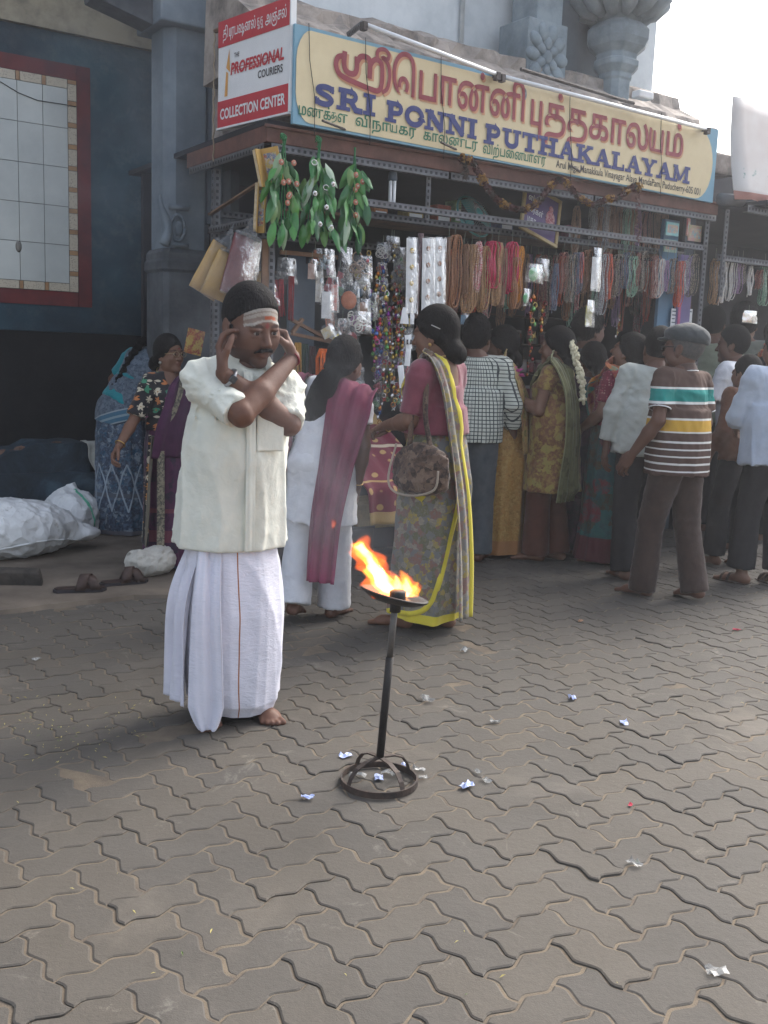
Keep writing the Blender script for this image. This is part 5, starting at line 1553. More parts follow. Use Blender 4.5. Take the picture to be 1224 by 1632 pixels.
def woman_flower():
    p = Person((268, 906), (264, 534), -48, 'thin woman in glasses with flower printed sleeves behind the ear holding man', 'mid', 'thin', True, 0, 0, 0, (14, 3, 0), .95, 0, GC, hs=1.05)
    p.arm(1, (.255, .0, 1.06), (.41, .07, .88), 'cup', (-.5, .6, -.3)); p.hang(-1)
    p.foot(1).foot(-1); p.build_body(.011); p.eyes(); p.hair('bun')
    t = print_cloth('black_flower_print', (.016, .015, .018), [(.5, .45, .34), (.5, .45, .34), (.45, .16, .05), (.05, .22, .13), (.3, .03, .16), (.5, .45, .34)], 17, .36, 'flowers')
    p.shirt('blouse', t, .98, .014, .95, 0, .0, 31, .04, .006, .009, .026); D = p.SH
    pl = cloth('plum_saree', (.075, .022, .06), (.05, .016, .045)); 
    p.skirt('saree', print_cloth('plum_saree_skirt', (.06, .022, .055), [(.09, .03, .07), (.04, .03, .05)], 12, .4, border=[(1, .0, .06, (.02, .03, .06)), (1, .22, .30, (.16, .05, .07)), (1, .42, .45, (.16, .05, .07))]), [(1.03, .14, .11, 0, 0), (.9, .17, .135, 0, 0), (.6, .17, .15, 0, 0), (.04, .19, .18, 0, .02)], 33, 9, .12, .02)
    p.drape('saree_front', pl, [(.06, .14, .80), (.05, .17, 1.0), (.02, .17, 1.15), (-.02, .13, 1.28), (-.1, .04, 1.37), (-.12, -.08, 1.25), (-.1, -.15, 1.0)], [(1, 0, 0)] * 4 + [(1, .3, -.3), (1, 0, 0), (1, 0, 0)], [.3, .28, .22, .18, .12, .16, .2], 2, .008, 7, 46, 24, .012, (D,))
    gr = print_cloth('grey_gold_border', (.13, .115, .085), [(.24, .21, .15), (.05, .05, .045)], 70, .4)
    p.drape('saree_border', gr, [(.12, .14, 1.03), (.06, .18, 1.12), (-.01, .15, 1.27), (-.07, .08, 1.36)], [(0, 0, 1), (.2, 0, 1), (.5, 0, 1), (.7, 0, 1)], .06, .5, .003, 7, 30, 8, .022, (D,))
    fl = print_cloth('black_flower_pallu', (.016, .015, .018), [(.5, .45, .34), (.5, .45, .34), (.45, .2, .05)], 17, .34, 'flowers', border=[(0, .8, 1.1, (.13, .115, .085))])
    p.drape('pallu', fl, [(.16, .05, .95), (.185, .06, .7), (.2, .06, .45), (.21, .05, .2)], (.35, 1, 0), [.2, .22, .22, .2], 2, .012, 12, 36, 20)
    p.drape('saree_border', gr, [(.145, .15, .85), (.155, .17, .6), (.16, .18, .35), (.17, .19, .06)], (1, -.3, 0), .05, .5, .004, 13, 36, 8)
    a, e, w = p.arms[0][1:4]; d = (w - e) / np.linalg.norm(w - e); p.ring('bangle', w - d * .025, d, .034, .004, M_GOLD)
    p.tube('necklace', [p.T((.075 * math.sin(a), -.012 + .075 * math.cos(a), 1.36 - .045 * math.cos(a))) for a in np.linspace(0, 6.283, 22)], .0035, M_GOLD)
    gl = MB()
    for x in (-.031, .031): gl.tube([(x + .022 * math.cos(a), .1, .083 + .018 * math.sin(a)) for a in np.linspace(0, 6.283, 16)], .0018, 5, False)
    gl.bar((-.009, .103, .085), (.009, .103, .085), .003, .003); gl.bar((.053, .1, .088), (.078, .0, .085), .003, .003); gl.bar((-.053, .1, .088), (-.078, .0, .085), .003, .003)
    gl.v = [tuple(q) for q in p.H2P(gl.v)]; gl.obj('glasses', M('gold_wire', (.35, .27, .15), rough=.3, metal=.8), p.root)
    q = p.H2P([(.08, -.002, .03)])[0]; b = MB(); b.sphere(q, .011, 8, 6); b.obj('earring', M('silver_clip', (1, 1, 1)), p.root, True)
    q = p.H2P([(0, .0905, .118)])[0]; b = MB(); b.sphere(q, .005, 8, 6); b.obj('bindi', M('red_powder', (.25, .02, .02)), p.root, True)
woman_flower()

def woman_bending():
    p = Person((196, 852), (215, 560), 58, 'woman in dark blue patterned saree bending forward beside the low wall', 'dark', 'woman', True, 24, 14, 0, (-20, -2, 0), 1.08, 0, GC, H=1.6)
    p.arm(-1, (-.28, .06, 1.10), (-.22, .2, .98), 'relax'); p.arm(1, (.24, .12, 1.12), (.16, .26, 1.0), 'relax')
    p.foot(1).foot(-1); p.build_body(.011); p.hair('plait')
    p.shirt('blouse', cloth('teal_blouse', (.02, .22, .25), (.015, .17, .2)), .95, .012, .8, 0, 0, 41, .03, .004, .009, .012); D = p.SH
    bl = [(.09, .13, .19), (.03, .045, .075), (.20, .24, .27), (.02, .07, .12)]
    p.skirt('saree', print_cloth('dark_blue_saree', (.028, .038, .06), bl, 30, .46, border=[(1, -1, .06, (.10, .10, .115)), (1, .30, .33, (.07, .08, .1))]), [(1.0, .14, .11, .0, .01), (.93, .165, .13, 0, .0), (.84, .195, .16, 0, -.005), (.75, .21, .175, 0, -.01), (.45, .21, .19, 0, 0), (.03, .235, .22, 0, .02)], 43, 8, .15, .025)
    lt = M('pale_blue_band', (.28, .33, .38), rough=.85)
    for a0 in range(95, 300, 32):
        p.strip('lattice_band', lt, [(a0, .74), (a0 + 16, .83), (a0 + 32, .92)], .014, .004, 6); p.strip('lattice_band', lt, [(a0 + 32, .74), (a0 + 16, .83), (a0, .92)], .014, .004, 6)
    bd = print_cloth('blue_band_border', (.035, .10, .16), [(.25, .32, .36), (.03, .06, .1), (.12, .25, .33)], 60, .42)
    T = p.T
    pm = print_cloth('grey_blue_pallu', (.055, .075, .105), [(.12, .15, .19), (.035, .05, .075), (.09, .12, .15)], 55, .42, border=[(1, -1, .80, (.06, .08, .11)), (1, .80, .895, (.05, .13, .20)), (1, .80, .81, (.25, .29, .31)), (1, .885, .895, (.25, .29, .31)), (1, .838, .855, (.20, .27, .30))])
    ar = p.arms; p.arms = []; po = p.shirt('pallu', pm, .79, .026, .1, .03, .02, 42, None, .006, .010, .0, hemn=(.3, 0, -1)); p.arms = ar
    for l_, q in zip(po.data.loops, po.data.uv_layers[0].data): c_ = po.data.vertices[l_.vertex_index].co; q.uv[1] = c_.z - .3 * c_.x
woman_bending()

def man_check():
    p = Person((742, 892), (748, 503), 82, 'man in black and white checked shirt behind the bag carrying woman', 'dark', 'man', True, 4, 0, 0, (-14, 6, 0), 1.05, 0, GC)
    p.female = False; p.sh = .18
    p.arm(-1, (-.24, .0, 1.06), (-.17, .2, .98), 'relax'); p.arm(1, (.26, -.02, 1.06), (.27, .12, .85), 'relax')
    p.foot(1).foot(-1); p.build_body(.012); p.hair('bushy')
    ck = print_cloth('checked_shirt', (.50, .52, .46), [(.05, .06, .06)], 40, .24, 'checks', 'uv')
    p.shirt('shirt', ck, .80, .02, 1.7, .02, .02, 51, .0, .008, .010, .022)
    p.pants('trousers', cloth('grey_jeans', (.09, .10, .11), (.06, .07, .08)), 52)
man_check()

def woman_gold():
    p = Person((795, 884), (808, 520), 158, 'woman in gold silk saree standing second from the middle at the counter', 'mid', 'woman', True, 6, 0, 0, (4, 6, 0), 1.02, 0, GC)
    p.arm(-1, (-.19, .1, 1.07), (-.08, .26, 1.08), 'relax'); p.arm(1, (.2, .1, 1.07), (.06, .27, 1.06), 'relax')
    p.foot(-1, .07, .06).foot(1, .08, -.02); p.build_body(.012); p.hair('lowbun')
    g = print_cloth('gold_silk', (.36, .20, .055), [(.44, .28, .09), (.26, .13, .035), (.38, .18, .05)], 60, .45, rough=.45, border=[(1, -1, .13, (.34, .16, .06))])
    gp = print_cloth('gold_silk_pallu', (.33, .20, .08), [(.40, .27, .10), (.26, .12, .06), (.17, .17, .05)], 26, .4, rough=.45)
    p.shirt('blouse', cloth('green_gold_blouse', (.15, .14, .04), (.1, .1, .03)), 1.0, .010, .8, 0, 0, 61, .04, .004, .010, .01); D = p.SH
    p.skirt('saree', g, [(1.04, .145, .12, 0, 0), (.92, .18, .15, 0, 0), (.7, .195, .17, 0, 0), (.3, .18, .18, 0, .01), (.03, .19, .2, 0, .03)], 63, 9, .10, .022)
    p.drape('pallu', gp, [(.1, .16, 1.0), (0, .18, 1.15), (-.09, .08, 1.32), (-.12, -.02, 1.385), (-.1, -.13, 1.2), (-.06, -.17, 1.0), (-.03, -.19, .75)], [(0, 0, 1), (.3, 0, 1), (.9, -.3, .6), (-1, -.1, .2), (-1, -.1, .1), (-1, 0, .1), (-1, 0, 0)], [.2, .24, .22, .2, .3, .32, .3], 3, .008, 15, 44, 26, .012, (D,))
woman_gold()

def woman_lotus():
    p = Person((872, 893), (884, 522), 152, 'woman with olive dupatta and jasmine strand in her hair holding a pink lotus', 'mid', 'woman', True, 2, 0, 0, (8, 2, 0), 1.1, .01, GC)
    p.arm(-1, (-.21, .05, 1.06), (-.12, .24, 1.15), 'grip', (.7, .2, -.2), (.05, .2, .9)); p.arm(1, (.2, .08, 1.06), (.02, .25, 1.1), 'relax', (-.7, .2, .2))
    p.foot(-1, .07, .07).foot(1, .08, -.04); p.build_body(.011); p.hair('lowbun')
    k = print_cloth('gold_brown_kurta', (.16, .075, .035), [(.30, .22, .06), (.13, .05, .03), (.24, .20, .06), (.18, .08, .04)], 20, .42)
    p.shirt('kurta', k, .50, .016, .45, .05, .01, 71, .03, .007, .010, .012); D = p.SH
    p.pants('salwar', cloth('rust_salwar', (.10, .035, .022), (.075, .028, .018)), 72, .028)
    du = print_cloth('olive_dupatta', (.085, .085, .035), [(.11, .11, .05), (.06, .06, .025)], 14, .4, border=[(0, -1, .06, (.2, .2, .1)), (0, .94, 2, (.2, .2, .1))])
    p.drape('dupatta', du, [(.10, .15, 1.16), (.03, .17, 1.25), (-.08, .1, 1.34), (-.12, -.01, 1.40), (-.13, -.13, 1.2), (-.13, -.17, .9), (-.14, -.16, .65), (-.15, -.15, .45)], [(0, .2, 1), (.3, 0, 1), (.8, -.3, .6), (-1, -.1, 0), (-1, -.1, 0), (-1, .1, 0), (-1, .2, 0), (-1, .2, 0)], [.2, .22, .2, .2, .22, .2, .2, .22], 4, .012, 16, 56, 30, .012, (D,))
    a, e, w = p.arms[0][1:4]; d = (w - e) / np.linalg.norm(w - e); p.ring('bangle', w - d * .03, d, .032, .004, M_GOLD)
    p.tube('necklace', [p.T((.062 * math.sin(a), -.012 + .06 * math.cos(a), 1.365 - .022 * math.cos(a))) for a in np.linspace(0, 6.283, 20)], .003, M_GOLD)
    # jasmine strand in the hair
    jas = M('jasmine', (.68, .64, .48), (.55, .5, .34), sc=40, rough=.7)
    t = thing('jasmine_strand', 'strand of cream jasmine pinned in the hair of the lotus holding woman', 'flowers', p.loc, R(152 - 90)); t.scale = (p.k,) * 3
    b = MB(); P = smooth_path([p.H2P([(-.05, -.10, .11)])[0], p.H2P([(-.055, -.13, .05)])[0], p.H2P([(-.06, -.155, -.03)])[0], p.H2P([(-.06, -.19, -.13)])[0], p.H2P([(-.06, -.20, -.24)])[0]], 9)
    for i, q in enumerate(P):
        for j in range(5): b.sphere(q + rng.normal(0, .011, 3), .0085 + .004 * rng.random(), 6, 4, (1, 1, 1.3))
    b.obj('blossoms', jas, t, True)['kind'] = 'stuff'
    # lotus
    h = p.arms[0][3]; q = h + np.array([.01, .05, .12])
    t = thing('lotus_flower', 'open pink lotus flower on a green stem held at the counter', 'flower', p.loc, R(152 - 90)); t.scale = (p.k,) * 3
    MB().tube([h + np.array([.0, .04, -.04]), h + np.array([.005, .05, .05]), q], .006, 6).obj('stem', M('lotus_stem', (.06, .12, .04)), t, True)
    pk = M('lotus_pink', (.50, .035, .25), (.60, .12, .36), sc=12, rough=.55)
    def petal_me(L, w):
        V = []; n_ = 7
        for i in range(n_):
            u = i / (n_ - 1); ww = w * math.sin(min(1, u * 1.08 + .06) * math.pi) ** .8
            for s_ in (-1, -.5, 0, .5, 1): V.append((ww * s_, .012 * u + .03 * u * u - .02 * (s_ * s_) * u, L * u))
        return V, quadgrid(n_, 5)
    for ring_, (cnt, tilt, L) in enumerate(((6, 22, .085), (8, 48, .095), (8, 74, .09))):
        for k_ in range(cnt):
            V, Q = petal_me(L, .022); V = np.array(V) @ rotm('X', -tilt).T @ rotm('Z', 360 * k_ / cnt + ring_ * 20).T
            V = V @ rotm('X', -25).T
            link('petal', mesh_np('petal', V + q, Q, pk), t)
    t2 = thing('jasmine_bud', 'small cream flower bunch beside the pink lotus', 'flowers', p.loc, R(152 - 90)); t2.scale = (p.k,) * 3
    b = MB()
    for j in range(16): b.sphere(q + np.array([.05, .03, .055]) + rng.normal(0, .012, 3), .010, 6, 4)
    o = b.obj('blossoms', jas, t2, True); o['kind'] = 'stuff'
woman_lotus()

def man_dark():
    p = Person((905, 868), (897, 492), 20, 'man with bushy black hair half hidden behind the lotus holding woman', 'dark', 'man', False, 5, 0, 0, (10, 4, 0), 1, 0, GC)
    p.hang(1, .05).hang(-1, .05).foot(1).foot(-1).build_body(.013); p.hair('bushy'); p.shirt('shirt', cloth('dark_shirt', (.03, .03, .035)), .78, .02, 1.6, .02, .02, 81, .0, .007, .011); p.pants('trousers', BLK, 82)
man_dark()
def woman_plait():
    p = Person((930, 884), (932, 545), 118, 'woman with long loose black hair and black dress by the jasmine haired woman', 'dark', 'woman', True, 6, 0, 0, (0, 8, 0), 1.0, 0, GC)
    p.arm(-1, (-.2, .1, 1.08), (-.05, .25, 1.1), 'relax'); p.hang(1); p.foot(1).foot(-1).build_body(.013); p.hair('loose')
    bk = print_cloth('black_purple_dress', (.022, .017, .022), [(.05, .02, .04), (.02, .02, .03)], 18, .45)
    p.shirt('kurta', bk, .45, .018, .9, .06, .01, 83, .0, .007, .011); p.pants('salwar', bk, 84)
woman_plait()
def shopkeeper():
    u, z = SP(972, 490, 1.2); loc = S(u, 1.2, 0)
    p = Person(None, (975, 482), -110, 'shopkeeper in tan shirt standing inside the dark stall', 'dark', 'man', False, 4, 0, 0, (20, -6, 0), 1.0, 0, GC, loc=loc)
    p.arm(1, (.22, .1, 1.06), (.12, .3, 1.0), 'relax'); p.arm(-1, (-.22, .1, 1.06), (-.12, .3, 1.0), 'relax')
    p.foot(1).foot(-1).build_body(.013); p.eyes(); p.hair('short'); p.shirt('shirt', cloth('tan_shirt', (.36, .20, .085), (.28, .15, .06)), .8, .02, .8, .02, .02, 85, .0, .007, .011); p.pants('trousers', BLK, 86)
shopkeeper()
def woman_red():
    p = Person((967, 896), (982, 529), 138, 'woman in red spotted blouse and teal and orange saree with head tilted up', 'mid', 'woman', True, -3, 0, 0, (12, 16, 4), 1.12, .02, GC)
    p.arm(-1, (-.225, .0, 1.07), (-.14, .2, .93), 'relax'); p.arm(1, (.2, .1, 1.07), (.1, .3, 1.0), 'relax')
    p.foot(1).foot(-1).build_body(.011); p.hair('bun')
    p.shirt('blouse', print_cloth('red_spotted_blouse', (.14, .015, .035), [(.36, .2, .18), (.3, .06, .09)], 55, .3, 'dots'), .98, .012, .72, 0, 0, 91, .0, .004, .009, .016); D = p.SH
    s_ = print_cloth('teal_red_saree', (.02, .06, .065), [(.02, .09, .085), (.13, .02, .03), (.05, .035, .02), (.02, .05, .06)], 9, .42, border=[(1, -1, .2, (.075, .015, .022))])
    p.skirt('saree', s_, [(1.04, .155, .125, 0, 0), (.92, .195, .16, 0, 0), (.7, .21, .18, 0, 0), (.3, .2, .19, 0, .01), (.03, .21, .21, 0, .03)], 93, 9, .10, .025)
    p.drape('pallu', print_cloth('orange_red_pallu', (.26, .06, .03), [(.36, .16, .03), (.2, .02, .03), (.03, .16, .14), (.34, .09, .04)], 13, .38, border=[(0, -1, .08, (.03, .14, .13))]), [(.12, .16, .98), (.03, .19, 1.12), (-.07, .13, 1.3), (-.11, .0, 1.39), (-.08, -.12, 1.2), (-.04, -.16, .95)], [(0, 0, 1), (.3, 0, 1), (.9, -.3, .5), (-1, -.1, 0), (-1, -.1, 0), (-1, 0, 0)], [.3, .32, .26, .2, .26, .3], 2.5, .008, 17, 46, 26, .012, (D,))
woman_red()

def man_grey():
    p = Person((1010, 920), (1072, 520), 96, 'man in pale grey long sleeved shirt behind the cap wearing man', 'dark', 'man', False, 8, 8, 0, (-10, 0, 0), 1.0, 0, GC)
    p.arm(-1, (-.235, .0, 1.05), (-.225, .05, .83), 'relax'); p.hang(1); p.foot(1, .09, .08).foot(-1, .09, -.05).build_body(.012); p.hair('short')
    p.shirt('shirt', cloth('pale_grey_shirt', (.42, .44, .41), (.35, .37, .34), crease=.35), .80, .02, 1.86, .03, .025, 95, .0, .009, .010, .022); p.pants('trousers', BLK, 96)
man_grey()

def man_cap():
    p = Person((1062, 952), (1085, 517), 128, 'elderly man in flat cap and brown polo with teal and yellow bands', 'dark', 'man', False, 4, 3, 0, (12, 4, 0), 1.06, .02, GC, hs=1.12)
    p.arm(-1, (-.245, -.03, 1.055), (-.26, .13, .86), 'relax'); p.arm(1, (.24, -.01, 1.06), (.22, .16, .95), 'relax')
    p.foot(-1, .085, .12).foot(1, .08, -.14, 0, .02); p.build_body(.010); p.eyes(); p.hair('balding', M('grey_hair', (.09, .085, .08), (.05, .05, .05), sc=60))
    t = NT('striped_polo'); v = t.coord('UV'); s = t.n('SeparateXYZ'); t.l(v, s.inputs[0])
    br = (.085, .052, .042); wh = (.62, .62, .6); te = (.02, .22, .20); ye = (.52, .31, .05)
    st = [(0, br), (.10, wh), (.105, br)]
    lv = []
    z0, z1 = .70, 1.45
    def add(a, b, c): lv.append((a, b, c))
    for k in range(5): add(.775 + k * .042, .784 + k * .042, wh)
    add(1.0, 1.01, wh); add(1.01, 1.075, ye); add(1.075, 1.085, wh); add(1.165, 1.178, wh); add(1.178, 1.25, te); add(1.25, 1.262, wh)
    stops = [(0.0, br)]
    for a, b, c in lv: stops += [((a - z0) / (z1 - z0), c), ((b - z0) / (z1 - z0), br)]
    clean = []
    for pz, c in stops:
        if clean and abs(clean[-1][0] - pz) < 1e-4: clean[-1] = (pz, c)
        else: clean.append((pz, c))
    mr = t.n('MapRange'); mr.inputs[1].default_value = z0; mr.inputs[2].default_value = z1; t.l(s.outputs[1], mr.inputs[0])
    c = t.ramp(mr.outputs[0], clean, 'CONSTANT'); t.color(c).set(.85, 0, .2); t.bump(t.noise(t.coord('Object'), 900, 2), .15, .001)
    p.shirt('polo_shirt', t.m, .745, .018, .72, .02, .022, 101, .0, .008, .0085, .022)
    cl = cloth('brown_collar', br); c0 = p.T((0, -.018, 1.37))
    pts = [c0 + np.array([.07 * math.sin(a), .068 * math.cos(a) + .008, -.012 * math.cos(a)]) for a in np.linspace(.5, 5.78, 13)]
    p.drape('collar', cl, pts, [(math.sin(a) * .6, math.cos(a) * .6, -1) for a in np.linspace(.5, 5.78, 13)], .045, .5, .001, nt=39, nw=8, off=.004, thick=.004)
    p.tube('collar_tipping', [q + np.array([.012 * math.sin(a), .012 * math.cos(a), -.021]) for q, a in zip(pts, np.linspace(.5, 5.78, 13))], .0035, M_WHITE)
    for side, a, e, w, *_ in p.arms:
        q = a + (e - a) * .72; d = (e - a) / np.linalg.norm(e - a); p.ring('cuff_tipping', q, d, .062, .004, M_WHITE)
    p.pants('trousers', cloth('brown_trousers', (.055, .034, .027), (.038, .024, .02), crease=.35), 102, .022, .03, .012, h=.010)
    # flat cap
    cm = cloth('cap_cloth', (.055, .062, .065), (.04, .045, .048))
    D = Sdf(); D.ell((0, -.02, .135), (.094, .118, .078), .02); D.ell((0, .03, .165), (.08, .08, .035), .03); D.cut((0, 0, .118), (0, .1, -1)); D.disp(wrinkle(6, .004, (60, 160)))
    D.ell((0, .088, .128), (.068, .06, .010), .012)
    V, Q = D.mesh(.006); link('flat_cap', mesh_np('flat_cap', p.H2P(V), Q, cm), p.root)
    gl = MB()
    for x in (-.031, .031): gl.box(x - .024, x + .024, .096, .1, .068, .1)
    gl.bar((-.053, .1, .088), (-.082, .0, .085), .005, .005); gl.bar((.053, .1, .088), (.082, .0, .085), .005, .005)
    gl.v = [tuple(q) for q in p.H2P(gl.v)]; gl.obj('dark_glasses', M('dark_lens', (.012, .012, .014), rough=.1), p.root)
man_cap()

def man_green():
    loc = S(4.15, .25, 0)
    p = Person(None, (1138, 488), 60, 'man in pale green shirt facing into the neighbouring stall', 'dark', 'man', False, 4, 0, 0, (0, 0, 0), 1.0, 0, GC, loc=loc)
    p.hang(1, .1).hang(-1, .1).foot(1).foot(-1).build_body(.013); p.hair('short'); p.shirt('shirt', cloth('pale_green_shirt', (.24, .26, .19), (.19, .21, .15)), .8, .02, 1.7, .02, .02, 111, .0, .008, .011); p.pants('trousers', BLK, 112)
    loc = S(4.45, .15, 0)
    p = Person(None, (1178, 484), 80, 'dark haired man seen from behind over the white shirted youth', 'mid', 'man', False, 4, 0, 0, (0, 0, 0), 1.0, 0, GC, loc=loc)
    p.hang(1, .1).hang(-1, .1).foot(1).foot(-1).build_body(.013); p.hair('bushy'); p.shirt('shirt', cloth('dull_olive_shirt', (.16, .17, .14)), .8, .02, .9, .02, .02, 113, .0, .008, .011); p.pants('trousers', BLK, 114)
man_green()
def youth_white():
    p = Person((1160, 872), (1172, 518), 140, 'young man in bright white shirt looking into the neighbouring stall', 'dark', 'man', False, 10, 0, 0, (10, 8, 0), .95, 0, GC)
    p.arm(-1, (-.2, .12, 1.08), (-.1, .28, 1.0), 'relax'); p.hang(1, .1).foot(1).foot(-1).build_body(.012); p.hair('short'); p.shirt('shirt', cloth('bright_white_shirt', (.68, .69, .72), (.6, .61, .65), crease=.35), .8, .02, .85, .02, .02, 115, .0, .008, .010, .026); p.pants('trousers', BLK, 116)
    p = Person((1204, 858), (1212, 506), 20, 'man with orange scarf round his neck at the right edge of the crowd', 'mid', 'man', False, 4, 0, 0, (-10, 0, 0), 1.0, 0, GC)
    p.hang(1, .1).hang(-1, .1).foot(1).foot(-1).build_body(.012); p.eyes(); p.hair('short'); p.shirt('shirt', cloth('dark_shirt', (.03, .03, .035)), .8, .02, .85, .02, .02, 117, .0, .008, .011); p.pants('trousers', BLK, 118)
    D = p.SH
    p.drape('scarf', print_cloth('orange_scarf', (.55, .13, .03), [(.4, .06, .03), (.6, .3, .1)], 40, .42), [(.09, .14, 1.05), (.09, .1, 1.28), (.075, -.02, 1.385), (0, -.09, 1.385), (-.075, -.02, 1.385), (-.09, .1, 1.28), (-.09, .14, 1.05)], [(1, 0, 0), (1, 0, 0), (1, 0, -.6), (0, .3, 1), (1, 0, .6), (1, 0, 0), (1, 0, 0)], .10, 2, .006, 5, 48, 14, .012, (D,))
youth_white()
def boy_brown():
    p = Person((1163, 902), (1192, 566), 118, 'boy in brown shirt with bare feet beside the pale blue shirted man', 'mid', 'boy', False, 8, 8, 0, (0, 4, 0), .9, 0, GC, hs=1.12)
    p.arm(-1, (-.21, -.02, 1.04), (-.19, .12, .85), 'relax'); p.hang(1).foot(-1, .08, .1).foot(1, .08, -.02).build_body(.011); p.hair('short')
    p.shirt('shirt', cloth('brown_shirt', (.13, .055, .03), (.10, .04, .022), crease=.35), .82, .02, 1.75, .02, .02, 121, .0, .008, .010, .022); p.pants('trousers', BLK, 122, hem=.08)
boy_brown()
def man_blue():
    p = Person((1212, 932), (1250, 520), 112, 'man in pale blue shirt black trousers and sandals cut by the right edge', 'mid', 'man', False, 6, 4, 0, (0, 0, 0), 1.1, .02, GC)
    p.arm(-1, (-.22, .1, 1.06), (-.08, .26, 1.0), 'relax'); p.hang(1).foot(-1, .1, .08, 10).foot(1, .1, -.02).build_body(.011); p.hair('short')
    p.shirt('shirt', cloth('pale_blue_shirt', (.46, .52, .62), (.40, .46, .56), crease=.35), .76, .022, 1.5, .03, .025, 125, .0, .010, .0095, .026); p.pants('trousers', BLK, 126, hem=.1)
    lea = M('sandal_leather', (.05, .03, .022), rough=.6)
    for (side, x, y, yaw, lift) in p.feet:
        b = MB(); an = R(-side * 8 + yaw); c_, s_ = math.cos(an), math.sin(an)
        sole = [(-.042, -.06), (.042, -.06), (.05, .05), (.055, .12), (.03, .17), (-.03, .175), (-.05, .12), (-.045, .03)]
        V = [(px_, py_, z) for z in (-.004, .006) for px_, py_ in sole]; n = len(sole)
        V = [(side * x + a * c_ - b_ * s_, y + a * s_ + b_ * c_, z) for a, b_, z in V]
        b.add(V, [tuple(range(n - 1, -1, -1)), tuple(range(n, 2 * n))] + [(i, (i + 1) % n, n + (i + 1) % n, n + i) for i in range(n)])
        for yy in (.06, .105):
            q = [(.05 * math.cos(t_), yy, .012 + .042 * math.sin(t_)) for t_ in np.linspace(0, math.pi, 9)]
            q = [(side * x + a * c_ - b_ * s_, y + a * s_ + b_ * c_, z) for a, b_, z in q]; b.tube(q, .009, 6)
        b.obj('sandal', lea, p.root)
man_blue()

# sub-parts: trim goes under the garment or hair that carries it
SUBP = {'button': 'shirt', 'placket': 'shirt', 'pocket': 'shirt', 'collar': ('shirt', 'polo_shirt'), 'collar_tipping': 'polo_shirt', 'cuff_tipping': 'polo_shirt', 'watch_face': 'watch_strap', 'hair_clip': 'hair', 'hair_pin': 'hair', 'saree_border': 'saree', 'lattice_band': 'saree', 'border_band': 'saree', 'eye': 'body', 'moustache': 'body', 'bindi': 'body', 'earring': 'body', 'dhoti_end': 'dhoti'}
for r_ in [o for o in COL.objects if o.get('category') == 'person']:
    ch = list(r_.children)
    for o in ch:
        w_ = SUBP.get(o.name.split('.')[0])
        if not w_: continue
        for q in ch:
            if q is not o and q.name.split('.')[0] in ((w_,) if isinstance(w_, str) else w_): o.parent = q; break
# ================================================================== GOODS ON THE STALL
GROUPV = .03
_strands = {}
def hank_mesh(L, w, bead, loops, seed, twist=0.0, drop=.03):
    """a bunch of bead loops hanging from one point: local x along the stall, z up, top at the origin"""
    key = (round(L, 2), round(w, 3), bead, loops, seed, twist)
    if key in _strands: return _strands[key]
    r = np.random.default_rng(seed); Vs, Qs, nv = [], [], 0
    for k in range(loops):
        l = L * (1 - .10 * r.random()); hw = w * r.uniform(.04, .42); ox = r.normal(0, w * .16); oy = r.normal(0, .010)
        n = int(2 * l / bead); t = (np.arange(n * 2) + .5) / (n * 2)
        ang = t * 2 - 1                                     # -1..1 round the loop
        x = hw * np.sign(ang) * np.minimum(1, (np.abs(ang) * 0 + 1)) * np.clip((1 - np.abs(ang)) * 9, 0, 1) ** .6 * np.clip(np.abs(ang) * 8, 0, 1) ** .5
        z = -l * (1 - np.abs(ang) ** 1.03) * 1.0
        z = -l * np.clip((1 - np.abs(ang)), 0, 1)
        y = oy + .006 * np.sin(ang * 9 + seed) + (.012 if k % 2 else -.006)
        P = np.stack([ox * (1 + z / L * -.3) + x + twist * z, y + 0 * t, z], 1)
        rad = np.where(np.arange(n * 2) % 2 == 0, bead * .52, bead * .26)
        T = np.gradient(P, axis=0); T /= np.linalg.norm(T, axis=1)[:, None] + 1e-9
        A = np.cross(T, [0, 1, 0]); A /= np.linalg.norm(A, axis=1)[:, None] + 1e-9; B = np.cross(T, A)
        m = 5; q = np.arange(m) * 2 * math.pi / m
        V = P[:, None] + rad[:, None, None] * (A[:, None] * np.cos(q)[None, :, None] + B[:, None] * np.sin(q)[None, :, None])
        Vs.append(V.reshape(-1, 3)); Qs.append(quadgrid(n * 2, m, True) + nv); nv += n * 2 * m
    me = mesh_np('beads', np.concatenate(Vs), np.concatenate(Qs), None, True)
    me.materials.append(None)
    _strands[key] = me; return me
def beadmat(name, c, c2=None, rough=.35, sc=90, spec=.5):
    return M(name, c, c2 or tuple(x * .55 for x in c), sc=sc, rough=rough, spec=spec, lo=.42, hi=.58)
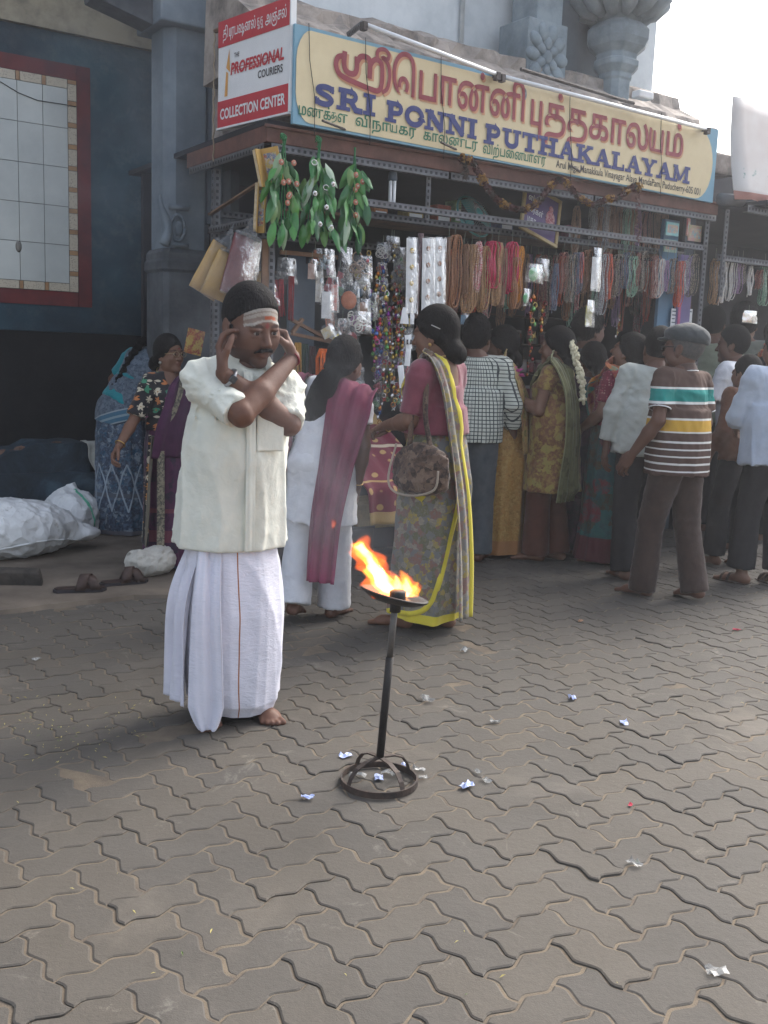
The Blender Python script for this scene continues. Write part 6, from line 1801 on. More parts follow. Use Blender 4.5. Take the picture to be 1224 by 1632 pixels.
BC = {'copper': beadmat('copper_beads', (0.405, 0.176, 0.081)), 'brown': beadmat('brown_seed_beads', (0.27, 0.135, 0.0743), rough=.6), 'gold': beadmat('gold_beads', (0.459, 0.257, 0.121)),
      'redw': beadmat('red_white_beads', (0.472, 0.0405, 0.081), (0.75, 0.675, 0.608), sc=120), 'red': beadmat('crimson_beads', (0.405, 0.0108, 0.0607), (0.567, 0.0405, 0.108), rough=.2), 'orange': beadmat('amber_beads', (0.75, 0.297, 0.027), rough=.25),
      'black': beadmat('black_beads', (0.027, 0.027, 0.0324), (0.405, 0.338, 0.27), sc=140, rough=.25), 'pearl': beadmat('pearl_beads', (0.75, 0.75, 0.743), (0.608, 0.54, 0.486), rough=.25), 'green': beadmat('green_beads', (0.135, 0.297, 0.189), (0.405, 0.54, 0.432)),
      'coral': beadmat('coral_beads', (0.675, 0.135, 0.0675)), 'blue': beadmat('dark_blue_beads', (0.0405, 0.0607, 0.121), (0.203, 0.216, 0.27), sc=140), 'silver': beadmat('silver_beads', (0.608, 0.608, 0.621), (0.162, 0.162, 0.176), sc=140, rough=.25), 'wood': beadmat('wooden_beads', (0.365, 0.209, 0.135), rough=.6),
      'maroon': beadmat('maroon_beads', (0.162, 0.027, 0.0473), (0.405, 0.203, 0.135), sc=120), 'lilac': beadmat('violet_beads', (0.176, 0.0945, 0.216), (0.405, 0.27, 0.405), sc=120)}
BN = {'copper': 'copper brown', 'brown': 'dull brown seed', 'gold': 'pale gold', 'redw': 'red and white', 'red': 'crimson', 'orange': 'amber orange', 'black': 'black and white', 'pearl': 'pearl white', 'green': 'green', 'coral': 'coral red', 'blue': 'dark blue', 'silver': 'silver grey', 'wood': 'wooden', 'maroon': 'maroon', 'lilac': 'violet'}
def hank(px, y0, y1, kind, w=14, v=.0, bead=.0085, loops=5, where='', seed=0, group='bead strings hung from the stall rails', nei_=False):
    u, z0 = SP(px, y0, v); _, z1 = SP(px, y1, v); u2, _ = SP(px + w, y0, v)
    me = hank_mesh(z0 - z1, abs(u2 - u), bead, loops, seed % 4)
    t = sthing('bead_string', f'{BN[kind]} bead string {where}', 'beads', u, v, z0, group, random.gauss(0, .15))
    o = link('beads', me, t); o.material_slots[0].link = 'OBJECT'; o.material_slots[0].material = BC[kind]
    o.rotation_euler = (0, random.gauss(0, .015), 0)
    b = MB(); b.tube([(0, 0, -.012), (random.gauss(0, .003), .002, .03), (0, .0, .06 + .02 * random.random())], .0018, 4); b.obj('string', M_STRING, t)
# first row, under the middle of the rail
row = [(716, 378, 490, 'wood', 8), (727, 374, 497, 'copper', 17), (741, 389, 480, 'brown', 11), (752, 389, 500, 'gold', 17), (765, 385, 468, 'redw', 13), (773, 392, 500, 'gold', 13), (783, 384, 462, 'red', 17), (795, 386, 488, 'gold', 9), (806, 396, 492, 'wood', 12), (816, 385, 470, 'red', 15), (819, 410, 495, 'copper', 11), (829, 392, 485, 'orange', 10)]
for i, (x, a, b_, k, w) in enumerate(row):
    nb = ['behind the saree woman’s head', 'thickest one above the saree woman’s head', 'between two gold ones over the checked man', 'above the checked man’s head', 'beside the first crimson string', 'under the first crimson string', 'left of the fan side pair of crimson strings', 'between the two crimson strings', 'left of the second crimson string', 'next to the amber one', 'behind the amber one', 'the only orange one, under the tilted picture'][i]
    hank(x, a, b_, k, w, .0, .0105 if k in ('copper', 'gold', 'red', 'redw') else .0065, 9, nb.replace('’', ''), i)
# upper row on the right, above and behind the rail
row2 = [(921, 328, 408, 'wood', 12), (948, 322, 330, 'silver', 5), (956, 330, 402, 'brown', 10), (966, 326, 405, 'silver', 9), (977, 322, 408, 'wood', 13), (987, 322, 402, 'wood', 9), (1000, 332, 412, 'green', 12), (1009, 332, 410, 'wood', 10), (1020, 336, 405, 'lilac', 8), (1031, 336, 408, 'maroon', 10), (1046, 332, 414, 'wood', 15), (1058, 336, 414, 'wood', 10)]
for i, (x, a, b_, k, w) in enumerate(row2):
    if b_ - a < 20: b_ = a + 60
    hank(x, a, b_, k, w, .24, .006, 9, ['at the left end of the upper right row', 'second in the upper right row', 'third in the upper right row', 'shiny one in the upper right row', 'under the yellow marigold clump', 'right of the marigold clump', 'pale one in the middle of the upper right row', 'behind the hanging garland tail', 'thin one in the upper right row', 'dark one in the upper right row', 'thickest one left of the turquoise book', 'next to the turquoise book'][i], i + 20)
# lower row on the right
row3 = [(888, 420, 500, 'blue', 12), (899, 402, 470, 'maroon', 10), (910, 405, 485, 'black', 11), (921, 402, 470, 'blue', 10), (928, 402, 455, 'coral', 7), (938, 398, 470, 'brown', 10), (960, 405, 505, 'silver', 10), (967, 402, 480, 'maroon', 8), (974, 405, 482, 'coral', 12), (987, 405, 475, 'black', 12), (998, 402, 462, 'blue', 8), (1011, 408, 474, 'green', 11), (1019, 404, 460, 'maroon', 7), (1027, 400, 468, 'black', 11), (1043, 408, 478, 'maroon', 12), (1053, 412, 475, 'pearl', 11), (1064, 415, 468, 'lilac', 8), (1074, 412, 470, 'black', 10), (1084, 416, 492, 'coral', 6), (1091, 415, 470, 'silver', 10), (1098, 418, 465, 'lilac', 7), (1107, 405, 475, 'black', 11)]
for i, (x, a, b_, k, w) in enumerate(row3):
    hank(x, a, b_, k, w, .02, .0075 if k in ('black', 'silver', 'coral') else .0055, 8, 'number' and ['over the bushy haired man', 'left of the black ones over the bushy haired man', 'over the jasmine strand', 'right of the jasmine strand', 'short one over the yellow packet', 'left of the white packet', 'longest one, above the shopkeeper', 'behind the long silver one', 'thick one right of the long silver one', 'right of the thick coral one', 'thin one in the lower right row', 'pale one in the lower right row', 'over the jar shelves', 'twisted one over the jar shelves', 'wide one over the jar shelves', 'left of the flat cap', 'thin one above the flat cap', 'speckled one above the flat cap', 'thin one on the pale blue board', 'on the pale blue board', 'at the edge of the lilac board', 'in front of the lilac board'][i], i + 40)
for i, (x, a, b_, k, w) in enumerate([(1141, 412, 488, 'gold', 9), (1149, 414, 470, 'silver', 9), (1156, 412, 488, 'pearl', 13), (1168, 414, 482, 'pearl', 11), (1176, 416, 470, 'lilac', 7), (1184, 412, 455, 'black', 9), (1198, 424, 474, 'pearl', 10), (1211, 430, 462, 'maroon', 7), (1219, 420, 490, 'green', 8)]):
    hank(x, a, b_, k, w, .08, .008, 7, ['at the left of the neighbouring stall', 'thin one in the neighbouring stall', 'longest white one in the neighbouring stall', 'right of the longest white one in the neighbouring stall', 'in the neighbouring stall behind the pearl ones', 'small one in the neighbouring stall', 'twisted one over the white shirted youth', 'right of the twisted one in the neighbouring stall', 'at the right edge of the neighbouring stall'][i], i + 70, 'bead strings in the neighbouring stall')

# clear film and shiny odds and ends
def mat_film():
    t = NT('clear_film'); v = t.coord('Object')
    tr = t.n('BsdfTransparent'); tr.inputs[0].default_value = (.9, .9, .9, 1)
    gl = t.n('BsdfGlossy'); gl.inputs['Roughness'].default_value = .22; gl.inputs[0].default_value = (.9, .92, .95, 1)
    df = t.n('BsdfDiffuse'); df.inputs[0].default_value = (.6, .62, .64, 1)
    ms = t.n('MixShader'); ms2 = t.n('MixShader')
    fr = t.n('Fresnel'); fr.inputs[0].default_value = 1.5
    bp = t.n('Bump'); bp.inputs['Strength'].default_value = .55; bp.inputs['Distance'].default_value = .01; t.l(t.noise(v, 38, 4, .6, .8), bp.inputs['Height'])
    t.l(bp.outputs[0], gl.inputs['Normal']); t.l(bp.outputs[0], fr.inputs['Normal'])
    t.l(t.math('MULTIPLY', fr.outputs[0], .55), ms.inputs[0]); t.l(tr.outputs[0], ms.inputs[1]); t.l(gl.outputs[0], ms.inputs[2])
    ms2.inputs[0].default_value = .07; t.l(ms.outputs[0], ms2.inputs[1]); t.l(df.outputs[0], ms2.inputs[2])
    t.l(ms2.outputs[0], t.out.inputs[0]); return t.m
M_FILM = mat_film()
M_SILV = M('silver_foil', (.6, .6, .6), (.35, .35, .36), sc=40, rough=.22, metal=.8)
def sheet(b, cx, cz, w, h, y=0, rot=0, bow=.0, n=5, top=1.0, bot=1.0, jit=0):
    """crumpled sheet in the x,z plane"""
    c_, s_ = math.cos(rot), math.sin(rot); vs = []
    for i in range(n):
        for j in range(n):
            a = i / (n - 1) - .5; q = j / (n - 1) - .5; ww = w * (bot + (top - bot) * (q + .5))
            x = a * ww; z = q * h
            vs.append((cx + x * c_ - z * s_, y - bow * math.cos(a * 3.1) * math.cos(q * 2.6) + random.gauss(0, jit), cz + x * s_ + z * c_))
    b.add(vs, [tuple(int(k) for k in f) for f in quadgrid(n, n)])
def packet(px, py, wpx, hpx, v, label, content='card', c=(.6, .6, .6), rot=0, c2=None, group='small packets hanging on the front display', name='packet'):
    u, z = SP(px, py, v); u1, z1 = SP(px + wpx, py + hpx, v); w, h = abs(u1 - u), abs(z - z1)
    t = sthing(name, label, 'packet', u, v, z, group, random.gauss(0, .12))
    cm = M('packet_%d_%d_%d' % tuple(int(255 * x) for x in c), c, c2, sc=30, rough=.55)
    b = MB()
    if content == 'card': sheet(b, 0, -.08 * h, w * .78, h * .8, .002, rot, .004)
    elif content == 'disc': b.sphere((0, 0, -.05 * h), min(w, h) * .38, 14, 8, (1, .25, 1.1))
    elif content == 'rings':
        for k in range(9):
            cx, cz, rr = random.gauss(0, w * .14), random.gauss(0, h * .14), min(w, h) * random.uniform(.14, .26); ti = random.uniform(-.9, .9)
            b.tube([(cx + rr * math.cos(a), rr * math.sin(a) * math.sin(ti), cz + rr * math.sin(a) * math.cos(ti)) for a in np.linspace(0, 6.283, 13)], min(w, h) * .028, 5, False)
    elif content == 'bits':
        for k in range(16): b.sphere((random.gauss(0, w * .2), random.gauss(0, .006), random.gauss(-.05 * h, h * .2)), min(w, h) * random.uniform(.05, .11), 6, 4, (1, .6, 1.3))
    b.obj('contents', cm, t, content not in ('card',))
    b = MB(); sheet(b, 0, 0, w * 1.08, h * 1.1, -.012, rot * .6, .016, 7, .8, 1.0, .0035); b.obj('film', M_FILM, t, True)
    MB().tube([(0, 0, h * .5), (.004, .004, h * .5 + .05)], .0016, 4).obj('string', M_STRING, t)
packet(521, 482, 18, 54, .04, 'white printed card in clear film left of the orange disc packet', 'card', (.72, .72, .72))
packet(508, 452, 12, 62, .07, 'cream strip packet left of the red and white strip', 'card', (.42, .36, .28), c2=(.6, .6, .58))
packet(533, 470, 11, 52, .05, 'red and white printed strip packet beside the white card', 'card', (.62, .08, .05), c2=(.75, .7, .66))
packet(497, 430, 15, 32, .06, 'pinkish bead card under the wood strip', 'card', (.30, .17, .14), c2=(.5, .36, .3))
packet(520, 420, 26, 44, .06, 'packet of small blue and white pieces below the wood strip', 'bits', (.30, .38, .45))
packet(556, 476, 28, 52, .05, 'clear packet with a large orange disc', 'disc', (.50, .15, .06))
packet(574, 428, 34, 40, .02, 'clear bag of pale brown bangles under the leaf garlands', 'rings', (.36, .25, .18))
packet(576, 452, 24, 34, .05, 'packet of white rings below the pale brown bangles', 'rings', (.66, .66, .63))
packet(578, 490, 22, 26, .06, 'packet with a small tan disc above the white curled rings', 'disc', (.36, .20, .12))
packet(572, 514, 36, 34, .03, 'bunch of white curled ribbon rings over the ponytail woman', 'rings', (.66, .63, .55), c2=(.75, .73, .68))
packet(592, 488, 18, 40, .06, 'packet of pale green beads beside the tan disc', 'bits', (.26, .32, .22))
packet(522, 528, 20, 22, .05, 'yellow and white picture card over the wooden tray', 'card', (.50, .34, .08), .5, c2=(.5, .5, .45))
packet(538, 540, 15, 20, .04, 'yellow star shaped card beside the picture card', 'card', (.52, .43, .06), .6)
packet(546, 520, 26, 24, .07, 'clear packet of pink pieces behind the yellow star card', 'bits', (.34, .22, .2))
packet(535, 566, 22, 28, .06, 'packet of blue and tan pieces under the wooden tray', 'bits', (.16, .22, .32))
packet(534, 590, 18, 22, .07, 'small orange and white packet left of the ponytail woman', 'bits', (.5, .2, .1))
packet(455, 432, 34, 40, .10, 'empty clear bag behind the leaf garlands', 'bits', (.14, .13, .13))
packet(548, 424, 26, 56, .12, 'long clear empty bag behind the blue pieces', 'bits', (.12, .12, .14))
packet(610, 402, 20, 30, .12, 'clear packet with bright silver filigree charm', 'rings', (.62, .6, .56))
packet(624, 390, 24, 26, .11, 'packet of dark and gold hair clips', 'bits', (.12, .08, .06))
packet(636, 412, 18, 34, .13, 'packet of pale green earrings beside the charm strips', 'bits', (.34, .36, .3))
packet(636, 440, 22, 40, .14, 'packet of grey hair pins left of the charm strips', 'bits', (.18, .17, .17))
packet(1193, 505, 24, 20, .06, 'yellow framed card in the neighbouring stall', 'card', (.42, .30, .08), c2=(.5, .2, .15))
packet(949, 430, 11, 64, -.01, 'long white paper packet among the right bead strings', 'card', (.74, .74, .74))
packet(939, 500, 16, 40, -.02, 'olive yellow pouch hanging under the white paper packet', 'card', (.28, .25, .04))
packet(850, 436, 26, 30, .04, 'bright green toy in clear film under the tilted picture', 'disc', (.06, .42, .10), c2=(.5, .7, .5))
packet(838, 474, 14, 26, .05, 'green plastic mango under the green toy packet', 'disc', (.08, .40, .12))
packet(862, 430, 20, 34, .06, 'white and green toy packet right of the green toy', 'bits', (.5, .6, .52))
packet(740, 508, 14, 20, .05, 'small blue card hanging above the checked man', 'card', (.10, .22, .34))
packet(700, 560, 12, 22, .10, 'white earring card behind the saree woman', 'card', (.62, .62, .6))

# strings of key rings and trinkets
def trinkets(px, y0, y1, v, cols, label, seed, dens=1.0, rad=.014):
    r = random.Random(seed); u, z0 = SP(px, y0, v); _, z1 = SP(px, y1, v); L = z0 - z1
    t = sthing('trinket_string', label, 'key rings', u, v, z0, 'trinket strings on the front display', r.gauss(0, .2))
    MB().tube([(0, 0, .05), (0, 0, -L)], .0015, 4).obj('string', M_STRING, t)
    n = int(L / (.026 / dens))
    for ci, c in enumerate(cols):
        b = MB()
        for k in range(n):
            if k % len(cols) != ci: continue
            z = -L * (k + .5) / n; x = r.gauss(0, .008); y = r.gauss(-.004, .008); q = r.random()
            if q < .35: b.sphere((x, y, z), rad * r.uniform(.5, .85), 7, 5, (1, .6, 1.25))
            elif q < .6: b.tube([(x + rad * .8 * math.cos(a), y + .003 * math.sin(a * 2), z + rad * .8 * math.sin(a)) for a in np.linspace(0, 6.283, 11)], rad * .17, 5, False)
            elif q < .8:
                for j in range(4):
                    a = j * 1.57 + q * 9; b.tube([(x, y, z), (x + rad * 1.1 * math.cos(a), y - .004, z + rad * 1.1 * math.sin(a))], [rad * .3, rad * .1], 5)
            else: b.lathe([(.001, z + rad), (rad * .7, z), (rad * .8, z - rad * .6), (.001, z - rad)], 6, (x, y, 0))
        if b.f: o = b.obj('trinkets', c, t, True); o['kind'] = 'stuff'
fo = lambda n, c: M('foil_' + n, c, tuple(x * .6 for x in c), sc=60, rough=.25, metal=.55)
F_G, F_P, F_R, F_B, F_V, F_GR, F_O = fo('gold', (.6, .42, .1)), fo('pink', (.55, .12, .32)), fo('red', (.5, .05, .06)), fo('blue', (.1, .2, .5)), fo('violet', (.28, .06, .35)), fo('green', (.15, .4, .12)), fo('orange', (.6, .2, .04))
T_ = [(612, 456, 486, [F_G, M_SILV], 'gold rings on a blue hook bar', .022), (618, 488, 520, [F_P, F_V], 'pink foil charms under the gold rings', .02), (615, 522, 556, [F_G, F_GR, F_P], 'gold leaf charms over the ponytail woman', .022), (598, 520, 548, [F_V, F_B, F_R, F_P], 'violet and blue tassel charms left of the gold leaves', .02), (604, 512, 545, [F_R, F_P, F_O], 'red and pink tassel charms left of the gold leaves', .02), (634, 452, 500, [F_O, F_R, M_SILV], 'orange key rings beside the paper tags', .018), (636, 500, 545, [M_SILV, F_R], 'dull silver key rings left of the paper tags', .018), (613, 560, 640, [F_G, M_SILV, F_R], 'long gold and silver chain of trinkets right of the ponytail', .017), (617, 590, 640, [F_GR, F_G, F_O], 'green and gold trinkets at counter height', .016), (628, 600, 655, [F_O, M_SILV, F_G], 'orange and silver trinkets by the saree womans hand', .018), (641, 580, 650, [M_SILV, F_R], 'silver packets string left of the saree woman', .016), (602, 575, 610, [F_V, M_SILV, F_B], 'violet glass trinkets by the ponytail womans ear', .017), (625, 545, 600, [M_SILV, F_G], 'row of small silver hooks under the gold leaves', .014), (648, 540, 580, [M_SILV], 'silver clips behind the paper tags', .014), (605, 640, 690, [M_SILV, F_O, F_B], 'low silver and orange trinkets by the womans elbow', .017), (850, 470, 545, [F_O, F_R, F_G, F_GR], 'orange and red beaded deity hanging over the lotus', .022), (866, 480, 530, [F_R, F_O, F_G], 'red bead tassel beside the beaded deity hanging', .02), (845, 545, 600, [F_R, F_R, F_O], 'red tassel cord below the beaded deity hanging', .014), (985, 500, 540, [F_G, M_SILV], 'gold chain over the shopkeepers shoulder', .012), (628, 380, 420, [M_SILV, F_G], 'silver pins under the rail left end', .014), (606, 440, 480, [F_GR, M_SILV, F_V], 'pale green trinkets left of the gold rings', .016)]
for i, (x, a, b_, cs, lab, rd) in enumerate(T_): trinkets(x, a, b_, .03 + .05 * (i % 3), cs, lab, i, 1.0, rd)
# charm strips: white cards with gold discs
for i, (x, y0, y1, w, dc) in enumerate(((658, 380, 500, 12, (.62, .42, .06)), (684, 380, 498, 13, (.30, .12, .04)), (702, 380, 492, 12, (.30, .12, .04)))):
    u, z0 = SP(x, y0, -.01); u2, z1 = SP(x + w, y1, -.01); w_ = abs(u2 - u); L = z0 - z1
    t = sthing('charm_strip', ['white strip of yellow discs at the left end of the rail', 'white strip of brown discs in the middle of three', 'white strip of brown discs nearest the copper beads'][i], 'card strip', u, -.01, z0, 'white charm strips hanging from the rail')
    b = MB(); sheet(b, 0, -L / 2, w_, L, 0, .03, .002, 6); b.obj('card', M_WHITE, t)
    for k in range(4):
        z = -L * (.14 + .22 * k) - (.0 if i else .01); bb = MB(); bb.lathe([(.001, .006), (.012, .005), (.017, .001)], 12); o = bb.obj('disc', M('disc_%d' % i, dc, rough=.35, metal=.3), t, True); o.rotation_euler = (R(90), 0, 0); o.location = (.03 * (z + L / 2) * -1, -.004, z)
    b = MB(); sheet(b, 0, -L / 2, w_ * 1.1, L * 1.03, -.012, .03, .006, 8, 1, 1, .003); b.obj('film', M_FILM, t, True)
t = sthing('bead_roll', 'dusky mauve rolled strip between the white charm strips', 'strip', SP(671, 372, .02)[0], .02, SP(671, 372, .02)[1])
MB().tube([(0, 0, 0), (-.008, 0, -.28), (-.014, 0, -.52)], .019, 8).obj('roll', beadmat('mauve_roll', (.20, .13, .13)), t, True)
for i, (x, y, w, h, ro) in enumerate(((645, 503, 22, 30, .1), (657, 508, 10, 20, -.15), (651, 545, 16, 26, .05), (650, 568, 13, 34, 0), (640, 600, 14, 40, .03))):
    u, z = SP(x, y, -.02); u2, z2 = SP(x + w, y + h, -.02)
    t = sthing('paper_tag', ['wide white paper tag left of the saree womans head', 'narrow white paper tag nearest the saree womans face', 'white tag with a dark square left of the saree woman', 'lowest white printed tag left of the saree woman', 'pale grey tag strip at the saree womans shoulder'][i], 'tag', u, -.02, z, 'paper tags left of the saree woman')
    b = MB(); sheet(b, 0, 0, abs(u2 - u) * .6, abs(z2 - z) * .9, 0, ro + (-.12, .2, .1, -.08, .12)[i], .008, 5, .5 if i == 0 else 1, 1, .002); b.obj('paper', M_WHITE, t)
    if i == 2: bb = MB(); sheet(bb, 0, 0, abs(u2 - u) * .5, .03, -.008, ro, .0, 3); bb.obj('print', M_INK, t)

# red, orange and yellow cords
def cordbunch(px, y0, y1, w, v, c, name, label, n=7):
    u, z0 = SP(px, y0, v); _, z1 = SP(px, y1, v); u2, _ = SP(px + w, y0, v); W_ = abs(u2 - u); L = z0 - z1
    t = sthing('cord_bunch', label, 'cords', u, v, z0, 'coloured cord bunches at the left of the stall')
    b = MB()
    for k in range(n):
        x = (k / (n - 1) - .5) * W_; b.tube([(x * .6, random.gauss(0, .006), 0), (x, random.gauss(0, .008), -L * .3), (x + random.gauss(0, .003), random.gauss(0, .008), -L * (1 - .04 * random.random()))], W_ / n * .75, 6)
    o = b.obj('cords', M(name, c, tuple(x * .6 for x in c), sc=50, rough=.75, bump=.4, bsc=200), t, True); o['kind'] = 'stuff'
cordbunch(441, 446, 512, 9, .08, (.26, .012, .02), 'red_cord', 'red cord bunch at the far left beside the mans head'); cordbunch(449, 445, 505, 9, .07, (.30, .015, .025), 'red_cord_b', 'wider red cord bunch right of the far left one'); cordbunch(464, 440, 512, 8, .07, (.28, .012, .02), 'red_cord', 'red cord bunch against the blue grey board')
cordbunch(516, 556, 606, 18, .06, (.75, .14, .01), 'orange_cord', 'bright orange thread hank left of the ponytail woman', 9); cordbunch(460, 545, 580, 8, .08, (.65, .14, .01), 'orange_cord', 'orange thread hank behind the mans hand', 5); cordbunch(474, 546, 610, 12, .09, (.40, .20, .02), 'mustard_cord', 'mustard yellow thread hank beside the mans collar', 6); cordbunch(486, 548, 620, 10, .12, (.03, .06, .04), 'green_cord', 'dark green thread hank beside the mustard one', 5); cordbunch(498, 552, 610, 10, .10, (.05, .015, .018), 'maroon_cord', 'dark maroon thread hank left of the bright orange one', 5)

# mango leaf door hangings
def leaf_me(L, w, seed):
    r = np.random.default_rng(seed); n = 9; V = []
    bend = r.uniform(-.15, .3)
    for i in range(n):
        t = i / (n - 1); ww = w * (math.sin(min(1, t * .97 + .03) * math.pi) ** .75)
        for s_ in (-1, -.5, 0, .5, 1): V.append((ww * s_, -.25 * ww * (1 - abs(s_)) * 1.2 + bend * L * t * t * .5 + .004 * math.sin(t * 9 + s_), -L * t))
    return mesh_np('leaf', V, quadgrid(n, 5), None, True)
M_LEAF = NT('plastic_mango_leaf'); _c = M_LEAF.ramp(M_LEAF.rand(), [(0, (.015, .085, .025)), (.35, (.03, .17, .035)), (.7, (.07, .26, .05)), (.88, (.13, .24, .06)), (1, (.32, .42, .32))]); M_LEAF.color(_c).set(.28, 0, .5); M_LEAF.bump(M_LEAF.wave(M_LEAF.coord('Object'), 60, 1, 'Z'), .15, .002); M_LEAF = M_LEAF.m
leaf_mes = [leaf_me(.125 + .012 * k, .022 + .002 * (k % 3), k) for k in range(5)]
for m in leaf_mes: m.materials.append(M_LEAF)
M_GCORD = M('green_plastic_cord', (.02, .16, .05), rough=.5); M_ROSE = M('rosette_orange', (.50, .18, .10), (.3, .12, .1), sc=70, rough=.5); M_ROSEC = M('rosette_cream', (.6, .5, .4), rough=.5)
for gi, (px, y0, y1, wpx, nl, lab) in enumerate(((452, 218, 402, 62, 34, 'green plastic leaf door hanging with orange rosettes, left of three'), (508, 222, 405, 70, 38, 'green plastic leaf door hanging with silver clasps, in the middle of three'), (566, 235, 412, 52, 34, 'shiny green plastic leaf door hanging, nearest the key rings'))):
    rr = random.Random(gi + 5); u, z0 = SP(px, y0, -.09); _, z1 = SP(px, y1, -.09); uw, _ = SP(px + wpx, y0, -.09); Wd = abs(uw - u); L = z0 - z1
    t = sthing('leaf_garland', lab, 'leaf garland', u, -.09, z0, 'leaf garlands hung at the stall corner')
    b = MB()
    for k in range(7):
        x = rr.uniform(-.5, .5) * Wd * .5; b.tube(smooth_path([(rr.gauss(0, .006), rr.gauss(0, .006), .0), (x * .25, rr.gauss(0, .01), -.13), (x * .7, rr.gauss(0, .01), -L * .5), (x, rr.gauss(0, .01), -L * .8)], 4), .0035, 5)
    if gi != 2:
        for k in range(5): b.tube([(.02 * math.cos(a + k) , .015 * math.sin(a * 1.3 + k), .0 - .03 * k / 5 + .02 * math.sin(a)) for a in np.linspace(0, 5, 9)], .004, 5)
    b.obj('cord', M_GCORD, t, True)
    for k in range(nl):
        f = .24 + .62 * (k + .5) / nl; sd = rr.choice((-1, 1)); x = sd * rr.uniform(.02, .46) * Wd * min(1, f * 1.9)
        o = link('leaf', leaf_mes[rr.randrange(5)], t); o.location = (x * .7, rr.uniform(-.035, .02), -L * f + .06)
        o.rotation_euler = (rr.gauss(-.1, .2), -sd * rr.uniform(.05, .55) * (1.25 - f), rr.gauss(0, .5)); s_ = rr.uniform(.8, 1.12); o.scale = (s_,) * 3
    for k in range(8 if gi == 0 else 6):
        f = rr.uniform(.22, .62) if gi != 1 else rr.uniform(.3, .85); x = rr.uniform(-.3, .3) * Wd
        b = MB()
        for j in range(7):
            a = j * .9; b.sphere((.009 * math.cos(a), -.004, .009 * math.sin(a)), .0085, 6, 4, (1, .6, 1))
        b.cm = 1; b.sphere((0, -.009, 0), .0065, 6, 4)
        o = b.obj('rosette', [M_ROSE if gi != 1 else M_SILV, M_ROSEC], t, True); o.location = (x, -.045, -L * f)
    if gi == 1:
        for f in (.22, .42):
            b = MB(); b.tube([(.018 * math.cos(a), -.045, .014 * math.sin(a)) for a in np.linspace(0, 6.283, 15)], .003, 5, False); o = b.obj('clasp', M_SILV, t, True); o.location = (.03 if f > .3 else -.05, 0, -L * f)

# books hung open, and the bagged goods at the corner
def book(px, py, w, h, v, ang, spread, label, cov, pic):
    u, z = SP(px, py, v); t = sthing('open_book', label, 'book', u, v, z, 'books hung open at the stall corner', 0)
    for s_ in (-1, 1):
        b = MB(); V = []
        T4 = Matrix.Rotation(ang, 4, 'Y') @ Matrix.Rotation(s_ * spread, 4, 'Z')
        x0, x1 = (0, w) if s_ > 0 else (-w, 0)
        b.box(x0, x1, -.003, .003, -h / 2, h / 2, T4); b.obj('cover', cov, t)
        b = MB(); b.box(x0 * .96, x1 * .96, .004 , .018, -h / 2 * .96, h / 2 * .96, T4); b.obj('pages', M('page_edges', (.55, .45, .3), (.42, .33, .2), sc=60), t)
        if s_ > 0: b = MB(); b.box(w * .16, w * .84, -.0055, -.0035, -h * .36, h * .36, T4); b.obj('picture', pic, t)
M_YCOV = M('yellow_cover', (.52, .33, .10), (.44, .27, .08), sc=6); M_PIC = print_cloth('deity_picture', (.18, .22, .32), [(.5, .45, .4), (.12, .18, .3), (.4, .12, .08), (.5, .4, .12)], 55, .4)
book(420, 268, .105, .20, -.02, R(-14), R(-48), 'open yellow picture book hung spine up at the stall corner', M_YCOV, M_PIC)
book(411, 332, .05, .27, .0, R(2), R(-60), 'narrow open yellow book hanging below the picture book', M_YCOV, M_PIC)
ua, za = SP(421, 425, .02); MB().box(ua - .022, ua + .022, 0, .012, za - .13, za + .15).obj('hanging_slat', M_BROWNWOOD, stall)
def bagged(px, py, w, h, v, rot, c, label, mark=None):
    u, z = SP(px, py, v); t = sthing('bagged_cloth', label, 'bag', u, v, z, 'goods in clear bags at the stall corner', random.gauss(0, .3))
    b = MB(); sheet(b, 0, 0, w, h, .0, rot, .02, 6, .85, 1.0, .002); o = b.obj('cloth_bag', c, t, True); m = o.modifiers.new('s', 'SOLIDIFY'); m.thickness = .012
    b = MB(); sheet(b, 0, .02 * 0, w * 1.15, h * 1.1, -.028, rot, .03, 9, .75, 1.0, .006)
    c_, s_ = math.cos(rot), math.sin(rot); q = h * .55
    b.tube(smooth_path([(-q * .9 * s_, -.02, q * .9 * c_), (-q * 1.1 * s_, -.02, q * 1.12 * c_), (-(q + .1) * s_, -.02, (q + .12) * c_)], 4), [w * .38] * 2 + [w * .22] * 3 + [w * .1] * 2 + [.004] * 2, 8)
    b.obj('film', M_FILM, t, True)
    if mark:
        b = MB()
        for mm, (dx, dz, r_) in zip(mark, ((.12, -.3, .05), (.33, -.3, .045))):
            b.cm = mark.index(mm); sheet(b, (dx * w) * c_ - dz * h * s_, (dx * w) * s_ + dz * h * c_, r_, r_ * 1.5, -.031, rot, 0, 3)
        b.obj('print', mark, t)
    return t
M_YBAG = M('yellow_cloth_bag', (.50, .31, .09), (.42, .25, .07), sc=8, rough=.8); M_MAR = M('maroon_bag_cloth', (.12, .028, .035), (.17, .05, .05), sc=14, rough=.7)
P_BLUE, P_RED = M('print_blue', (.08, .09, .36)), M('print_red', (.36, .05, .06))
bagged(338, 430, .17, .30, .12, R(-27), M_YBAG, 'yellow cloth bag in clear film at the left of the hanging bags', [P_BLUE, P_RED])
bagged(352, 440, .15, .26, .06, R(-22), M_YBAG, 'second yellow cloth bag partly behind the maroon one')
bagged(383, 425, .20, .33, .0, R(-14), M_MAR, 'maroon cloth bag in shiny clear film above the mans head')
bagged(423, 460, .11, .20, .06, R(12), M_YBAG, 'orange yellow picture card in film right of the mans head', [P_BLUE, P_RED])
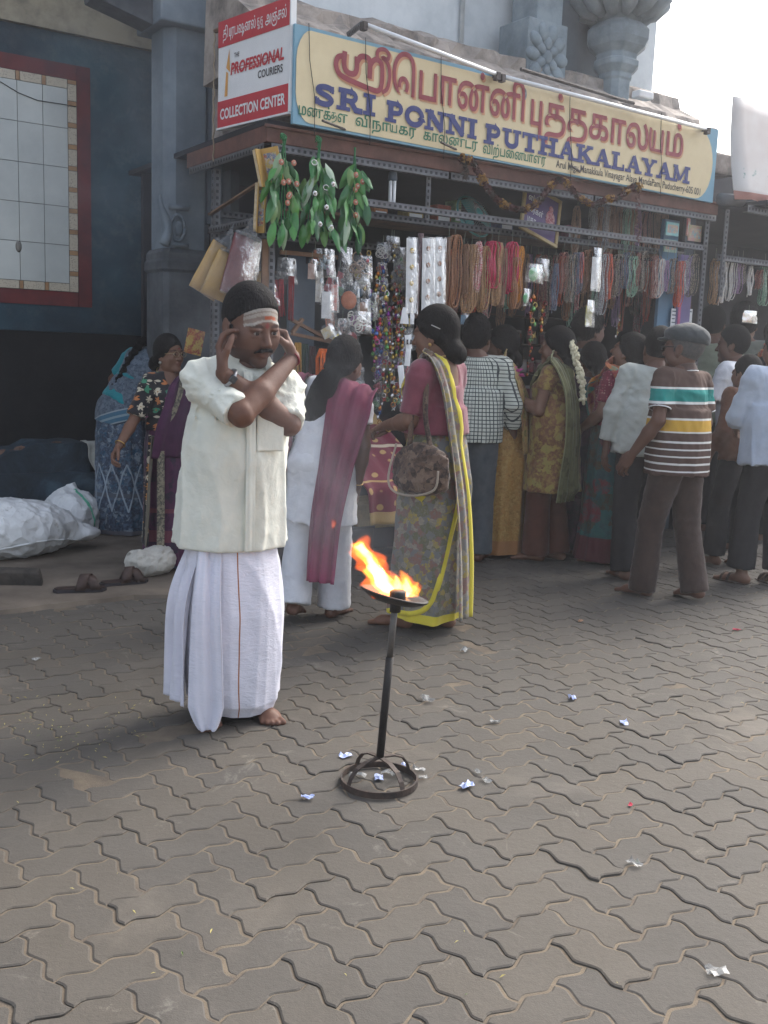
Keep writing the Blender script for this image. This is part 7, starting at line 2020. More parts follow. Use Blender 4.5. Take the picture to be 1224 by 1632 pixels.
u, z = SP(310, 545, .9); t = sthing('paper_packet', 'small orange patterned packet behind the thin womans head', 'packet', u, .9, z); b = MB(); sheet(b, 0, 0, .12, .16, 0, -.2, .01); b.obj('paper', print_cloth('orange_packet', (.45, .13, .06), [(.5, .35, .1), (.3, .06, .05)], 40, .4), t)

# lamp, fan, tilted picture, dried garland, books at the right end
u, z = SP(625, 305, .05); t = sthing('cfl_lamp', 'unlit white fluorescent lamp hanging under the stall roof', 'lamp', u, .05, z)
MB().tube([(0, 0, .11), (0, 0, .25)], .003, 5).obj('flex', M_INK, t); b = MB(); b.lathe([(.012, .12), (.026, .11), (.03, .07), (.026, .06)], 12); b.obj('cap', M_BLUEGREY, t, True)
b = MB()
for k in range(4):
    a = k * 1.57 + .4; b.tube([(.017 * math.cos(a), .017 * math.sin(a), .06), (.017 * math.cos(a), .017 * math.sin(a), -.07), (.0, .0, -.085)], .009, 7)
b.obj('tubes', M_TUBE, t, True)
u, z = SP(755, 345, .35); t = sthing('wall_fan', 'turquoise rimmed fan tilted upward above the red beads', 'fan', u, .35, z)
T4 = Matrix.Rotation(R(18), 4, 'Y') @ Matrix.Rotation(R(62), 4, 'X')
FT = M('fan_turquoise', (.10, .36, .36), rough=.4); FW = M('fan_wire', (.35, .38, .38), rough=.35, metal=.4)
def tf(o): o.matrix_local = T4; return o
b = MB()
for r_ in (.15, .152, ): b.tube([(r_ * math.cos(a), r_ * math.sin(a), 0) for a in np.linspace(0, 6.283, 33)], .007, 6, False)
tf(b.obj('rim', FT, t, True)); b = MB()
for k in range(40):
    a = k * 6.283 / 40; b.tube([(.02 * math.cos(a), .02 * math.sin(a), .06), (.09 * math.cos(a), .09 * math.sin(a), .055), (.15 * math.cos(a), .15 * math.sin(a), 0), (.09 * math.cos(a), .09 * math.sin(a), -.05), (.03 * math.cos(a), .03 * math.sin(a), -.055)], .0013, 4)
tf(b.obj('cage', FW, t, True)); b = MB(); b.lathe([(.001, .065), (.03, .062), (.035, .05)], 14); b.lathe([(.05, -.05), (.05, -.13), (.03, -.15)], 12); tf(b.obj('motor', FT, t, True))
for k in range(3):
    b = MB(); b.add([(.02, -.02, .01), (.13, -.05, .02), (.135, .05, -.015), (.02, .02, -.01)], [(0, 1, 2, 3)]); o = b.obj('blade', FT, t); o.matrix_local = T4 @ Matrix.Rotation(k * 2.094, 4, 'Z')
u, z = SP(862, 342, .1); t = sthing('framed_picture', 'gold framed purple deity picture tilted above the green toys', 'picture', u, .1, z)
T4 = Matrix.Rotation(R(17), 4, 'Y') @ Matrix.Rotation(R(-14), 4, 'X')
GF = M('gilt_frame', (.36, .27, .12), (.26, .19, .08), sc=12, rough=.4); w, h = .36, .36
b = MB().box(-w / 2, w / 2, -.01, .01, h / 2 - .025, h / 2).box(-w / 2, w / 2, -.01, .01, -h / 2, -h / 2 + .025).box(-w / 2, -w / 2 + .025, -.01, .01, -h / 2 + .025, h / 2 - .025).box(w / 2 - .025, w / 2, -.01, .01, -h / 2 + .025, h / 2 - .025); tf(b.obj('frame', GF, t, bevel=.004))
tf(MB().box(-w / 2 + .02, w / 2 - .02, .0, .005, -h / 2 + .02, h / 2 - .02).obj('print', M('violet_print', (.06, .035, .12), (.09, .05, .16), sc=6, rough=.3), t))
b = MB(); put_text(b, 'ஸ்ரீ', -.13, -.03, .06, .11, -.002, .012); put_text(b, 'வர்கள்', -.12, .02, -.02, .03, -.002, .012); put_text(b, 'மகா', -.12, -.04, -.10, -.06, -.002, .01); tf(b.obj('lettering', M_WHITE, t))
b = MB(); b.sphere((.09, -.001, .0), .045, 10, 7, (1, .04, 1.5)); b.sphere((.09, -.002, .075), .022, 8, 6, (1, .08, 1.2)); tf(b.obj('deity_figure', print_cloth('deity_print', (.42, .10, .16), [(.5, .3, .3), (.3, .06, .1)], 60, .4), t, True))
t = sthing('dried_garland', 'dried marigold garland looped along the front of the stall roof', 'garland', 0, 0, 0)
gp = []
for (x, y) in ((735, 252), (752, 258), (768, 285), (785, 310), (806, 328), (835, 334), (858, 322), (876, 298), (888, 288), (903, 292), (920, 312), (944, 326), (966, 318), (984, 316), (998, 306), (1012, 296), (1018, 300)):
    u, z = SP(x, y, -.11); gp.append((u, -.11, z))
P = smooth_path(gp, 12); mats_g = [M('dry_maroon', (.10, .03, .03), (.05, .02, .018), sc=60, rough=.9), M('dry_marigold', (.36, .20, .05), (.2, .1, .03), sc=60, rough=.9), M('dry_brown', (.045, .03, .022), rough=.9)]
for ci in range(3):
    b = MB(); rr = random.Random(ci)
    for i, q in enumerate(P):
        f = math.sin(i * .31) + .5 * math.sin(i * .83)
        sel = 1 if f > .75 else (2 if f < -.9 else 0)
        if sel != ci: continue
        rad = .034 if sel == 1 else .022
        for j in range(16):
            d = np.array([rr.gauss(0, 1), rr.gauss(0, 1), rr.gauss(0, 1)]); d /= np.linalg.norm(d); c = q + d * rad * rr.uniform(.3, .9); e = np.cross(d, [rr.gauss(0, 1), rr.gauss(0, 1), 1]); e /= np.linalg.norm(e); g = np.cross(d, e); s_ = .012
            b.add([c - e * s_, c + g * s_ * .6, c + e * s_ + d * .006, c - g * s_ * .6 + d * .006], [(0, 1, 2, 3)])
    o = b.obj('flowers', mats_g[ci], t); o['kind'] = 'stuff'
MB().tube(P, .006, 5).obj('cord', mats_g[2], t)
for i, (px, y0, y1) in enumerate(((1016, 300, 385), (740, 255, 285))):
    u, z0 = SP(px, y0, -.1); _, z1 = SP(px, y1, -.1); tt = sthing('garland_tail', ['dark dried garland tail hanging before the upper right beads', 'short dark garland tail under the sign above the fan'][i], 'garland', u, -.1, z0); b = MB(); rr = random.Random(i)
    for k in range(60):
        z = -(z0 - z1) * k / 60; c = np.array([rr.gauss(0, .012) - z * .1, rr.gauss(0, .012), z]); e = np.array([rr.gauss(0, .012), rr.gauss(0, .012), rr.gauss(0, .012)]); b.add([c - e, c + np.array([.008, 0, .004]), c + e, c - np.array([.008, 0, .004])], [(0, 1, 2, 3)])
    b.obj('dry_petals', mats_g[0 if i == 0 else 2], tt)['kind'] = 'stuff'
def booklet(px, py, wpx, hpx, v, label, c, c2, tilt=0):
    u, z = SP(px, py, v); u1, z1 = SP(px + wpx, py + hpx, v); w, h = abs(u1 - u), abs(z - z1); t = sthing('booklet', label, 'booklet', u, v, z, 'booklets at the right end of the stall', tilt)
    MB().box(-w / 2, w / 2, 0, .012, -h / 2, h / 2).obj('cover', M('bk_' + label[:9].replace(' ', '_'), c, c2, sc=14, rough=.35), t, bevel=.002); MB().box(-w / 2 * .8, w / 2 * .8, -.002, -.0005, -h * .3, h * .3).obj('print', print_cloth('bk_print', (.4, .4, .42), [(.5, .3, .25), (.2, .4, .45), (.5, .45, .3)], 60, .4), t)
booklet(1072, 365, 18, 24, .05, 'turquoise booklet standing above the rail at the right', (.12, .42, .44), (.3, .5, .5)); booklet(1069, 392, 18, 22, .06, 'green and white booklet below the turquoise one', (.12, .33, .26), (.4, .5, .45)); booklet(1098, 362, 9, 30, .06, 'red spined booklet leaning at the lilac board', (.5, .12, .14), (.5, .3, .25), .5); booklet(1108, 372, 18, 28, .05, 'green edged pink booklet at the right post', (.35, .42, .22), (.5, .25, .25))
u, z = SP(1082, 510, .09); t = sthing('paper_strip', 'pink paper strip with yellow end pinned under the coral beads', 'paper', u, .09, z)
MB().box(-.014, .014, 0, .003, -.09, .13).obj('strip', M('pink_paper', (.5, .14, .26), rough=.7), t); MB().box(-.028, .02, -.004, -.001, -.17, -.085).obj('yellow_end', M('yellow_paper', (.6, .45, .18), rough=.7), t)
for i, px in enumerate((1075, 1096)):
    u, z = SP(px, 515, .11); t = sthing('notice_paper', ['printed white notice left of the pink strip', 'printed white notice right of the pink strip'][i], 'notice', u, .11, z, 'notices at the right end of the stall'); MB().box(-.045, .045, 0, .002, -.11, .11).obj('paper', M_WHITE, t); b = MB()
    for k in range(7): b.box(-.035, .035 - .02 * (k % 3), -.002, -.0008, .085 - k * .028, .093 - k * .028)
    b.obj('print', M_BLUEGREY, t)
u, z = SP(1105, 545, .08); t = sthing('plaster_mask', 'white plaster ornament on the lilac board', 'ornament', u, .08, z); b = MB(); b.sphere((0, 0, 0), .035, 10, 8, (1, .4, 1.4)); b.sphere((0, -.01, -.03), .02, 8, 6, (1.2, .5, .8)); b.sphere((0, -.012, .01), .01, 6, 5, (.6, .8, 1.6)); b.obj('plaster', M_WHITE, t, True)
jarm = [M('jar_pink', (.42, .24, .26), rough=.3), M('jar_red', (.22, .06, .07), rough=.3), M('jar_white', (.6, .56, .55), rough=.3)]; lidm = M('jar_lid', (.5, .45, .45), rough=.4)
jm = MB(); jm.lathe([(.028, 0), (.032, .01), (.032, .075), (.024, .09)], 12); jm = jm.mesh('jar', jarm[0], True); lm = MB(); lm.lathe([(.028, .09), (.028, .112), (.02, .114)], 12); lm = lm.mesh('lid', lidm, True)
for k, z in enumerate((1.02, 1.25, 1.5)):
    for i in range(9):
        t = sthing('shelf_jar', '%s jar, %s from the left on the %s jar shelf inside the stall' % (('pink', 'dark red', 'white')[(i * 2 + k) % 3], ('first', 'second', 'third', 'fourth', 'fifth', 'sixth', 'seventh', 'eighth', 'ninth')[i], ('lowest', 'middle', 'top')[k]), 'jar', 2.95 + i * .082 + random.gauss(0, .006), 1.55 + random.random() * .08, z, 'jars on the shelves inside the stall')
        for me, m in ((jm, jarm[(i * 2 + k) % 3]), (lm, lidm)):
            o = link('jar' if me is jm else 'lid', me, t)
            if me is jm: o.material_slots[0].link = 'OBJECT'; o.material_slots[0].material = m
# stack of dark goods and cloth at the front of the counter
t = sthing('display_cloth', 'maroon cloth with gold borders and dots hung over the counter front', 'cloth', SP(615, 740, -.25)[0], -.25, 0)
V = []; nz_, nx_ = 30, 18
for i in range(nz_):
    for j in range(nx_):
        a = j / (nx_ - 1) - .5; q = i / (nz_ - 1); V.append((a * .5 + .10 * q, .55 - .62 * min(1, q * 1.5) + .02 * math.sin(a * 20 + q * 3), .98 - .62 * q))
uvs = [(j / (nx_ - 1), i / (nz_ - 1)) for i in range(nz_) for j in range(nx_)]
o = link('cloth', mesh_np('cloth', V, quadgrid(nz_, nx_), print_cloth('maroon_gold_cloth', (.14, .012, .03), [(.42, .27, .10)], 11, .2, 'dots', border=[(1, -1, .12, (.40, .27, .11)), (1, .88, 2, (.40, .27, .11)), (1, .3, .325, (.5, .42, .3)), (1, .6, .615, (.42, .27, .1))]), True, uv=uvs), t); m = o.modifiers.new('s', 'SOLIDIFY'); m.thickness = .01
for i, (px, py, w, h, d, c, lab) in enumerate(((455, 842, .16, .16, .2, (.42, .09, .03), 'orange red box on the plinth behind the ear holding man'), (455, 815, .10, .10, .12, (.36, .26, .08), 'small yellow and red box stacked on the orange red box'), (560, 870, .34, .24, .3, (.03, .028, .03), 'dark crate on the ground at the counter front'), (600, 845, .3, .16, .25, (.2, .15, .07), 'woven brown basket under the maroon cloth'))):
    u, z = SP(px, py, .15); t = sthing('carton' if i != 3 else 'basket', lab, 'box' if i != 3 else 'basket', u, .15, max(0.0, z - h / 2) if i < 2 else (0 if i == 2 else .24))
    m = M('carton_%d' % i, c, tuple(x * .6 for x in c), sc=18, rough=.6)
    MB().box(-w / 2, w / 2, 0, d, 0, h).obj('side', m, t, bevel=.006); MB().box(-w / 2 - .006, w / 2 + .006, -.006, d + .006, h + .0005, h + .018).obj('lid', m, t, bevel=.004)
t = sthing('pointed_hanging', 'pink pointed cloth hanging with striped tiers over the checked man', 'hanging', *(lambda q: (q[0], .2, q[1]))(SP(771, 590, .2)))
b = MB(); b.lathe([(.002, .14), (.02, .1), (.045, .04), (.06, 0)], 10, cap=False); b.obj('cone', M('pink_satin', (.55, .06, .16), rough=.35), t, True)
for k in range(4): b = MB(); b.lathe([(.055 + .003 * k, -.005 - .03 * k), (.066 + .002 * k, -.018 - .03 * k), (.058 + .003 * k, -.032 - .03 * k)], 12, cap=False); b.obj('tier', [F_O, F_R, M_ROSEC, F_GR][k], t, True)

# ------------------------------------------------------------------ second row: dim strings and packets farther inside
kk = ['wood', 'copper', 'maroon', 'gold', 'coral', 'brown', 'redw', 'lilac', 'green', 'black']
for i in range(44):
    px = 700 + i * 9.3 + random.uniform(-2, 2); kd = kk[(i * 7 + i // 3) % 10]; y0 = 396 + (px - 700) * .06
    hank(px, y0, y0 + random.uniform(75, 125), kd, random.uniform(8, 14), .42 + .1 * (i % 3), .0075, 6, ('in the dim back row above the %s' % ('saree woman', 'checked man', 'gold saree woman', 'lotus holding woman', 'bushy haired man', 'shopkeeper', 'red spotted woman', 'jar shelves', 'flat cap', 'lilac board')[min(9, int((px - 690) / 42))]), i % 4, 'dim bead strings farther inside the stall')
pc = [(.55, .16, .06), (.6, .5, .12), (.5, .08, .1), (.6, .58, .55), (.15, .3, .45), (.2, .4, .2), (.5, .3, .2), (.45, .2, .4)]
pn = ['orange', 'yellow', 'red', 'white', 'blue', 'green', 'tan', 'violet']
for i in range(46):
    px, py = 505 + (i * 37) % 150 + random.uniform(-5, 5), 412 + (i * 53) % 240 + random.uniform(-6, 6); q = (i * 5 + i // 4) % 8
    packet(px, py, random.uniform(12, 22), random.uniform(18, 34), .22 + .05 * (i % 4), 'small %s %s packet in the inner display, %s row, %s' % (pn[q], ('beads', 'card', 'disc', 'rings')[i % 4], ('top', 'second', 'third', 'fourth', 'lowest')[min(4, max(0, int((py - 405) / 50)))], 'by the leaf garlands' if px < 545 else 'in the middle' if px < 605 else 'towards the charm strips'), ('bits', 'card', 'disc', 'rings')[i % 4], pc[q], random.uniform(-.4, .4), None, 'small packets in the crowded rows farther in')
for i in range(12):
    trinkets(585 + i * 5.2 + random.uniform(-2, 2), 400 + (i * 61) % 150, 470 + (i * 61) % 170, .12 + .03 * (i % 3), [[F_G, M_SILV, F_R], [F_V, F_B, M_SILV], [F_GR, F_G, F_P], [F_O, F_G, M_SILV]][i % 4], '%s trinkets, second row, %s' % (('gold silver and red', 'violet and blue', 'green and pink', 'orange and gold')[i % 4], ('left of the gold leaf charms', 'behind the gold leaf charms', 'beside the paper tags')[i // 4]), 60 + i, 1.1, .017)
for i, (px, w, h, c, lab) in enumerate(((700, 24, 34, (.42, .12, .08), 'red carton on the high shelf left of the fan'), (722, 12, 44, (.25, .4, .2), 'tall green and white carton on the high shelf beside the fan'), (655, 26, 22, (.4, .3, .1), 'mustard carton on the high shelf right of the white lamp'), (800, 22, 26, (.12, .16, .3), 'blue carton on the high shelf behind the tilted picture'), (905, 20, 30, (.35, .12, .2), 'magenta carton on the high shelf left of the upper beads'), (600, 22, 18, (.5, .2, .08), 'orange carton on the high shelf left of the lamp'))):
    u, z = SP(px, 352 + (px - 590) * .09, .45); u2, z2 = SP(px + w, 352 - h, .45); t = sthing('carton', lab, 'box', u, .4, 2.222, 'cartons on the high shelf'); m = M('shelf_carton_%d' % i, c, tuple(x * .55 for x in c), sc=25, rough=.6); W_, H_ = abs(u2 - u), h * .0044
    MB().box(-W_ / 2, W_ / 2, 0, .12, 0, H_).obj('side', m, t, bevel=.003); MB().box(-W_ * .4, W_ * .4, -.003, -.001, H_ * .3, H_ * .7).obj('print', M_WHITE, t)
MB().box(.3, LEN - .1, .3, .62, 2.205, 2.22).obj('high_shelf', M_BROWNWOOD, stall)
# ================================================================== TORCH STAND, BAGS, FOOTWEAR, LITTER
M_IRON = M('sooty_iron', (.028, .024, .022), (.012, .011, .011), sc=18, rough=.6, spec=.4, bump=.4, bsc=120)
M_RUST = M('rusty_iron', (.075, .05, .038), (.03, .024, .022), sc=22, rough=.65, bump=.4, bsc=140)
tl = G(604, 1248); tt = thing('torch_stand', 'iron torch stand with a domed ring base and burning oil pan', 'torch', tl, 0)
dtop = G(628, 950, .0); d_ = ray(631, 950); ztop = (CC + d_ * (tl[1] / d_[1]))
TX = ztop[0] - tl[0]; TZ = ztop[2]
b = MB(); rb = .125
n_ = 40; vs = []
for k in range(n_):
    a = 6.283 * k / n_
    for r_, z in ((rb, 0.002), (rb, .023), (rb - .006, .023), (rb - .006, .002)): vs.append((r_ * math.cos(a), r_ * math.sin(a), z))
b.add(vs, [(4 * k + i, 4 * ((k + 1) % n_) + i, 4 * ((k + 1) % n_) + (i + 1) % 4, 4 * k + (i + 1) % 4) for k in range(n_) for i in range(4)]); b.obj('base_ring', M_RUST, tt)
for k in range(4):
    a = R(38) + k * math.pi / 2; pts = [(rb * .97 * math.cos(a) * q, rb * .97 * math.sin(a) * q, z) for q, z in ((1, .022), (.93, .045), (.75, .07), (.45, .085), (.1, .09), (0, .09))]
    bb = MB(); sd = np.array([-math.sin(a), math.cos(a), 0]) * .0085
    V = []
    for p_ in pts: V += [np.array(p_) - sd, np.array(p_) + sd]
    V += [v - np.array([0, 0, .005]) for v in V]; m_ = len(pts)
    bb.add(V, [(2 * i, 2 * i + 1, 2 * i + 3, 2 * i + 2) for i in range(m_ - 1)] + [(2 * m_ + 2 * i + 2, 2 * m_ + 2 * i + 3, 2 * m_ + 2 * i + 1, 2 * m_ + 2 * i) for i in range(m_ - 1)] + [(2 * i, 2 * i + 2, 2 * m_ + 2 * i + 2, 2 * m_ + 2 * i) for i in range(m_ - 1)] + [(2 * i + 3, 2 * i + 1, 2 * m_ + 2 * i + 1, 2 * m_ + 2 * i + 3) for i in range(m_ - 1)]); bb.obj('base_strap', M_RUST, tt)
mid = .42
MB().tube([(0, 0, .085), (TX * .4, 0, .10 + (TZ - .1) * .4), (TX * .62, 0, .1 + (TZ - .1) * .62)], .0125, 12).obj('lower_pole', M_IRON, tt, True)
MB().tube([(TX * .6, 0, .1 + (TZ - .1) * .6), (TX * .97, 0, .1 + (TZ - .1) * .97)], .0105, 12).obj('upper_pole', M('worn_steel', (.13, .12, .11), (.06, .055, .05), sc=14, rough=.5, metal=.3), tt, True)
pan = MB(); nP = 28; prof = [(.02, -.022), (.07, -.018), (.10, .0), (.104, .006), (.098, .008), (.065, -.006), (.0, -.008)]
vs = []
for r_, z in prof:
    for k in range(nP):
        a = 6.283 * k / nP; sp = 1 + .10 * max(0, math.cos(a - math.pi)) ** 4; vs.append((r_ * sp * math.cos(a), r_ * .92 * math.sin(a), z + .014 * (-math.cos(a)) * (r_ / .1) ** 2))
pan.add(vs, [(i * nP + k, i * nP + (k + 1) % nP, (i + 1) * nP + (k + 1) % nP, (i + 1) * nP + k) for i in range(len(prof) - 1) for k in range(nP)] + [tuple(range(nP - 1, -1, -1))])
o = pan.obj('oil_pan', M_IRON, tt, True); o.location = (TX, 0, TZ); o.rotation_euler = (R(-4), R(4), 0)
b = MB(); b.lathe([(.02, -.01), (.026, -.006), (.026, .022), (.02, .026)], 14); o = b.obj('wick_holder', M_IRON, tt, True); o.location = (TX + .005, -.03, TZ)
MB().tube([(TX * .97, 0, TZ - .05), (TX, 0, TZ - .012)], .018, 10).obj('socket', M_IRON, tt, True)
# flames: nested tongues, hotter inside
def mat_flame(name, c, st):
    t = NT(name); t.t.nodes.remove(t.b); pv = t.n('VolumePrincipled'); pv.inputs['Density'].default_value = 0.0
    pv.inputs['Emission Strength'].default_value = st; pv.inputs['Emission Color'].default_value = (*c, 1); t.l(pv.outputs[0], t.out.inputs['Volume']); return t.m
FL = [mat_flame('flame_outer', (1.0, .14, .015), 9.0), mat_flame('flame_mid', (1.0, .38, .05), 13.0), mat_flame('flame_core', (1.0, .70, .25), 30.0)]
fl = thing('flame', 'bright orange flame leaning left above the oil pan', 'flame', tl + np.array([TX, 0, TZ]), 0)
def tongue(name, path, rad, m, seed):
    P = smooth_path(path, 6); n = len(P); r = np.interp(np.linspace(0, 1, n), np.linspace(0, 1, len(rad)), rad); rr = np.random.default_rng(seed); ph = rr.uniform(0, 6, 4)
    nn = 14; V = []
    for i in range(n):
        for k in range(nn):
            a = 6.283 * k / nn; q = 1 + .25 * math.sin(2 * a + i * .6 + ph[0]) + .18 * math.sin(3 * a - i * .9 + ph[1]); V.append(P[i] + r[i] * q * np.array([math.cos(a), math.sin(a) * .8, .25 * math.sin(a + ph[2])]))
    V += [P[0], P[-1]]; k0 = np.arange(nn); k1 = (k0 + 1) % nn
    o = link(name, mesh_np(name, V, [quadgrid(n, nn, True), np.stack([k1, k0, np.full(nn, n * nn)], 1), np.stack([k0, k1, np.full(nn, n * nn + 1)], 1) + np.array([(n - 1) * nn, (n - 1) * nn, 0])], m), fl); return o
k_ = 1.0
big = [(-.01, 0, .0), (-.035, .0, .03), (-.06, .0, .07), (-.085, .0, .11), (-.115, 0, .15), (-.10, 0, .19)]
tongue('flame_tongue', big, [.05, .055, .046, .04, .036, .004], FL[0], 1); tongue('flame_tongue', big[:5] + [(-.112, 0, .172)], [.042, .046, .038, .03, .028, .003], FL[1], 2); tongue('flame_tongue', [(-.02, 0, .01), (-.045, 0, .045), (-.065, 0, .085), (-.085, 0, .115), (-.11, 0, .145), (-.11, 0, .165)], [.025, .032, .024, .014, .02, .003], FL[2], 3)
for i, (pth, rd) in enumerate((([(.03, 0, .0), (.035, 0, .03), (.028, 0, .06), (.01, 0, .085)], [.03, .034, .02, .002]), ([(.055, .0, .0), (.06, 0, .025), (.066, 0, .05)], [.018, .018, .002]), ([(.0, -.01, .0), (.005, -.01, .035), (-.004, -.01, .07)], [.03, .028, .002]))):
    tongue('flame_tongue', pth, rd, FL[0], 5 + i); tongue('flame_tongue', pth, [x * .72 for x in rd], FL[1], 9 + i)
    if i != 1: tongue('flame_tongue', pth[:3], [x * .4 for x in rd[:2]] + [.002], FL[2], 13 + i)
tongue('flame_tongue', [(-.14, 0, .13), (-.135, 0, .15), (-.14, 0, .17)], [.002, .014, .002], FL[0], 20); tongue('flame_tongue', [(-.125, 0, .105), (-.135, 0, .13), (-.128, 0, .15)], [.002, .016, .002], FL[0], 21)
tongue('flame_tongue', [(-.205, 0, .205), (-.2, 0, .22), (-.205, 0, .236)], [.002, .009, .002], FL[0], 22)

# white sacks
def mat_sack():
    t = NT('white_woven_sack'); v = t.coord('Object'); c = t.ramp(t.noise(v, 5, 5), [(.35, (.74, .75, .75)), (.7, (.62, .63, .63))]); c = t.mix(t.ramp(t.noise(v, 13, 5, .7), [(.62, 0.0), (.75, .7)]), c, (.2, .18, .15))
    t.color(c).set(.6, 0, .3); b = t.bump(t.vor(t.warp(v, 6, .12), 9, 'F1'), .9, .04); t.bump(t.noise(v, 400, 2), .2, .001, b); return t.m
M_SACK = mat_sack()
def sack(label, px, py, size, seed, rz=0, dr=(0, 0), seam=True):
    g = G(px, py, .022); t = thing('white_sack', label, 'sack', g, SA + rz, 'white plastic sacks by the low wall'); sx, sy, sz = size
    D = Sdf(); rr = np.random.default_rng(seed)
    D.ell((0, 0, sz * .45), (sx * .5, sy * .5, sz * .55), .05)
    for k in range(4): D.ell((rr.uniform(-.3, .3) * sx, rr.uniform(-.2, .2) * sy, sz * rr.uniform(.35, .6)), (sx * .27, sy * .36, sz * .4), .08)
    D.ell((sx * .5, 0, sz * .3), (sx * .16, sy * .22, sz * .16), .06)
    if not seam: D.cone((-.05, .02, sz * .7), (.06, .04, sz * 1.12), .1, .02, .05); D.cone((.15, -.05, .05), (.3, -.1, .03), .07, .02, .04)
    D.disp(wrinkle(seed, .016, (28, 60), n=8)); D.disp(wrinkle(seed + 7, .010, (50, 110), n=5)); D.disp(wrinkle(seed + 1, .004, (120, 260))); D.cut((0, 0, 0), (0, 0, -1)); V, Q = D.mesh(.014)
    link('sack', mesh_np('sack', V, Q, M_SACK), t)
    if seam:
        x = np.linspace(-.45, .45, 24) * sx; P = np.stack([x, np.full(24, -sy * .8), sz * (.28 + .06 * np.sin(x * 9))], 1)
        for it in range(40): P[:, 1] += np.clip(D.dist(P) - .002, 0, .03)
        MB().tube(P, .006, 5).obj('seam', M_SACK, t, True)
    return t, D
sack('large full white sack lying at the left edge', 5, 884, (.95, .55, .36), 3)
t, D = sack('smaller white sack with green stripe leaning beside the large one', 112, 852, (.40, .36, .32), 5, .3, seam=False)
z = np.linspace(.03, .33, 18); P = np.stack([np.full(18, .06) - (z - .15) * .25, np.full(18, -.3), z], 1)
for it in range(40): P[:, 1] += np.clip(D.dist(P) - .003, 0, .02)
b = MB(); V = []
for p_ in P: V += [p_ - np.array([.012, 0, 0]), p_ + np.array([.012, 0, 0])]
b.add(V, [(2 * i, 2 * i + 1, 2 * i + 3, 2 * i + 2) for i in range(17)]); b.obj('green_stripe', M('sack_green', (.12, .42, .28)), t)
g = G(240, 915, .022); t = thing('cloth_bundle', 'crumpled cream cloth bundle on the pavement behind the dhoti', 'cloth', g, SA)
D = Sdf(); D.ell((0, 0, .07), (.15, .12, .085), .04); D.ell((-.1, -.02, .09), (.06, .05, .07), .04); D.ell((.06, 0, .1), (.09, .09, .07), .04); D.disp(wrinkle(31, .016, (50, 120))); D.disp(wrinkle(32, .006, (150, 300))); D.cut((0, 0, 0), (0, 0, -1)); V, Q = D.mesh(.008); link('cloth', mesh_np('cloth', V, Q, cloth('cream_cloth', (.52, .5, .45), (.36, .34, .3), crease=.4)), t)
t = sthing('wall_rag', 'white rag hanging over the end of the low wall', 'cloth', -.42, 1.93, .655); V = []
for i in range(14):
    for j in range(8):
        q = i / 13; a = j / 7 - .5; V.append((a * (.16 - .10 * q) + .03 * q + .01 * math.sin(q * 8), (.06 if q < .15 else -.028) - .012 * math.sin(a * 9 + q * 2), .01 - .26 * max(0, q - .12)))
o = link('rag', mesh_np('rag', V, quadgrid(14, 8), cloth('grey_rag', (.42, .42, .38), (.3, .3, .27))), t); o.modifiers.new('s', 'SOLIDIFY').thickness = .006
# kerb stone at the left edge
t = thing('kerb_stone', 'broken dark kerb stone at the left edge of the pavement', 'stone', G(20, 935, .0), SA - .5); D = Sdf()
D.cone((-.5, 0, .05), (.17, 0, .05), .085, .08, .02, ((0, 0, 1), 1.3)); D.cut((0, 0, .105), (0, 0, 1)); D.cut((0, -.06, 0), (0, -1, 0)); D.cut((.17, 0, 0), (1, .2, .2)); D.cut((0, 0, 0), (0, 0, -1)); D.disp(wrinkle(41, .006, (90, 240))); V, Q = D.mesh(.009); link('stone', mesh_np('stone', V, Q, M('dark_kerb', (.075, .063, .052), (.035, .03, .026), sc=9, rough=.9, bump=.6, bsc=60)), t)
# slippers
M_LEA = M('brown_leather', (.06, .035, .028), (.035, .022, .018), sc=20, rough=.6)
def slipper(px, py, rz, label):
    t = thing('slipper', label, 'slipper', G(px, py, .024), rz, 'pair of brown slippers on the pavement')
    out = [(-.125, -.034), (-.06, -.036), (.0, -.034), (.07, -.046), (.115, -.038), (.14, 0), (.12, .034), (.07, .045), (.0, .035), (-.06, .036), (-.125, .034), (-.143, 0)]
    for nm, s_, z0, z1, m in (('sole', 1, 0, .016, M_INK), ('footbed', .95, .0165, .022, M_LEA)):
        n = len(out); V = [(x * s_, y * s_, z) for z in (z0, z1) for x, y in out]; b = MB(); b.add(V, [tuple(range(n - 1, -1, -1)), tuple(range(n, 2 * n))] + [(i, (i + 1) % n, n + (i + 1) % n, n + i) for i in range(n)]); b.obj(nm, m, t)
    for x0, x1, h in ((-.005, .065, .085), (.08, .01, .075)):
        V = []
        for k in range(11):
            a = math.pi * k / 10; xx = x0 + (x1 - x0) * k / 10
            for dx in (-.027, .027): V.append((xx + dx, -.046 * math.cos(a), .012 + h * math.sin(a)))
        o = link('strap', mesh_np('strap', V, quadgrid(11, 2), M_LEA), t); o.modifiers.new('s', 'SOLIDIFY').thickness = .006
slipper(128, 942, R(20), 'left brown slipper nearer the kerb stone'); slipper(198, 930, R(32), 'right brown slipper nearer the cloth bundle')
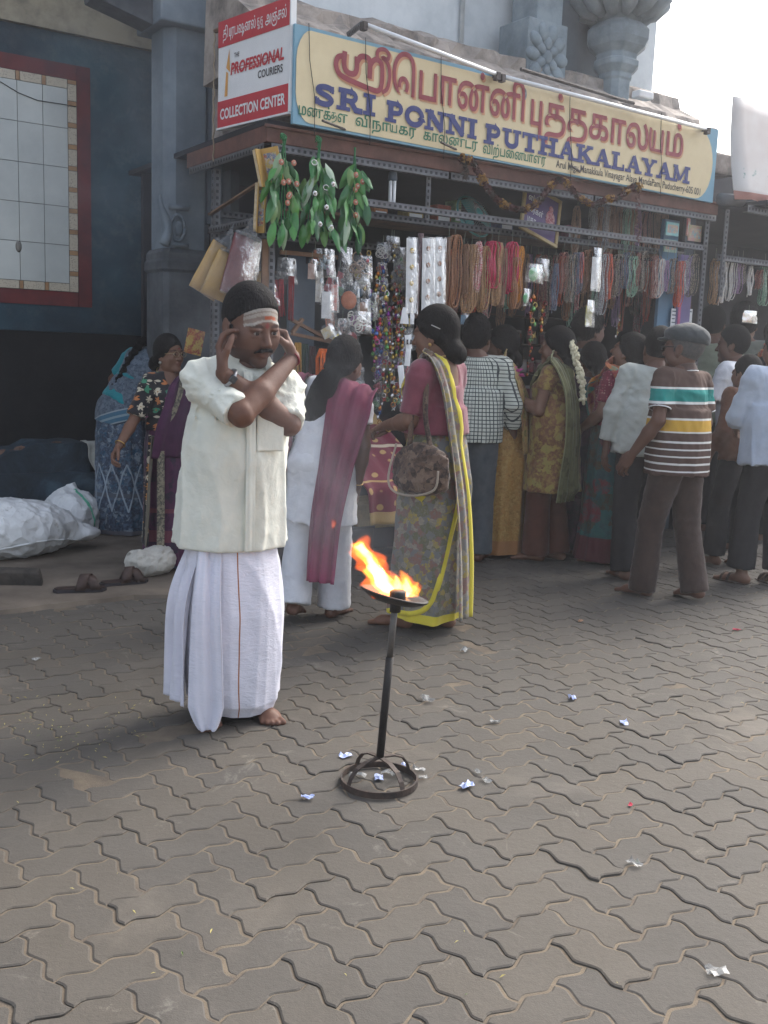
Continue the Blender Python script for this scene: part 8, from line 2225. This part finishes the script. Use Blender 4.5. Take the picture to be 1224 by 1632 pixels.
# litter: film scraps, blue wrappers, petals
M_BLUEW = M('blue_wrapper', (.30, .37, .62), (.45, .5, .7), sc=60, rough=.3); M_REDW = M('red_scrap', (.4, .03, .06))
M_SCRAP = M('clear_scrap', (.42, .43, .42), (.25, .25, .24), sc=50, rough=.15, Alpha=.55)
def scrap(px, py, s, m, name, label, cat, seed):
    rr = random.Random(seed); g = G(px, py, .004); t = thing(name, label, cat, g, rr.uniform(0, 6.28), 'litter on the paving'); b = MB(); n = 5; V = []
    for i in range(n):
        for j in range(n): V.append(((i / 4 - .5) * s * (1 + .2 * rr.random()), (j / 4 - .5) * s * .6 * (1 + .3 * rr.random()), abs(rr.gauss(0, s * .14)) + .001))
    b.add(V, [tuple(int(q) for q in f) for f in quadgrid(n, n)]); b.obj('film' if m is M_SCRAP else 'paper', m, t)
L_ = [(680, 1116, .06, 'c', 'largest clear film scrap right of the torch pole'), (742, 1037, .05, 'c', 'clear film scrap behind the torch on the far paving'), (789, 1151, .035, 'c', 'small clear scrap below the blue wrappers'), (912, 1113, .042, 'b', 'blue wrapper farthest to the right of the torch'), (994, 1153, .042, 'b', 'blue wrapper alone on the right side paving'), (743, 1253, .045, 'b', 'bright blue wrapper right of the torch base'), (761, 1230, .03, 'c', 'clear scrap above the bright blue wrapper'), (775, 1245, .035, 'c', 'clear scrap right of the bright blue wrapper'), (644, 1222, .035, 'b', 'pale blue wrapper behind the torch base'), (668, 1227, .04, 'c', 'clear scrap touching the torch base ring on its right'), (674, 1240, .03, 'c', 'lower clear scrap right of the torch base ring'), (622, 1234, .05, 'c', 'clear scrap inside the torch base ring'), (570, 1237, .05, 'c', 'clear scrap at the left inside of the torch base ring'), (604, 1240, .04, 'b', 'blue wrapper under the torch pole'), (551, 1206, .04, 'b', 'pale wrapper left of the torch base'), (490, 1272, .035, 'b', 'blue wrapper left of and below the torch base'), (1011, 1377, .038, 'c', 'crumpled clear wrapper at the right middle of the paving'), (1142, 1550, .045, 'c', 'shiny clear wrapper in the lower right corner'), (58, 1051, .04, 'c', 'white paper scrap on the left paving'), (925, 990, .035, 'o', 'tan scrap behind the torch near the crowd'), (1174, 1004, .035, 'r', 'red scrap near the right edge of the paving'), (1005, 1283, .018, 'r', 'tiny red scrap on the right paving'), (545, 972, .05, 'b', 'pale wrapper beside the kurta womans foot')]
for i, (x, y, s, k, lab) in enumerate(L_): scrap(x, y, s, {'c': M_SCRAP, 'b': M_BLUEW, 'r': M_REDW, 'o': M('tan_scrap', (.3, .17, .1))}[k], 'litter_scrap', lab, 'litter', i)
b = MB(); rr = random.Random(3); ym = [M('straw_bits', (.42, .36, .12)), M('green_bits', (.10, .16, .04))]
for i in range(150):
    if i < 120: px, py = rr.gauss(95, 70), rr.gauss(1165, 25)
    else: px, py = rr.uniform(0, 1224), rr.uniform(980, 1620) 
    g = G(px, py, .002); a = rr.uniform(0, 3.14); l = rr.uniform(.003, .010); d = np.array([math.cos(a), math.sin(a), 0]) * l; e = np.array([-d[1], d[0], 0]) * .22; b.cm = 0 if rr.random() < .8 else 1
    b.add([g - d, g - e + np.array([0, 0, .003]), g + d + np.array([0, 0, .002]), g + e + np.array([0, 0, .003])], [(0, 1, 2, 3)])
tag(b.obj('debris', ym), kind='stuff')
# ================================================================== SMOKY AIR
t = NT('smoky_air'); t.t.nodes.remove(t.b)
pv = t.n('VolumePrincipled'); pv.inputs['Color'].default_value = (.86, .89, .95, 1); pv.inputs['Density'].default_value = .0042; pv.inputs['Anisotropy'].default_value = .65
t.l(pv.outputs[0], t.out.inputs['Volume'])
b = MB().box(-14, 16, -4, 20, -1.0, 9.3)
tag(b.obj('haze', t.m), kind='stuff')

# drifting smoke: above the flame and against the old wall
def smoke(loc, sc, dens, rz, seed):
    t = NT('drifting_smoke'); t.t.nodes.remove(t.b); v = t.coord('Object')
    g = t.n('TexGradient', gradient_type='SPHERICAL'); t.l(v, g.inputs[0])
    n_ = t.ramp(t.noise(t.coord('Object', 1.0, (seed, seed * 2, 0)), 1.9, 3, .6, .8), [(.42, 0.0), (.7, 1.0)])
    d = t.math('MULTIPLY', t.math('MULTIPLY', g.outputs[1], n_), dens)
    pv = t.n('VolumePrincipled'); pv.inputs['Color'].default_value = (.8, .86, .95, 1); t.l(d, pv.inputs['Density']); t.l(pv.outputs[0], t.out.inputs['Volume'])
    b = MB(); b.sphere((0, 0, 0), 1.0, 20, 12); o = b.obj('smoke', t.m); o.location = loc; o.scale = sc; o.rotation_euler = (0, rz, 0); return tag(o, kind='stuff')
smoke((tl[0] - .35, tl[1] + .55, 1.05), (.45, .4, .75), .7, -.5, .3)
smoke((-1.5, 6.3, 2.6), (1.5, .8, 1.1), .32, .4, 1.7)

# labels that still coincide: told apart by their order along the stall
dup = {}
for o in COL.objects:
    if o.get('category') and o.get('label'): dup.setdefault(o['label'], []).append(o)
for lab, os_ in dup.items():
    if len(os_) > 1:
        os_.sort(key=lambda o: uv_of(o.location)[0])
        wds = {2: ['left one', 'right one'], 3: ['leftmost', 'middle one', 'rightmost']}.get(len(os_)) or ['leftmost'] + ['%s from left' % w for w in ('second', 'third', 'fourth', 'fifth', 'sixth')][:len(os_) - 2] + ['rightmost']
        for o, w in zip(os_, wds): o['label'] = lab + ', ' + w
